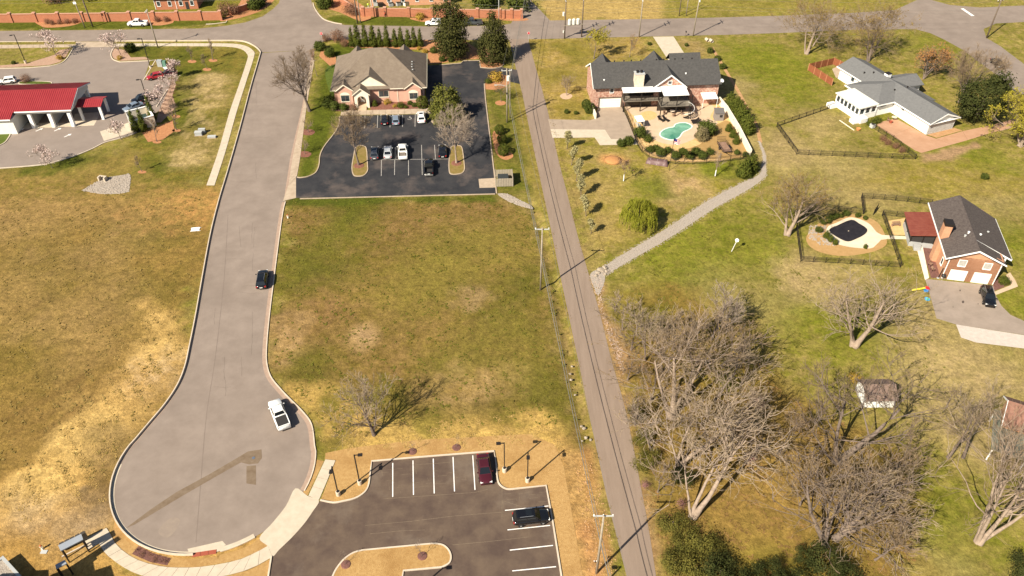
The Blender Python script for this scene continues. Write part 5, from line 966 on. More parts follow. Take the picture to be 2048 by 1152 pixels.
for k, (x, y, lab, h) in enumerate([(384,122,'staked young tree nearest the street sidewalk bend, left of three',4.2),(426,120,'tallest staked young tree near the sidewalk bend',5.6),(414,138,'staked young tree below the other two near the sidewalk bend',4.0),(353,260,'bare young tree at the right of the bin enclosure mulch',5.6),(314,283,'bare young tree below the bin enclosure',5.2),(284,343,'small bare tree on the verge right of the rock apron',3.8),(352,232,'bare twiggy shrub tree right of the parked cars',4.6)]):
    pr = dict(twig=TWIG_TAN, r=.07, limbs=9, limb_t=(.3,1), up=.14, crown=.6, dens=.6, spread=(22,50))
    if yb is None: _, yb = tree(x, y, lab, h=4.2, group='young trees on the verge', name='young_tree', **pr)
    else: tree(x, y, lab, h=4.2, mesh=yb, rz=k*2.1, s=h/4.2, group='young trees on the verge', name='young_tree')
    sheet('mulch_ring', [(x+9*math.cos(a), y+3.2*math.sin(a)+1) for a in np.linspace(0, 5.8, 12)], .02, MULCH_OR)
nb = None
for k, (x, y, lab, h) in enumerate([(692,1130,'leafless sapling at the left end of the straw island',2.6),(845,1113,'leafless sapling at the right end of the straw island',3.4),(825,903,'leafless sapling in a mulch ring above the stall lines',2.6),(913,895,'leafless sapling in a mulch ring left of the red sedan',2.6)]):
    pr = dict(twig=TWIG_PALE, bark=BARK, r=.035, limbs=7, limb_t=(.35,1), up=.14, crown=.6, k2=3, k3=3, k4=0, rmin=.008)
    if nb is None: _, nb = tree(x, y, lab, h=2.6, group='saplings round the new car park', name='sapling', **pr)
    else: tree(x, y, lab, h=2.6, mesh=nb, rz=k*1.7, s=h/2.6, group='saplings round the new car park', name='sapling')
    MB().lathe([(.62,0),(.55,.08),(.2,.12)], 16).build('mulch_ring', MULCH_DK).location = P(x, y) + Vector((0,0,.13 if k < 2 else .004)); C.objects[-1]['kind'] = 'structure'
for x, y, h in ((617,264,2.2),(610,308,2.0)):
    tree(x, y, 'small bare ornamental tree in a red mulch ring on the office lawn, %s' % ('upper of two' if y < 300 else 'lower of two'), h=h*1.6, twig=TWIG_TAN, r=.08, limbs=8, limb_t=(.15,.9), dens=.6, name='young_tree', group='ornamental trees on the office lawn')
tree(1002,203,'small bare tree in an orange mulch ring beside the tall pole', h=5, twig=TWIG_TAN, r=.09, limbs=9, limb_t=(.35,1), bud=L_ORG, budn=.4, buds=.1, dens=.7, name='young_tree'); sheet('mulch_ring', [(1001+11*math.cos(a), 206+5*math.sin(a)) for a in np.linspace(0, 5.8, 12)], .02, MULCH_OR)
rm = P(1247,362); tree(1247,362,'young red maple with white trunk wrap on the ranch lawn', h=5.4, twig=TWIG_TAN, r=.07, limbs=9, limb_t=(.4,1), bud=L_BRN, budn=.8, buds=.1, dens=.6, name='young_tree', up=.12, crown=.6)
tree(1430,353,'leafless young tree with white trunk wrap below the pool fence', h=5.6, bark=BARK_PALE, twig=TWIG_TAN, r=.08, limbs=9, limb_t=(.35,1), dens=.5, name='young_tree', up=.12, crown=.6)
for x, y in ((1247,362),(1430,353)): tag(MB().lathe([(.1,0),(.09,1.5)],8).build('trunk_wrap', WHITE), 'white wrap round the %s trunk' % ('red maple' if x < 1300 else 'leafless young tree'), 'tree wrap').location = P(x,y)
# flowering pears along the lane
pm_ = None
for k, (x, y, h, nm_) in enumerate([(1134,297,4.4,'farthest'),(1143,330,4.4,'second from the far end'),(1153,362,4.6,'third from the far end'),(1162,395,4.6,'third from the near end'),(1172,432,4.4,'second from the near end'),(1182,467,3.4,'nearest and smallest')]):
    pr = dict(twig=TWIG_TAN, r=.07, limbs=14, limb_t=(.15,1), up=.22, crown=.5, spread=(15,38), dens=.8, bud=L_PEAR, budn=2.0, buds=.12)
    lab = 'young flowering tree in the row along the lane, ' + nm_
    if pm_ is None: _, pm_ = tree(x, y, lab, h=4.4, group='young trees in a row along the lane', name='young_tree', **pr)
    else: tree(x, y, lab, h=4.4, mesh=pm_, rz=k*1.1, s=h/4.4, group='young trees in a row along the lane', name='young_tree')

# ---- evergreen crowns made of leaf clumps
def leaves_out(rng, pts, nrm, size, wild):            # small faces that mostly face outward
    N = len(pts); n = unit(nrm + rng.normal(0, wild, (N,3))); a = unit(np.cross(n, rng.normal(0,1,(N,3)))); b = np.cross(n, a); s = size*rng.uniform(.6,1.35,(N,1)); s2 = s*rng.uniform(.5,.9,(N,1))
    V = np.stack([pts-a*s-b*s2*.3, pts-a*s*.1-b*s2, pts+a*s+b*s2*.2, pts+a*s*.1+b*s2], 1).reshape(-1,3); return V, np.arange(4*N).reshape(-1,4)
def clumps(rng, fn, nc, nl, cr_, lsz, flat=0.0, wild=.55):     # fn(rng,n) -> clump centres
    c = fn(rng, nc); d = rng.normal(0, cr_, (nc*nl,3)); cc_ = np.repeat(c, nl, 0); p = cc_ + d; mid = c.mean(0)*np.array([1,1,.7]); return leaves_out(rng, p, unit(cc_-mid)*.9 + unit(d)*.7, lsz, wild)
def ell(rx, ry, rz, cz, hollow=.55):
    def f(rng, n):
        d = unit(rng.normal(0,1,(n,3))); r = rng.uniform(hollow,1,(n,1))**.6; return d*r*np.array([rx,ry,rz]) + np.array([0,0,cz])
    return f
def cone(r, h, z0=.2, p=.9, hollow=.6):
    def f(rng, n):
        t = 1-np.sqrt(rng.uniform(0,1,n)); a = rng.uniform(0,2*np.pi,n); rr = r*(1-t)**p*rng.uniform(hollow,1,n); rr = np.where(t < .08, rr*.85, rr); return np.stack([rr*np.cos(a), rr*np.sin(a), z0+t*(h-z0)], 1)
    return f
def bush_mesh(seed, fn, nc, nl, crr, lsz, mat, flat=0): rng = np.random.default_rng(seed); return add_mesh('foliage', *clumps(rng, fn, nc, nl, crr, lsz, flat), mat)
STEM = MB().tube([(0,0,0),(0,0,1)], [.06,.04], 6).mesh('stem')
def plant(name, label, cat, p, me, s=1.0, rz=0.0, group=None, sz=None, stem=.5):
    o = thing(name, label, cat, p, rz, group); o.scale = (s,s,sz or s); link('crown', me, parent=o)
    st = link('trunk', STEM, BARK, o); st.scale = (1,1,stem); return o
def bigtree(px, py, label, parts, mat, trunk_h, tr=.3, name='evergreen_tree', seed=1):
    o = thing(name, label, 'tree', P(px,py)); rng = np.random.default_rng(seed); ps = []
    for fn, nc, nl, crr, lsz in parts: ps.append(clumps(rng, fn, nc, nl, crr, lsz, .3))
    link('crown', add_mesh('crown', *join(ps), mat), parent=o); MB().tube([(0,0,0),(.05,0,trunk_h*.5),(0,.05,trunk_h)], [tr*1.3,tr,tr*.3], 8).build('trunk', BARK, o, True)
    m = MB(); rr = random.Random(seed)
    for k in range(9):
        z = trunk_h*(.25+.07*k); a = k*2.4; m.tube([(0,0,z),(math.cos(a)*1.2,math.sin(a)*1.2,z+.5),(math.cos(a)*2.2,math.sin(a)*2.2,z+.7)], [tr*.3,tr*.2,.03], 5, False)
    m.build('limb', BARK, o); return o
def off(f, x, y, z): return lambda rng, n: f(rng, n) + np.array([x,y,z])
bigtree(905,112,'tallest dark evergreen behind the office, left of two', [(cone(4.6,17,1.2,.55,.35),270,46,.55,.20),(off(ell(2.2,2,2,0),-2.4,0,5.5),22,40,.5,.2),(off(ell(2.2,2,2,0),2.6,-.5,9.5),20,40,.5,.2),(off(ell(2.0,2,1.8,0),-2.2,-.5,12),18,40,.5,.2)], L_CED, 15, .35, seed=4)
bigtree(988,122,'broad evergreen behind the office beside the lane, right of two', [(cone(4.8,12.5,.6,.6,.4),250,46,.5,.2)], L_CED, 11, .3, seed=5)
bigtree(893,238,'rounded glossy magnolia beside the office car park', [(cone(4.5,9.0,.3,.5,.5),230,42,.42,.20)], L_MAG, 7, .22, 'magnolia_tree', seed=6)
bigtree(1950,243,'large dark evergreen right of the white house', [(ell(5.2,4.6,5.4,5.6,.6),190,44,.55,.2),(off(ell(2.6,2.4,2.4,0),2.5,1,9.2),40,44,.5,.2)], L_DARK, 9, .35, seed=7)
# willow: arching domes of hanging strands
def willow():
    rng = np.random.default_rng(11); o = thing('willow_tree', 'weeping willow with bright green hanging strands on the ranch lawn', 'tree', P(1276,452))
    K, n = 90, 11; ka = rng.uniform(0,2*np.pi,K); kr = 3.2*np.sqrt(rng.uniform(.01,1,K)); N = K*n
    bx = np.repeat(kr*np.cos(ka),n) + rng.normal(0,.2,N); by = np.repeat(kr*np.sin(ka),n) + rng.normal(0,.2,N); r = np.hypot(bx,by)
    top = 5.3*np.sqrt(np.clip(1-(r/4.3)**2,.05,1)) + np.repeat(rng.normal(0,.35,K),n); bot = np.repeat(rng.uniform(.1,1.5,K),n) + rng.uniform(0,.5,N) + np.clip(1-r/3.3,0,1)*1.8
    t = np.linspace(0,1,6)[None]; out = 1+.12*np.sin(t*np.pi*.6); x = bx[:,None]*out + rng.normal(0,.04,(N,6)); y = by[:,None]*out + rng.normal(0,.04,(N,6)); z = top[:,None]*(1-t) + bot[:,None]*t
    pts = np.stack([x,y,z],-1); V1 = tubes(pts, np.full((N,6),.022), 3)
    q = rng.integers(0,N,9000); tt = rng.uniform(0,1,9000); ii = np.minimum((tt*5).astype(int),4); fr = (tt*5-ii)[:,None]; c = pts[q,ii]*(1-fr)+pts[q,ii+1]*fr + rng.normal(0,.06,(9000,3))
    az = rng.uniform(0,6.28,9000); hv = np.stack([np.cos(az),np.sin(az),np.zeros(9000)],-1)*.035; up_ = np.array([0,0,.17]); V2 = (np.stack([c-up_, c-hv, c+up_, c+hv],1).reshape(-1,3), np.arange(36000).reshape(-1,4))
    link('crown', add_mesh('crown', *join([V1,V2]), L_WIL), parent=o)
    big, tw, _ = bare_tree(77, 5.2, r=.2, limbs=8, k2=4, k3=3, k4=0, spread=(35,70)); link('trunk', add_mesh('trunk', *big, BARK), parent=o)
willow()
# arborvitae screen behind the office
ARB = bush_mesh(21, cone(.85,4.6,.1,.75,.75), 130, 26, .16, .10, L_ARB)
for k, (x, tp) in enumerate(zip((704.5,716,731,747,761,774.5,790.5,803,817,828.5,841),(55,47,48,50,56,49,58,54,58,54,57))):
    h = ht(x, 93, tp); plant('arborvitae', 'narrow arborvitae in the screen behind the office, number %s from the left end' % ('one two three four five six seven eight nine ten eleven'.split()[k]), 'shrub', P(x, 93), ARB, h/4.6*(.88,1.05,.95,1.1,.9)[k % 5], k*1.9, 'arborvitae screen behind the office', sz=h/4.6)
for k, (x, y, h, s_) in enumerate([(272,263,4.3,'left'),(289,262,4.6,'middle'),(306,240,5.0,'right')]): plant('arborvitae', 'narrow arborvitae against the car wash bin enclosure, %s of three' % s_, 'shrub', P(x,y), ARB, .95, k*2, 'arborvitae at the bin enclosure', sz=h/4.6*1.2)
# clipped shrubs
DOME = bush_mesh(22, ell(1,1,1.15,.95,.93), 260, 26, .07, .06, L_SHR); ROUND = bush_mesh(23, ell(1,1,.85,.7,.6), 90, 26, .17, .10, L_SHR); LOOSE = bush_mesh(24, ell(1,1,.8,.7,.3), 60, 24, .22, .10, L_SHR); GOLD = bush_mesh(25, ell(1,1,.7,.5,.4), 50, 22, .2, .09, L_GOLD); DOMEA = bush_mesh(29, ell(1,1,1.15,.95,.93), 260, 26, .07, .06, L_ARB)
BRNB = bush_mesh(26, ell(1,1,.9,.7,.2), 80, 22, .25, .06, L_BRN); YELB = bush_mesh(27, ell(1,1,.8,.6,.3), 60, 22, .2, .09, L_ARB); CYP = bush_mesh(28, cone(1.0,2.9,.05,.6,.7), 110, 26, .2, .10, L_ARB)
for x, y, s, n in ((999,267,1.0,'farthest'),(1004,286,1.0,'middle'),(1007,309,1.15,'nearest')): plant('clipped_shrub', 'clipped dome shrub in orange mulch by the lane, %s of three' % n, 'shrub', P(x,y), DOMEA, s*1.02, x, 'clipped domes by the lane')
plant('clipped_shrub', 'large clipped egg-shaped shrub at the right corner of the office front', 'shrub', P(845,215), DOMEA, 1.35)
for x, y, s, me, lab in [(750,212,.75,CYP,'slim green shrub right of the office porch'),(775,207,1.1,GOLD,'golden shrub in the office front bed'),(790,214,.7,GOLD,'low golden shrub in front of the office window'),(802,214,1.1,YELB,'bright green low shrub in the middle of the office front bed'),(820,209,.7,ROUND,'small round shrub left of the egg-shaped shrub'),(829,213,.75,ROUND,'small low shrub touching the egg-shaped shrub'),(812,216,.6,YELB,'tiny low shrub at the edge of the office front bed'),
        (657,212,1.9,LOOSE,'loose dark shrub at the left corner of the office'),(672,218,1.6,LOOSE,'wide dark shrub left of the office porch'),(690,220,1.4,LOOSE,'dark spreading shrub at the office front left'),(708,220,1.2,BRNB,'brownish shrub next to the porch steps'),
        (640,100,1.8,ROUND,'dark evergreen bush at the street corner behind the office'),(661,112,1.7,ROUND,'dark evergreen bush left of the office roof'),(676,82,2.4,BRNB,'tall brown twiggy bush left of the arborvitae screen'),(690,92,1.6,BRNB,'brown twiggy bush behind the office roof'),(652,82,1.5,BRNB,'rusty bush at the street corner'),
        (985,122,3.0,BRNB,'big reddish brown shrub in the island by the lane'),(992,160,2.1,GOLD,'orange shrub in the bed beside the tall pole'),(977,166,1.1,YELB,'small olive shrub at the bed corner by the lane'),
        (868,105,1.2,ROUND,'dark shrub behind the office under the tall evergreen'),(885,122,1.0,ROUND,'low shrub in the orange mulch behind the office'),(902,123,.9,ROUND,'low dark shrub beneath the tall evergreen'),(850,105,1.0,GOLD,'golden shrub in the mulch behind the office'),(838,99,.8,GOLD,'small golden shrub behind the arborvitae screen'),
        (1257,287,1.35,ROUND,'rounded shrub left outside the pool fence corner'),(1243,291,1.2,ROUND,'rounded shrub on the lawn below the ranch driveway'),
        (1280,272,1.7,ROUND,'wide dark shrub at the left of the pool patio'),(1295,282,1.25,LOOSE,'leafy shrub just below the wide dark shrub by the pool'),
        (1179,225,1.5,DOME,'dark round shrub beside the garage wing wall, lower of two'),(1172,216,1.3,DOME,'dark round shrub beside the garage wing wall, upper of two'),
        (1412,268,2.4,ROUND,'big dark bush at the right of the pool'),(1133,226,.7,ROUND,'small bush on the ranch lawn beside the driveway'),(1152,228,.6,ROUND,'tiny bush on the ranch lawn near the garage'),
        (1968,357,.9,ROUND,'single bush on the open lawn right of the white house'),(2006,566,1.2,YELB,'olive bush at the right corner of the brick house'),(1742,250,1.3,YELB,'green hedge bush below the sunroom windows'),(1753,244,1.2,YELB,'green bush against the white house porch wall')]:
    plant('shrub', lab, 'shrub', P(x,y), me, s*.78, x*.7)
plant('dwarf_conifer', 'pale conical shrub beside the big bush at the pool', 'shrub', P(1403,278), bush_mesh(31, cone(1.6,3.2,.05,.6,.8), 120, 26, .2, .11, M('grey_green_leaf', (.14,.11,.045), (.18,.145,.07), 2)), 1.0)
for k, (x, y) in enumerate([(1299,303),(1312,302),(1322,311),(1337,305),(1350,316),(1365,308),(1379,317),(1391,307),(1404,316),(1419,308),(1474,308),(1490,312)]):
    plant('fence_shrub', 'round shrub in the row inside the pool fence, %s from the left' % ('first second third fourth fifth sixth seventh eighth ninth tenth eleventh last'.split()[k]), 'shrub', P(x,y), LOOSE if k % 3 == 0 else ROUND, (.95,.85,1.0,.88)[k % 4] if k < 10 else .6, k*1.7, 'round shrubs inside the pool fence')
for k, (x, y) in enumerate([(1459,212),(1468,222),(1476,232),(1484,246),(1494,265)]): plant('cypress_shrub', 'bushy cypress behind the cream pool wall, %s from the house' % 'first second third fourth fifth'.split()[k], 'shrub', P(x,y), CYP, 1.3+.08*k, k, 'cypress row behind the cream wall')
for k, (x, y) in enumerate([(1457,262),(1465,274),(1472,287)]): plant('small_conifer', 'small conifer inside the cream pool wall, %s' % ('upper of three','middle of three','lower of three')[k], 'shrub', P(x,y), CYP, .75, k, 'small conifers inside the cream wall')
for k, (x, y, s) in enumerate([(1486,352,1.5),(1499,342,1.5)]): plant('conifer', 'leaning conifer at the lower end of the cream wall, %s' % ('left of two','right of two')[k], 'shrub', P(x,y), CYP, s, k, 'conifers at the end of the cream wall')
for k, (x, y, s, me) in enumerate([(1646,447,.9,LOOSE),(1655,444,.9,ROUND),(1664,438,.9,ROUND),(1672,435,.8,ROUND),(1682,434,.6,ROUND),(1692,430,.9,ROUND),(1715,433,.7,ROUND),(1730,438,.6,ROUND),(1637,463,.9,ROUND),(1652,475,.8,CYP),(1661,482,.7,CYP),(1670,488,.65,CYP),(1730,496,.5,CYP)]):
    plant('bed_shrub', 'small shrub in the bed round the covered pool, %s clockwise from its left' % ('first second third fourth fifth sixth seventh eighth ninth tenth eleventh twelfth thirteenth'.split()[k]), 'shrub', P(x,y), me, s*.7, k, 'shrubs round the covered pool')
for k, (x, y) in enumerate([(1765,281),(1775,289),(1790,296),(1803,304)]): plant('bed_shrub', 'dark reddish shrub along the driveway fence of the white house, %s from the house' % 'first second third fourth'.split()[k], 'shrub', P(x,y), BRNB, .8, k, 'shrubs along the driveway fence')
for k, (x, y) in enumerate([(1420,105),(1434,121),(1445,137),(1299,90),(1373,92)]): plant('lawn_bush', ['upper','middle','lower','left front','right front'][k] + ' small round bush on the dry lawn of the ranch house', 'shrub', P(x,y), ROUND, .8 if k < 3 else .5, k)
mulb = bush_mesh(32, ell(1,1,.6,.4,.3), 26, 18, .2, .06, L_BRN)
for k, (x, y) in enumerate([(276,1100),(287,1106),(300,1110),(312,1116),(325,1121),(283,1112),(310,1123),(332,1123)]): plant('bed_seedling', 'tiny dark plant in the mulch bed below the turning circle, %s' % 'first second third fourth fifth sixth seventh eighth'.split()[k], 'plant', P(x,y), mulb, .38, k, 'tiny plants in the mulch bed')
k = 0
for row in range(9):
    for c in range(3):
        x, y = 344 - row*3.2 + c*7 + (row > 4)*2, 160 + row*8.2 + c*1.2
        plant('verge_seedling', 'seedling in the car wash verge mulch, row %s from the top, %s of three' % ('one two three four five six seven eight nine'.split()[row], ('left','middle','right')[c]), 'plant', P(x,y), mulb, .42, k, 'seedlings in the car wash verge'); k += 1
for k, (x, y, s) in enumerate([(95,47,.8),(105,49,.8),(120,48,.8),(135,47,.8),(150,46,.8),(315,43,.9),(333,43,.9)]): plant('wall_shrub', 'dry shrub in the mulch under the perimeter wall, %s from the left' % 'first second third fourth fifth sixth seventh'.split()[k], 'shrub', P(x,y), BRNB, s, k, 'dry shrubs under the perimeter wall')
for x, y, s, me, lab in [(470,28,1.8,BRNB,'bare bush behind the left entrance wall'),(452,30,2.2,BRNB,'tall bare bush at the end of the left perimeter wall'),(508,18,1.8,ROUND,'evergreen bush beside the left entrance sign'),(520,12,1.6,ROUND,'evergreen bush nearest the side road at the top'),(650,14,2.2,ROUND,'evergreen bush right of the side road at the top'),(700,25,1.8,BRNB,'bare bush in front of the right entrance wall'),(708,30,1.5,BRNB,'brown bush at the foot of the wooden pole pair'),(840,38,1.3,GOLD,'tan grass clump under the top brick wall'),(967,13,3.2,ROUND,'bright green tree-like bush behind the top brick wall'),(1035,20,3.2,LOOSE,'dark conifer at the end of the top brick wall'),(180,-6,4,LOOSE,'dark evergreen at the top left edge of the frame'),(110,5,3,BRNB,'bare bush behind the top left wall'),(28,136-8,.5,ROUND,'small shrub in the car wash entrance bed'),(120,118,.8,GOLD,'golden flowers in the left entrance bed of the car wash'),(240,118,.7,GOLD,'golden flowers in the right entrance bed of the car wash'),(262,102,1.3,ROUND,'dark evergreen beside the right car wash entrance bed'),(54,164,1.2,BRNB,'bare reddish shrub on the island behind the red roof'),(5,264,.7,BRNB,'brown shrub at the left wall of the car wash')]:
    plant('shrub', lab, 'shrub', P(x,y), me, s, x*.3)
# undergrowth of the thicket
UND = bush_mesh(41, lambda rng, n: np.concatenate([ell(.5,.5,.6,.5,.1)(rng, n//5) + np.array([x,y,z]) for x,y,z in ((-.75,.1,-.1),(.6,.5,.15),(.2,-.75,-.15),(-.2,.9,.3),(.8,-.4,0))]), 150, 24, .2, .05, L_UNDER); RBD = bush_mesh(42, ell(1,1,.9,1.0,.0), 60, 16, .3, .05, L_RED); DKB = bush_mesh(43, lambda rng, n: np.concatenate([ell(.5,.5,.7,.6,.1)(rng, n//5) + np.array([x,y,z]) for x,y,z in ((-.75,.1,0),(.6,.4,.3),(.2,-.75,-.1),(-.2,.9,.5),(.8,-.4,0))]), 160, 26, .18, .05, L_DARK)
for x, y, s, me, lab in [(1283,880,1.2,UND,'olive bush by the lane beneath the largest thicket tree'),(1290,925,1.5,UND,'bright olive bush by the lane halfway along the thicket'),(1270,830,1.2,UND,'low olive bush by the lane at the thicket middle'),(1365,960,1.4,DKB,'dark evergreen bush behind the pale leaning tree'),(1400,1085,1.7,UND,'large green bush at the foot of the thicket'),(1440,1148,1.8,DKB,'dark evergreen mass at the bottom of the thicket'),(1350,1130,1.5,UND,'green bush beside the lane at the bottom edge'),(1392,1140,1.7,UND,'green bush in the middle of the bottom edge clump'),(1425,1105,1.3,UND,'green bush right of the large one at the thicket foot'),(1365,1090,1.2,UND,'small olive bush left of the large one at the thicket foot'),(1345,1050,1.5,UND,'olive bush left of the dead-looking tree'),(1290,975,.7,RBD,'pink redbud spray leaning over the lane'),(1362,1012,.7,RBD,'pink redbud between the pale leaning trees'),(1510,815,1.3,RBD,'pink redbud at the lawn edge of the thicket'),(1500,925,1.0,RBD,'faint pink redbud right of the dead-looking tree'),(1648,1138,2.0,DKB,'dark evergreen doubling as shadow at the bottom edge under the brown bare trees'),(1535,1160,1.6,DKB,'dark evergreen clump doubling as shadow at the bottom edge of the frame'),(1470,1172,1.6,DKB,'dark evergreen clump right of the bottom edge thicket'),(1500,1168,1.5,DKB,'dark evergreen clump doubling as shadow between the two bottom thickets'),(1575,1168,1.7,DKB,'dark evergreen clump doubling as shadow left of the largest bottom evergreen'),(1690,1165,1.6,DKB,'dark evergreen clump doubling as shadow right of the largest bottom evergreen'),(1606,1122,1.1,DKB,'smaller dark evergreen doubling as shadow left of the paired brown trees'),(1708,760,.9,GOLD,'golden forsythia behind the white shed'),(2046,1150,1.6,DKB,'dark bush with white flowers at the lower right corner'),(1455,770,1.5,UND,'low bush on the lawn side of the thicket'),(1310,660,1.2,UND,'low bush at the top of the thicket')]:  # bottom-edge dark evergreens are part bush, part stand-in for shadow patches
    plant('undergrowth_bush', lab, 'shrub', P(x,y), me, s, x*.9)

# ================================================================== VEHICLES
TYRE = M('tyre', (.015,.014,.014), None, rough=.85); RIM = M('alloy', (.45,.44,.43), None, rough=.3, metal=.7); CGL = M('car_glass', (.010,.012,.014), None, rough=.04, spec=.7); LAMP = M('headlamp', (.75,.75,.72), None, rough=.1); TAIL = M('tail_lamp', (.35,.02,.02), None, rough=.2); PLATE = M('number_plate', (.7,.7,.66), None, rough=.5); BEDL = M('bed_liner', (.03,.027,.025), None, rough=.8)
def paint(name, c, rough=.25, metal=.0):
    m = M('paint_'+name, c, None, rough=rough, metal=metal, spec=.5); m.node_tree.nodes['Principled BSDF'].inputs['Coat Weight'].default_value = .6; m.node_tree.nodes['Principled BSDF'].inputs['Coat Roughness'].default_value = .08; return m
WHEEL = {}
def wheel_mesh(r):
    if r not in WHEEL:
        m = MB(); m.lathe([(r*.62,-.105),(r*.93,-.11),(r,-.06),(r,.06),(r*.93,.11),(r*.62,.105)], 20); t = m.mesh('tyre', True)
        m = MB(); m.lathe([(.03,-.112),(r*.2,-.112),(r*.62,-.09),(r*.62,.09),(r*.2,.112),(.03,.112)], 20); WHEEL[r] = (t, m.mesh('rim'))
    return WHEEL[r]
def car(kind, px, py, toward, label, col, group=None, L=None):
    """toward: pixel the nose points at"""
    p, q = P(px, py), P(*toward); ang = math.atan2(q.y-p.y, q.x-p.x); cat = 'pickup truck' if kind == 'pickup' else 'car'
    o = thing({'pickup':'pickup_truck','suv':'suv','sedan':'sedan','hatch':'hatchback'}[kind], label, cat, p + Vector((0,0,.03)), ang, group)
    S = {'sedan': dict(L=4.85,Wd=1.82,bz=.92,hz=.90,rz=1.43,cab=(-1.75,1.15,-1.05,.30),deck=.98), 'suv': dict(L=4.75,Wd=1.88,bz=1.05,hz=1.05,rz=1.70,cab=(-2.2,1.15,-1.9,.45),deck=1.05),
         'hatch': dict(L=4.2,Wd=1.76,bz=.95,hz=.92,rz=1.50,cab=(-2.0,1.1,-1.65,.35),deck=.95), 'pickup': dict(L=5.7,Wd=1.96,bz=1.12,hz=1.12,rz=1.84,cab=(-.75,1.45,-.55,.65),deck=1.12)}[kind]
    L = L or S['L']; hw = S['Wd']/2; x0, x1 = -L/2, L/2; pm_ = col
    # body: lofted half section, nose and tail drawn in
    st = [(x0,.82,.34,S['deck']*.80),(x0+.12,.93,.24,S['deck']*.95),(x0+.55,1,.2,S['deck']),(-.9,1,.2,S['bz']),(.6,1,.2,S['bz']),(x1-1.25,1,.2,S['hz']),(x1-.45,.97,.22,S['hz']*.93),(x1-.1,.86,.26,S['hz']*.82),(x1,.70,.34,S['hz']*.68)]
    V = []; Fc = []; n = 10
    for x, wf, zb, zt in st:
        w_ = hw*wf; V += [(x,-w_*.86,zb),(x,-w_,zb+.18),(x,-w_*1.0,zt*.62),(x,-w_*.97,zt*.86),(x,-w_*.86,zt),(x,w_*.86,zt),(x,w_*.97,zt*.86),(x,w_,zt*.62),(x,w_,zb+.18),(x,w_*.86,zb)]
    for i in range(len(st)-1):
        for k in range(n): Fc.append((i*n+k, i*n+(k+1) % n, (i+1)*n+(k+1) % n, (i+1)*n+k))
    Fc += [tuple(range(n))[::-1], tuple(range((len(st)-1)*n, len(st)*n))]
    if kind == 'pickup': Fc = [f for f in Fc if not (all(V[i][0] < -.85 for i in f) and all(abs(V[i][2]-S['deck']) < .12 and V[i][2] > S['deck']*.9 for i in f) and len({V[i][1] > 0 for i in f}) == 2)]
    me = bpy.data.meshes.new('body'); me.from_pydata(V, [], Fc); me.polygons.foreach_set('use_smooth', [True]*len(me.polygons)); me.update(); b = link('body', me, col, o)
    if kind != 'pickup': md = b.modifiers.new('sub', 'SUBSURF'); md.levels = 1; md.render_levels = 1
    c0, c1, t0, t1 = S['cab']; zb = S['bz']-.03; zr = S['rz']; wb, wt = hw*.90, hw*.70
    cab = [(c0,-wb,zb),(c1,-wb,zb),(c1,wb,zb),(c0,wb,zb),(t0,-wt,zr-.05),(t1,-wt,zr-.05),(t1,wt,zr-.05),(t0,wt,zr-.05)]
    m = MB(); m.add(cab, [(0,1,5,4),(1,2,6,5),(2,3,7,6),(3,0,4,7)]); m.add([cab[4],cab[5],cab[6],cab[7],(t0+.15,-wt*.85,zr),(t1-.12,-wt*.85,zr),(t1-.12,wt*.85,zr),(t0+.15,wt*.85,zr)], [(0,1,5,4),(1,2,6,5),(2,3,7,6),(3,0,4,7),(4,5,6,7)]); m.build('cabin', col, o)
    def glass(name, idx, mar=(.08,.10,.08,.10), mid=None):
        a, b_, c, d = [Vector(cab[i]) for i in idx]; nr = (b_-a).cross(d-a).normalized()*.012
        f = lambda u, v: (a*(1-u)+b_*u)*(1-v) + (d*(1-u)+c*u)*v + nr
        segs = [(mar[0],1-mar[2])] if not mid else [(mar[0],mid-.02),(mid+.02,1-mar[2])]
        for u0, u1 in segs: MB().poly([f(u0,mar[1]),f(u1,mar[1]),f(u1,1-mar[3]),f(u0,1-mar[3])]).build(name, CGL, o)
    glass('windshield', (1,2,6,5), (.05,.06,.05,.06)); glass('rear_window', (3,0,4,7), (.08,.15,.08,.10)); glass('side_window', (0,1,5,4), (.06,.14,.10,.12), .5); glass('side_window', (2,3,7,6), (.10,.14,.06,.12), .5)
    if kind in ('suv',): MB().box(-.7,.05,-.42,.42,zr-.005,zr+.008).build('sunroof', CGL, o); [MB().tube([(-1.5,s*wt*.9,zr+.02),(.2,s*wt*.9,zr+.02)], .025, 5).build('roof_rail', RIM if col.name.endswith('black') else BLACKM, o) for s in (-1,1)]
    wr = .36 if kind in ('pickup','suv') else .33; fx, rx = x1-.95, x0+(1.25 if kind == 'pickup' else .95)
    for x in (fx, rx):
        for s in (-1,1):
            t, rm_ = wheel_mesh(wr); wo = link('wheel', t, TYRE, o); wo.location = (x, s*(hw-.07), wr-.03); wo.rotation_euler.x = R(90); link('rim', rm_, RIM, wo)
            MB().prism([(x+math.cos(a)*(wr+.07), s*(hw+.004), max(.2,wr+math.sin(a)*(wr+.07))) for a in np.linspace(0,math.pi,9)], (0,-s*.02,0)).build('wheel_arch', BLACKM, o)
    for s in (-1,1):
        MB().cbox((x1-.20, s*hw*.66, S['hz']*.62), .24, .36, .15).build('headlight', LAMP, o); MB().cbox((x0+.10, s*hw*.74, S['deck']*.66), .16, .24, .2).build('tail_light', TAIL, o)
        MB().cbox((c1-.32, s*(hw+.09), zb+.02), .12, .2, .15).build('mirror', col, o)
    MB().cbox((x1-.02,0,S['hz']*.42), .06, .9, .2).build('grille', BLACKM, o); MB().cbox((x0+.01,0,S['deck']*.55), .05, .5, .13).build('number_plate', PLATE, o); MB().cbox((x1-.06,0,.28), .14, 1.5, .14).build('bumper', RIM if kind == 'pickup' else col, o)
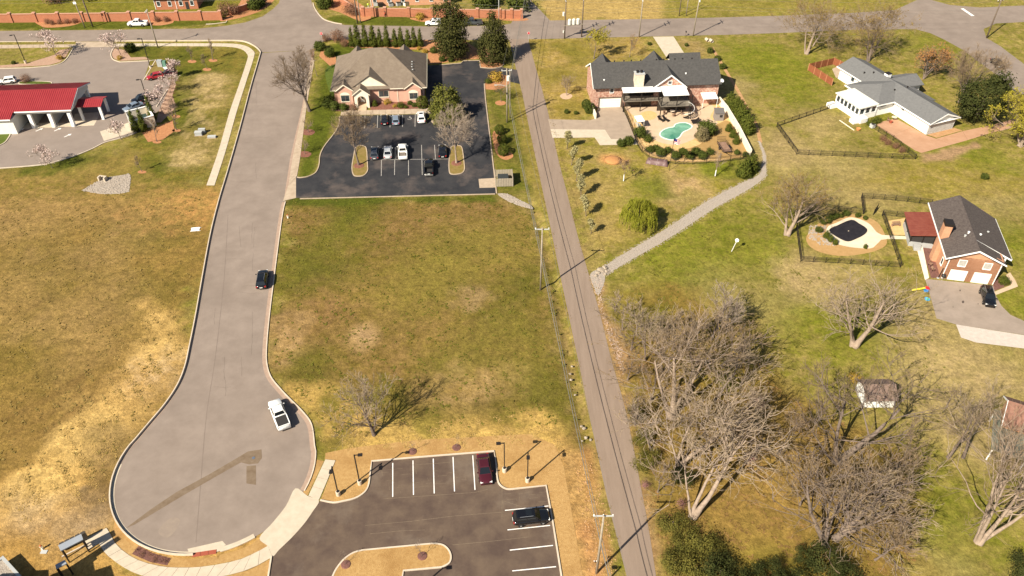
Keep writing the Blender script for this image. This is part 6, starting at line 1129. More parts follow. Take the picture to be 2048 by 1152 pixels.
    if kind == 'pickup':
        m = MB(); bx0, bx1, bw = x0+.12, -.88, hw*.80; zt = S['deck']; m.box(bx0,bx1,-bw,bw,.62,.68); m.build('bed_floor', BEDL, o)
        for s in (-1,1): MB().box(bx0,bx1,min(s*bw,s*hw*.93),max(s*bw,s*hw*.93),.66,zt+.03).build('bed_side', col, o)
        MB().box(x0+.02,bx0,-hw*.9,hw*.9,.6,zt+.02).build('tailgate', col, o); MB().box(bx1,bx1+.05,-hw*.9,hw*.9,.6,zt+.02).build('bed_front', col, o); MB().cbox((x0-.05,0,.4), .2, 1.7, .16).build('rear_bumper', RIM, o)
    return o
BLK = paint('black', (.006,.006,.007)); WHT = paint('white', (.78,.77,.74)); SIL = paint('silver', (.50,.51,.52), .3, .3); BLU = paint('blue_grey', (.22,.27,.33), .3, .3); MAR = paint('maroon', (.055,.008,.012)); RED = paint('red', (.30,.015,.02)); SLT = paint('slate', (.06,.065,.075), .3, .2); DGR = paint('dark_grey', (.045,.05,.05), .3)
car('suv', 526,564, (531,528), 'black SUV driving up the wide street', BLK)
wp = car('pickup', 560,834, (547,801), 'white crew cab pickup parked at the edge of the turning circle', WHT)
MB().box(-2.72,-.9,-.79,.79,1.08,1.14).build('bed_cover', BEDL, wp)
car('sedan', 969,943, (975,985), 'dark red sedan parked nose out in the new car park', MAR)
car('suv', 1062,1040, (1105,1035), 'black SUV parked against the right kerb of the new car park', BLK)
GL = 'cars in the dark office car park'
car('hatch', 769,244, (767,215), 'black car in the office row, left of the blue-grey hatchback', BLK, GL)
car('hatch', 792,244, (791,215), 'blue-grey hatchback in the row nearest the office', BLU, GL)
car('suv', 843,239, (841,210), 'white SUV with sunroof at the right end of the office row', WHT, GL)
car('suv', 750,311, (752,280), 'slate grey SUV beside the left tree island', SLT, GL)
car('sedan', 776,309, (776,280), 'silver sedan between the slate SUV and the white pickup', SIL, GL)
wp2 = car('pickup', 806,308, (805,280), 'white pickup with open cargo bed in the dark car park', WHT, GL); MB().box(-2.5,-1.0,-.6,.6,.68,.95).build('cargo', M('cargo', (.22,.18,.14), (.1,.08,.07), 3), wp2)
car('pickup', 858,339, (858,310), 'black pickup with open bed, alone in the front stalls', BLK, GL)
car('sedan', 885,307, (884,280), 'black sedan half hidden under the right island tree', BLK, GL)
car('suv', 1973,599, (1982,628), 'black SUV nose out in front of the white garage doors', BLK)
car('pickup', 277,51, (250,51.5), 'white pickup parked on the grass beside the cross street at the top left', WHT, L=5.4)
car('pickup', 944,49, (915,49.3), 'dark grey pickup beside the cross street behind the evergreens', DGR)
car('suv', 868,50, (840,50.2), 'white car almost hidden behind the tallest evergreen', WHT)
car('sedan', 1993,131, (2012,148), 'black car on the diagonal road at the upper right', BLK)
car('hatch', 312,157, (290,161), 'bright red car at the edge of the car wash yard', RED)
car('hatch', 338,151, (318,154), 'dark red car behind the blossom tree in the car wash yard', MAR)
car('suv', 285,203, (266,208), 'black car parked behind the bin enclosure', BLK)
car('sedan', 268,218, (250,225), 'silver-blue sedan parked right behind the bin enclosure', BLU)
car('hatch', 16,166, (0,168), 'white car behind the left end of the red roof', WHT)
# flat utility trailer in the pool yard
TR = thing('utility_trailer', 'black flatbed utility trailer with wooden deck and ramp gate in the pool yard', 'trailer', P(1448,298), R(98))
DK = M('trailer_wood', (.20,.115,.075), (.26,.16,.11), 2, .9)
for k in range(6): MB().box(-1.9,1.9,-.9+k*.3,-.62+k*.3,.55,.6).build('deck_board', DK, TR)
m = MB()
for s in (-1,1): m.tube([(-1.95,s*.98,.95),(1.95,s*.98,.95)], .045, 5); m.tube([(-1.95,s*.98,.52),(1.95,s*.98,.52)], .06, 5); [m.tube([(x,s*.98,.5),(x,s*.98,.95)], .035, 4) for x in (-1.9,-.65,.65,1.9)]
m.tube([(-1.95,-.98,.52),(-1.95,.98,.52)], .06, 5); m.tube([(-1.95,-.98,.95),(-1.95,.98,.95)], .045, 5); m.tube([(-1.95,-.7,.5),(-3.1,0,.45),(-1.95,.7,.5)], .06, 5); m.build('frame', BLACKM, TR)
m = MB(); [m.tube([(2.0,-.95+k*.237,.55),(2.25,-.95+k*.237,1.75)], .025, 4) for k in range(9)]; [m.tube([(2.0+.25*f,-.97,.55+1.2*f),(2.0+.25*f,.97,.55+1.2*f)], .03, 4) for f in (0,.5,1)]; m.build('ramp_gate', BLACKM, TR)
for s in (-1,1):
    t, rm_ = wheel_mesh(.33); wo = link('wheel', t, TYRE, TR); wo.location = (-.1, s*1.12, .33); wo.rotation_euler.x = R(90); link('rim', rm_, RIM, wo); MB().box(-.55,.35,min(s*1.0,s*1.28),max(s*1.0,s*1.28),.70,.74).build('mudguard', BLACKM, TR)

# ================================================================== POLES, WIRES, LAMPS
def upole(px, py, label, h, arms, mat=WOODP, r=.16, lean=(0,0), extra=None, group='utility poles'):
    p = P(px, py); o = thing('utility_pole', label, 'utility pole', p, 0, group); lx, ly = lean
    MB().tube([(0,0,-.3),(lx*.5,ly*.5,h*.5),(lx,ly,h)], [r,r*.9,r*.72], 10).build('pole', mat, o, True)
    for z, a, w_ in arms:
        d = Vector((math.cos(R(a)), math.sin(R(a)), 0)); c = Vector((lx*z/h, ly*z/h, z)); m = MB(); m.T = Matrix.Translation(c) @ Matrix.Rotation(R(a),4,'Z'); m.box(-w_/2,w_/2,.1,.24,-.07,.07); co = m.build('crossarm', GALV if mat is WOODP else mat, o)
        for s in (-.46,0,.46): MB().lathe([(.05,0),(.08,.05),(.05,.12),(.08,.17),(.03,.26)],8).build('insulator', WHITE, co).location = c + d*(w_*s) + Vector((-.17*math.sin(R(a)),.17*math.cos(R(a)),.07))
    return o, p
def transformer(par, x, y, z, s=1.0, col=None):
    m = MB(); m.lathe([(.28*s,0),(.30*s,.05),(.30*s,.85*s),(.26*s,.92*s),(.08,.97*s)],12); t = m.build('transformer', col or M('transformer_grey', (.55,.55,.50), None, rough=.5), par); t.location = (x,y,z)
    for k in (-1,1): MB().lathe([(.04,0),(.06,.1),(.03,.2)],6).build('bushing', WHITE, t).location = (k*.13,0,.92*s)
ANG = 4.5
pA, a_ = upole(1014,245,'tall pale utility pole with crossarm and street light beside the office lane', 13.0, [(12.4,ANG,2.2)])
transformer(pA, .35, -.1, 10.2, 1.2); m = MB(); m.tube([(0,0,8.8),(-1.2,-.1,9.2),(-2.2,-.1,9.2)], .05, 6); m.cbox((-2.45,-.1,9.12), .6, .22, .1); m.build('street_light', GALV, pA); MB().box(-.2,.2,-.05,.05,-.2,.2).build('cable_clamp', BLACKM, pA).location = (0,-.15,7.2)
upole(1020,236,'thinner brace pole standing right beside the tall pale pole', 12.0, [], r=.11)
pB, b_ = upole(1081,580,'pale utility pole with white crossarm at the right of the centre field', 13.2, [(12.7,0,2.3)])
pC, c_ = upole(1193,1146,'utility pole with crossarm beside the lane at the bottom', 12.0, [(11.7,0,2.3)])
transformer(pC, -.3, .1, 2.2, .25, BLACKM)
upole(316,95,'slanting wooden pole at the car wash sidewalk', 10.0, [(9.6,90,1.6)], lean=(-.1,0))
upole(170,55,'wooden pole with white sign beside the cross street, left of a pair', 11, [(10.5,0,2)], lean=(-.5,0)); tag(MB().box(-.4,.4,-.04,.04,0,.6).build('pole_sign', WHITE), 'small white sign on the left pole of the top left pair', 'sign').location = P(170,55) + Vector((-.35,-.25,6.6))
upole(186,53.5,'brown wooden pole beside the cross street, right of a pair', 11, [(10.5,0,2)], WOODP_DK, .2, lean=(-.4,0))
upole(715,47,'dark wooden pole at the right side road corner, left of a pair', 12, [(11.5,0,2.2)], WOODP_DK, .2); upole(721,46,'grey wooden pole at the right side road corner, right of a pair', 12, [], WOODP, .15)
pD, d1 = upole(1129,77,'left pole of the transformer platform on the cross street', 12, [(11.4,95,2.2),(10.2,95,2.0)], WOODP_DK, .17); pE, e1 = upole(1163,74,'right pole of the transformer platform on the cross street', 12, [(11.4,95,2.2),(10.2,95,2.0)], WOODP_DK, .17)
pl = thing('transformer_platform', 'platform with three grey transformers between two dark poles', 'transformers', (d1+e1)/2 + Vector((0,0,3.7)), math.atan2(e1.y-d1.y, e1.x-d1.x)); Lp = (e1-d1).length
MB().box(-Lp/2-.2,Lp/2+.2,-.25,.25,-.15,0).build('beam', WOODP, pl)
for k in (-1,0,1): transformer(pl, k*1.15, 0, 0.0, 1.55)
transformer(pD, -.5, 0, 6.2, 1.0); transformer(pD, -.35, -.1, 1.6, .6)
pF, f1 = upole(1278,74,'pale utility pole on the cross street left of the ranch driveway', 12, [(11.4,95,2.4),(10.0,95,2.0)], WOODP); pG, g1 = upole(1386,72,'utility pole with transformer on the cross street right of the ranch driveway', 12, [(11.4,95,2.4)], WOODP, lean=(.25,0)); transformer(pG, .4, 0, 9.3, .9)
upole(1358,32,'dark pole on the far side of the cross street, left of a pair', 10, [], WOODP_DK, .13); upole(1372,32,'dark pole on the far side of the cross street, right of a pair', 10, [], WOODP, .13)
upole(1973,76,'leaning brown utility pole at the upper right junction', 11.5, [(11.0,20,2.4),(10,20,2)], WOODP_DK, .2)
upole(998,42,'white metal pole behind the evergreens at the top', 10.5, [], GALV, .12)
def wire(label, pts, sag, r=.025, group='overhead cables'):
    m = MB(); q = []
    for a, b in zip(pts, pts[1:]):
        for k in range(13):
            t = k/12; q.append(a*(1-t) + b*t - Vector((0,0,sag*4*t*(1-t))))
    m.tube(q, r, 5); tag(m.build('overhead_cable', M('cable_sheath', (.16,.15,.13), None, rough=.6)), label, 'cable', group)
far = P(1052,30); nr = P(1262,1420); Vz = lambda z: Vector((0,0,z))
wire('thick low cable strung along the lane between the pale poles', [far+Vz(7.2), a_+Vz(7.1), b_+Vz(6.6), c_+Vz(6.6), nr+Vz(6.6)], .35, .045)
wire('thin low cable strung along the lane just beside the thick one', [far+Vz(7.9)+Vector((.8,0,0)), a_+Vz(7.8)+Vector((.2,0,0)), b_+Vz(7.3)+Vector((.2,0,0)), c_+Vz(7.2)+Vector((.2,0,0)), nr+Vz(7.2)], .4, .03)
for s, nm in ((-1.0,'left'),(1.0,'right')): wire('high wire on the %s crossarm ends of the lane poles' % nm, [far+Vz(12.5)+Vector((s,0,0)), a_+Vz(12.75)+Vector((s,0,0)), b_+Vz(12.95)+Vector((s,0,0)), c_+Vz(11.95)+Vector((s,0,0)), nr+Vz(12)+Vector((s,0,0))], .8, .016)
lft, rgt = P(-200,60), P(2000,30)
for k, (z, dy) in enumerate([(11.6,-1),(11.6,1),(10.4,-.8),(8.2,0),(7.4,0)]): wire('%s wire over the cross street' % 'first second third fourth fifth'.split()[k], [lft+Vz(z), P(716,47)+Vz(z)+Vector((0,dy,0)), d1+Vz(z)+Vector((0,dy,0)), f1+Vz(z)+Vector((0,dy,0)), g1+Vz(z)+Vector((0,dy,0)), P(1973,76)+Vz(z-.6)], .6, .018)
# lamp posts
def lamp(px, py, label, h, head, base=.75, group='car park lamps'):
    o = thing('lamp_post', label, 'lamp post', P(px,py), 0, group)
    if base: MB().lathe([(.30,0),(.30,base),(.26,base+.03)],14).build('concrete_base', KERB, o)
    MB().box(-.07,.07,-.07,.07,base,h).build('post', STEEL, o); MB().lathe([(.2,0),(.2,.06)],8).build('base_plate', STEEL, o).location = (0,0,base+.02)
    d = Vector((math.cos(R(head)),math.sin(R(head)),0)); m = MB(); m.T = Matrix.Rotation(R(head),4,'Z'); m.box(.05,.5,-.05,.05,h-.12,h-.02); m.box(.45,1.05,-.22,.22,h-.14,h-.02); m.build('lamp_head', STEEL, o)
    return o
lamp(677,990,'dark lamp post nearest the apron of the new car park, head toward the viewer', 6.1, -90); lamp(720,968,'dark lamp post at the left corner of the stalls, head to the right', 6.2, 5); lamp(1009,943,'dark lamp post right of the red sedan, head to the left', 6.1, 183); lamp(1055,963,'dark lamp post in the straw beyond the corner kerb, head toward the viewer', 6.2, -90)
lamp(793,1217,'lamp post at the bottom of the straw island', 6.2, 5); lamp(1163,1215,'lamp post at the bottom edge right of the new car park', 6.2, 183)
GC = 'car wash lamp posts'
lamp(52,127,'thin lamp post at the left entrance bed of the car wash', 7.6, 200, .8, GC); lamp(301,135,'thin lamp post at the white pad corner of the car wash', 7.6, 185, .5, GC); lamp(299,213,'thin lamp post beside the black car behind the bin enclosure', 6.8, 185, .5, GC)
# signs
def stop(px, py, label, face):
    o = thing('stop_sign', label, 'road sign', P(px,py), R(face)); MB().tube([(0,0,0),(0,0,2.6)], .035, 6).build('post', GALV, o)
    oc = [(.40*math.cos(R(22.5+45*k)), -.05, 2.35+.40*math.sin(R(22.5+45*k))) for k in range(8)]; wb_ = MB(); wb_.prism(oc, (0,.02,0)); pl_ = wb_.build('rim', WHITE, o)
    m = MB(); m.prism([(.92*x,-.053,2.35+(z-2.35)*.92) for x,_,z in oc], (0,.003,0)); m.build('face', M('sign_red', (.55,.02,.03), None, rough=.5), o)
    cu = bpy.data.curves.new('lettering','FONT'); cu.body = 'STOP'; cu.size = .27; cu.align_x = 'CENTER'; cu.align_y = 'CENTER'; cu.extrude = .002
    tmp = bpy.data.objects.new('tmp', cu); C.objects.link(tmp); dg = bpy.context.evaluated_depsgraph_get(); me = bpy.data.meshes.new_from_object(tmp.evaluated_get(dg)); bpy.data.objects.remove(tmp)
    t = link('lettering', me, WHITE, o); me.materials.clear(); me.materials.append(WHITE); t.location = (0,-.058,2.35); t.rotation_euler.x = R(90)
stop(1057,83,'red stop sign where the lane meets the cross street', 8); stop(645,84,'red stop sign at the office corner of the wide street', 5)
# round white satellite dish on a leaning pole
o = thing('satellite_dish', 'round white dish on a thin leaning pole in the right lawn', 'satellite dish', P(1463,503)); MB().tube([(0,0,0),(.55,.1,2.3)], .05, 6).build('pole', WHITE, o); m = MB(); m.lathe([(.02,-.08),(.18,-.06),(.3,0),(.33,.04),(.3,.03),(.15,-.03),(.02,-.04)],14); d = m.build('dish', WHITE, o, True); d.location = (.58,.1,2.45); d.rotation_euler = (R(40),R(-15),0)
# flag pole with a striped flag
o = thing('flag_pole', 'flag pole with a red, white and blue flag below the pool', 'flag', P(1338,341)); MB().tube([(0,0,0),(.1,0,7.6)], .05, 6).build('pole', BLACKM, o); fl = MB()
for k in range(6): fl.T = Matrix(); 
fp = [[(.1+x*.22, .08*math.sin(x*1.3), 7.5-.18*x*.4-z*.14) for x in range(7)] for z in range(9)]
for k in range(8):
    col = M('flag_red', (.42,.03,.04), None, rough=.8) if k % 2 == 0 else WHITE; m = MB(); [m.poly([fp[k][i],fp[k][i+1],fp[k+1][i+1],fp[k+1][i]]) for i in range(3 if k < 4 else 0, 6)]; m.build('stripe', col, o)
m = MB(); [m.poly([fp[k][i],fp[k][i+1],fp[k+1][i+1],fp[k+1][i]]) for k in range(4) for i in range(3)]; m.build('canton', M('flag_blue', (.02,.03,.14), None, rough=.8), o)
tag(MB().prism([(-.55,-.45,0),(.6,-.35,0),(.5,.5,0),(-.5,.4,0)], (0,0,.08)).build('red_mat', M('red_cloth', (.40,.02,.03), None, rough=.9)), 'red mat on the ground at the lower edge of the pool', 'mat').location = P(1354,287)+Vector((0,0,.03))

# ================================================================== FENCES
def fence(label, px, h=1.25, step=2.4, picket=True):
    pts = W(px); o = thing('metal_fence', label, 'fence', pts[0], 0, 'black metal fences'); q = [p - pts[0] for p in pts]; post = MB().box(-.04,.04,-.04,.04,0,h+.08).mesh('post'); pk = MB()
    for a, b in zip(q, q[1:]):
        L = (b-a).length; n = max(1, round(L/step)); d = (b-a)/n; ang = math.atan2(d.y,d.x)
        for i in range(n):
            c = a + d*i; po = link('post', post, BLACKM, o); po.location = c; po.rotation_euler.z = ang
            for z in (.15, h*.82, h): MB().tube([c+Vector((0,0,z)), c+d+Vector((0,0,z))], .03, 4).build('rail', BLACKM, o)
            k = int(d.length/.13)
            for j in range(1,k): e = c + d*(j/k); pk.tube([e+Vector((0,0,.08)), e+Vector((0,0,h))], .014, 3, False)
    po = link('post', post, BLACKM, o); po.location = q[-1]
    r = pk.build('pickets', BLACKM, o); r['kind'] = 'stuff'; return o
fence('black metal fence down the driveway side and round the bottom of the pool yard', [(1242,212),(1253,235),(1264,262),(1275,291),(1284,305),(1298,316),(1320,323),(1350,328),(1385,329),(1440,325),(1500,317)], 1.4)
fence('black metal fence enclosing the lawn of the white house', [(1668,214),(1553,254),(1593,309),(1830,319)], 1.2)
fence('black metal fence beside the tan driveway of the white house', [(1742,255),(1785,281),(1830,318)], 1.2)
fence('black metal fence enclosing the covered pool on its left and lower sides', [(1650,419),(1596,440),(1592,456),(1601,523),(1700,528),(1800,535),(1785,490),(1764,432)], 1.2); fence('black metal fence segment above the covered pool', [(1650,419),(1727,428)], 1.2)
fence('black metal fence between the two small yards beside the brick house', [(1726,428),(1722,396),(1790,401),(1862,409)], 1.2); fence('black metal fence above the sand bed of the brick house', [(1764,430),(1820,436)], 1.2); fence('short open gate of black metal near the covered pool', [(1746,430),(1754,418)], 1.2, 1.0)
# horizontal board privacy fence
CED_ = M('cedar_boards', (.20,.062,.025), (.25,.085,.038), 2, .8)
pf = thing('cedar_fence', 'reddish cedar privacy fence of horizontal boards behind the white house', 'fence', (86.58,166.5,0), R(22))
for a, b in (((-3.4,16.6),(-3.4,25.6)),((-3.4,25.6),(4.6,26.0)),((4.6,26.0),(5.3,20.2))):
    a, b = Vector((*a,0)), Vector((*b,0)); n = round((b-a).length/2.2); d = (b-a)/n; g = math.atan2(d.y,d.x)
    for i in range(n):
        for k in range(7):
            m = MB().box(.04,d.length-.04,-.02,.02,.08+k*.25,.30+k*.25); bo = m.build('board', CED_, pf); bo.location = a+d*i; bo.rotation_euler.z = g
        po = MB().box(-.06,.06,-.07,.07,0,1.9).build('post', M('cedar_post', (.42,.2,.1), None, rough=.8), pf); po.location = a+d*i; po.rotation_euler.z = g
sheet('patio', [(1664,138),(1700,121),(1725,125),(1690,150),(1672,156)], .02, CONC_OLD)

# ================================================================== SMALL THINGS
# covered pool
cv = smooth([(1660,459),(1674,452.6),(1702,441),(1717,448),(1733,459),(1728,469),(1711,478),(1696,483),(1681,478),(1662,466)],3,True); o = thing('pool_cover', 'black cover stretched over the kidney pool in the pale deck', 'pool cover', P(1697,462)); pts = [P(*c)-o.location for c in cv]
m = MB(); n = len(pts); ctr = Vector((0,0,0)); V = [p+Vector((0,0,.10)) for p in pts]+[p*.55+Vector((0,0,.05)) for p in pts]+[Vector((0,0,.02))]; m.add(V, [(i,(i+1)%n,n+(i+1)%n,n+i) for i in range(n)]+[(n+i,n+(i+1)%n,2*n) for i in range(n)]); m.build('sheet', COVER, o, True)
m = MB(); m.tube([p+Vector((0,0,.10)) for p in pts]+[pts[0]+Vector((0,0,.10))], .08, 6); m.build('edge_tube', COVER, o, True)
def simple(name, label, cat, px, build, z=0, rz=0, group=None):
    o = thing(name, label, cat, P(*px)+Vector((0,0,z)), R(rz), group); build(o); return o
def lounger(o):
    MB().box(-.35,.35,-.95,.35,.28,.38).build('seat', BLACKM, o); m = MB(); m.prism([(-.35,.35,.33),(.35,.35,.33),(.35,.85,.8),(-.35,.85,.8)], (0,0,.07)); m.build('backrest', BLACKM, o)
    for x in (-.3,.3):
        for y in (-.85,.3): MB().box(x-.03,x+.03,y-.03,y+.03,0,.3).build('leg', BLACKM, o)
for x, y, a, lab in ((1321,241,40,'black sun lounger left of the pool, left of two'),(1331,241,40,'black sun lounger left of the pool, right of two'),(1390,243,-80,'black sun lounger right of the pool, upper of two'),(1392,247,-80,'black sun lounger right of the pool, lower of two')): simple('sun_lounger', lab, 'lounger', (x,y), lounger, .02, a, 'loungers at the pool')
def chair(o):
    MB().box(-.28,.28,-.28,.28,.40,.47).build('seat', DK, o); MB().box(-.28,.28,.24,.30,.47,.95).build('backrest', DK, o)
    for x in (-.24,.24):
        for y in (-.24,.24): MB().box(x-.025,x+.025,y-.025,y+.025,0,.42).build('leg', BLACKM, o)
def table(o):
    MB().lathe([(.6,.70),(.6,.74)],16).build('top', STONE, o); MB().tube([(0,0,0),(0,0,.7)],.05,6).build('leg', BLACKM, o)
for x, y, a, lab in ((1329,229,20,'patio chair at the left under the deck edge'),(1347,233,200,'patio chair in front of the round patio table'),(1364,229,90,'wicker chair at the right under the deck edge')): simple('patio_chair', lab, 'chair', (x,y), chair, .02, a, 'patio chairs')
simple('patio_table', 'round patio table beneath the deck edge', 'table', (1344,227), table, .02)
def swing(o):
    m = MB(); m.prism([(-.85,-1.2,2.05),(.85,-1.2,2.05),(.85,1.2,2.2),(-.85,1.2,2.2)], (0,0,.08)); m.build('canopy', WHITE, o)
    for x in (-.8,.8):
        for y in (-1.1,1.1): MB().tube([(x,y,0),(x*.9,y*.95,2.1)], .04, 5).build('leg', CREAM, o)
    MB().box(-.35,.35,-1.0,1.0,.45,.55).build('seat', GREYW, o); MB().box(-.4,-.33,-1.0,1.0,.55,1.0).build('backrest', GREYW, o)
simple('garden_swing', 'garden swing with a white canopy beside the driveway fence', 'swing', (1277,255), swing, .02, 12)
def bench(o):
    for y in (-.15,.0,.15): MB().box(-.8,.8,y-.06,y+.06,.42,.46).build('seat_slat', DK, o)
    for z in (.6,.78): MB().box(-.8,.8,.22,.25,z,z+.12).build('back_slat', DK, o)
    for x in (-.7,.7): MB().box(x-.05,x+.05,-.2,.25,0,.42).build('leg', DK, o)
simple('red_bench', 'reddish wooden bench in the sand box near the brick house', 'bench', (1791,452), bench, .02, 5)
def tarp(o):
    rng = random.Random(5); m = MB(); nx_, ny_ = 14, 6
    V = [(-2.3+4.6*i/nx_, -.8+1.6*j/ny_+rng.uniform(-.05,.05), max(.02,(.85 if 0 < j < ny_ and 0 < i < nx_ else .02)+rng.uniform(-.12,.12)*(0 < j < ny_))) for j in range(ny_+1) for i in range(nx_+1)]
    m.add(V, [(j*(nx_+1)+i, j*(nx_+1)+i+1, (j+1)*(nx_+1)+i+1, (j+1)*(nx_+1)+i) for j in range(ny_) for i in range(nx_)]); m.build('tarp', M('brown_tarp', (.10,.055,.05), (.16,.10,.095), 2, .5), o, True)
    for x in (-1.4,0,1.4): MB().tube([(x,-.85,.1),(x,-.3,.92),(x,.3,.92),(x,.85,.1)], .03, 5).build('strap', M('strap', (.4,.33,.32), None), o)
simple('covered_woodpile', 'long low pile under a dark brown tarpaulin outside the pool fence', 'pile', (1314,327), tarp, 0, -16)
tag(MB().lathe([(1.9,-.02),(1.4,.25),(.7,.42),(.1,.45)],18).build('dirt_mound', M('orange_dirt', (.42,.20,.075), (.36,.17,.06), 2, 1, .6), None, True), 'low mound of orange dirt on the ranch lawn', 'dirt pile').location = P(1226,320)
# boulders and riprap
rb = random.Random(12); BM = []
for k in range(4):
    bm_ = bmesh.new(); bmesh.ops.create_icosphere(bm_, subdivisions=2, radius=1); 
    for v in bm_.verts: v.co *= 1 + rb.uniform(-.22,.22); v.co.z *= .6
    me = bpy.data.meshes.new('boulder'); bm_.to_mesh(me); bm_.free(); me.materials.append(ROCK); BM.append(me)
def boulder(x, y, s, lab, group, k): o = link('boulder', BM[k % 4]); tag(o, lab, 'rock', group); o.location = P(x,y)+Vector((0,0,s*.2)); o.scale = (s,s,s); o.rotation_euler.z = k
for k, (x, y, s) in enumerate([(1202,541,.65),(1209,537,.55),(1214,543,.42),(1196,546,.4),(1192,552,.35),(1210,549,.35)]): boulder(x,y,s,'white boulder at the lane end of the gravel strip, %s of the cluster' % ('largest','second largest','right outer','middle','nearest the lane','lower right')[k], 'boulders at the gravel strip', k)
for k, (x, y, s) in enumerate([(1140,748,.2),(1142,760,.25),(1150,790,.18),(1163,853,.2),(1168,857,.26),(1172,876,.28),(1181,880,.2),(1164,882,.14),(1144,733,.2)]): boulder(x,y,s,'pale stone lying in the ditch beside the lane, %s from the far end' % 'second third fourth fifth sixth seventh eighth ninth first'.split()[k], 'stones in the ditch', k)
gm = MB(); rs = random.Random(4)
def scatter(name, label, poly_px, n, s0, s1, mat):
    w_ = [(P(*p).x, P(*p).y) for p in poly_px]; xs, ys = [p[0] for p in w_], [p[1] for p in w_]; rng = np.random.default_rng(n); X = rng.uniform(min(xs),max(xs),n*6); Y = rng.uniform(min(ys),max(ys),n*6); ok = npoly_sd(X,Y,w_) < 0; X, Y = X[ok][:n], Y[ok][:n]; N = len(X)
    s = rng.uniform(s0,s1,(N,1,1)); base = np.array([[1,0,0],[0,1,0],[-1,0,0],[0,-1,0],[0,0,.8]]); V = (base[None]*s*rng.uniform(.6,1.3,(N,5,3)))
    a = rng.uniform(0,6.28,N); c, sn = np.cos(a)[:,None], np.sin(a)[:,None]; V = np.stack([V[...,0]*c-V[...,1]*sn+X[:,None], V[...,0]*sn+V[...,1]*c+Y[:,None], V[...,2]+.01], -1).reshape(-1,3)
    T = np.array([[0,1,4],[1,2,4],[2,3,4],[3,0,4]]); Q = (T[None]+np.arange(N)[:,None,None]*5).reshape(-1,3); tag(link(name, add_mesh(name,V,Q,mat)), label, 'gravel', kind='stuff')
G2 = M('gravel_stone', (.36,.305,.25), (.22,.18,.145), 6, 1)
scatter('gravel_stones', 'loose grey stones of the diagonal gravel strip', [(x-2.5,y-2.5) for x,y in gv]+[(x+2.5,y+2.5) for x,y in gv2[::-1]], 5200, .05, .14, G2)
scatter('riprap_stones', 'loose pale stones of the rock apron in the left field', [(163,381),(208,356),(258,348),(262,354),(258,384),(230,388),(200,388)], 700, .1, .28, G2)
scatter('ditch_stones', 'pale stones along the lane edge above the thicket', [(1178,550),(1195,545),(1210,570),(1205,620),(1245,700),(1250,760),(1225,700),(1200,620)], 420, .05, .13, M('pink_stone', (.46,.34,.27), (.34,.24,.19), 5, 1)); scatter('drain_stones', 'pale stones spilling from the corner of the dark car park', [(995,388),(1015,388),(1060,410),(1065,418),(1040,412),(1015,402)], 420, .08, .22, G2)
scatter('dirt_clods', 'clods and rubble in the bare soil beside the bottom pole', [(1150,930),(1190,925),(1240,1150),(1180,1200)], 420, .04, .14, M('clod', (.42,.26,.13), (.30,.15,.06), 4, 1))
scatter('bed_stones', 'pale edging stones in the bed left of the covered pool', [(1620,450),(1655,452),(1650,470),(1672,492),(1640,490),(1615,475)], 260, .08, .25, G2)
# turf tussocks: small upright blades over the open ground
def tufts(name, label, poly_px, n, mat, s=(.10,.22)):
    w_ = [(P(*p).x, P(*p).y) for p in poly_px]; xs, ys = [p[0] for p in w_], [p[1] for p in w_]; rng = np.random.default_rng(n); X = rng.uniform(min(xs),max(xs),n*4); Y = rng.uniform(min(ys),max(ys),n*4)
    f = np.sin(X*.9+2*np.sin(Y*.37)) * np.sin(Y*.8+1.7*np.sin(X*.43)) + .6*np.sin(X*2.3+Y*1.9); ok = (npoly_sd(X,Y,w_) < 0) & (f + rng.normal(0,.35,len(X)) > .55); X, Y = X[ok][:n], Y[ok][:n]; N = len(X)
    c = np.stack([X,Y,np.full(N,.03)],-1).repeat(4,0); V, Q = leaves(rng, c, 1.0, 0, 0); V = V.reshape(N*4,4,3); sc = rng.uniform(*s,(N*4,1,1)); ctr = c[:,None]; V = ctr + (V-ctr)*sc + rng.normal(0,.10,(N*4,1,3))*np.array([1,1,0]); V[...,2] = np.abs(V[...,2]-.02)*.8
    tag(link(name, add_mesh(name, V.reshape(-1,3), Q, mat)), label, 'grass', kind='stuff')
TF = leafm('tuft_green', (.100,.098,.012), (.14,.122,.02)); TT = leafm('tuft_tan', (.24,.165,.05), (.17,.12,.03))
tufts('grass_tufts', 'coarse green tufts in the centre field', [(575,400),(1000,395),(1070,425),(1120,620),(1165,850),(1090,850),(640,870),(545,740)], 2600, TF); tufts('grass_tufts', 'dry tufts in the left field', [(0,390),(400,390),(360,740),(200,960),(0,1000)], 2200, TT); tufts('grass_tufts', 'green tufts on the right lawns', [(1220,560),(1500,390),(1600,540),(1850,640),(1900,760),(1850,1000),(1850,1152),(1830,900),(1560,760)], 3000, TF)
tufts('straw_litter', 'straw litter around the new car park', [(600,780),(690,780),(760,850),(1080,825),(1130,900),(1000,900),(650,900)], 2500, leafm('straw_bit', (.42,.28,.095), (.35,.225,.07)), (.05,.12)); tufts('straw_litter', 'straw litter left of the turning circle', [(290,620),(355,620),(320,770),(240,880),(215,1000),(30,1050),(0,1000),(120,870)], 2600, MATS['straw_bit'], (.05,.12)); tufts('leaf_litter', 'dead leaves and twigs on the thicket floor', [(1240,640),(1480,650),(1560,780),(1830,920),(1830,1150),(1330,1150),(1270,860)], 5200, leafm('dead_leaf', (.26,.15,.05), (.15,.09,.03)), (.06,.18))
EDG = leafm('edge_litter', (.25,.165,.07), (.16,.115,.035))
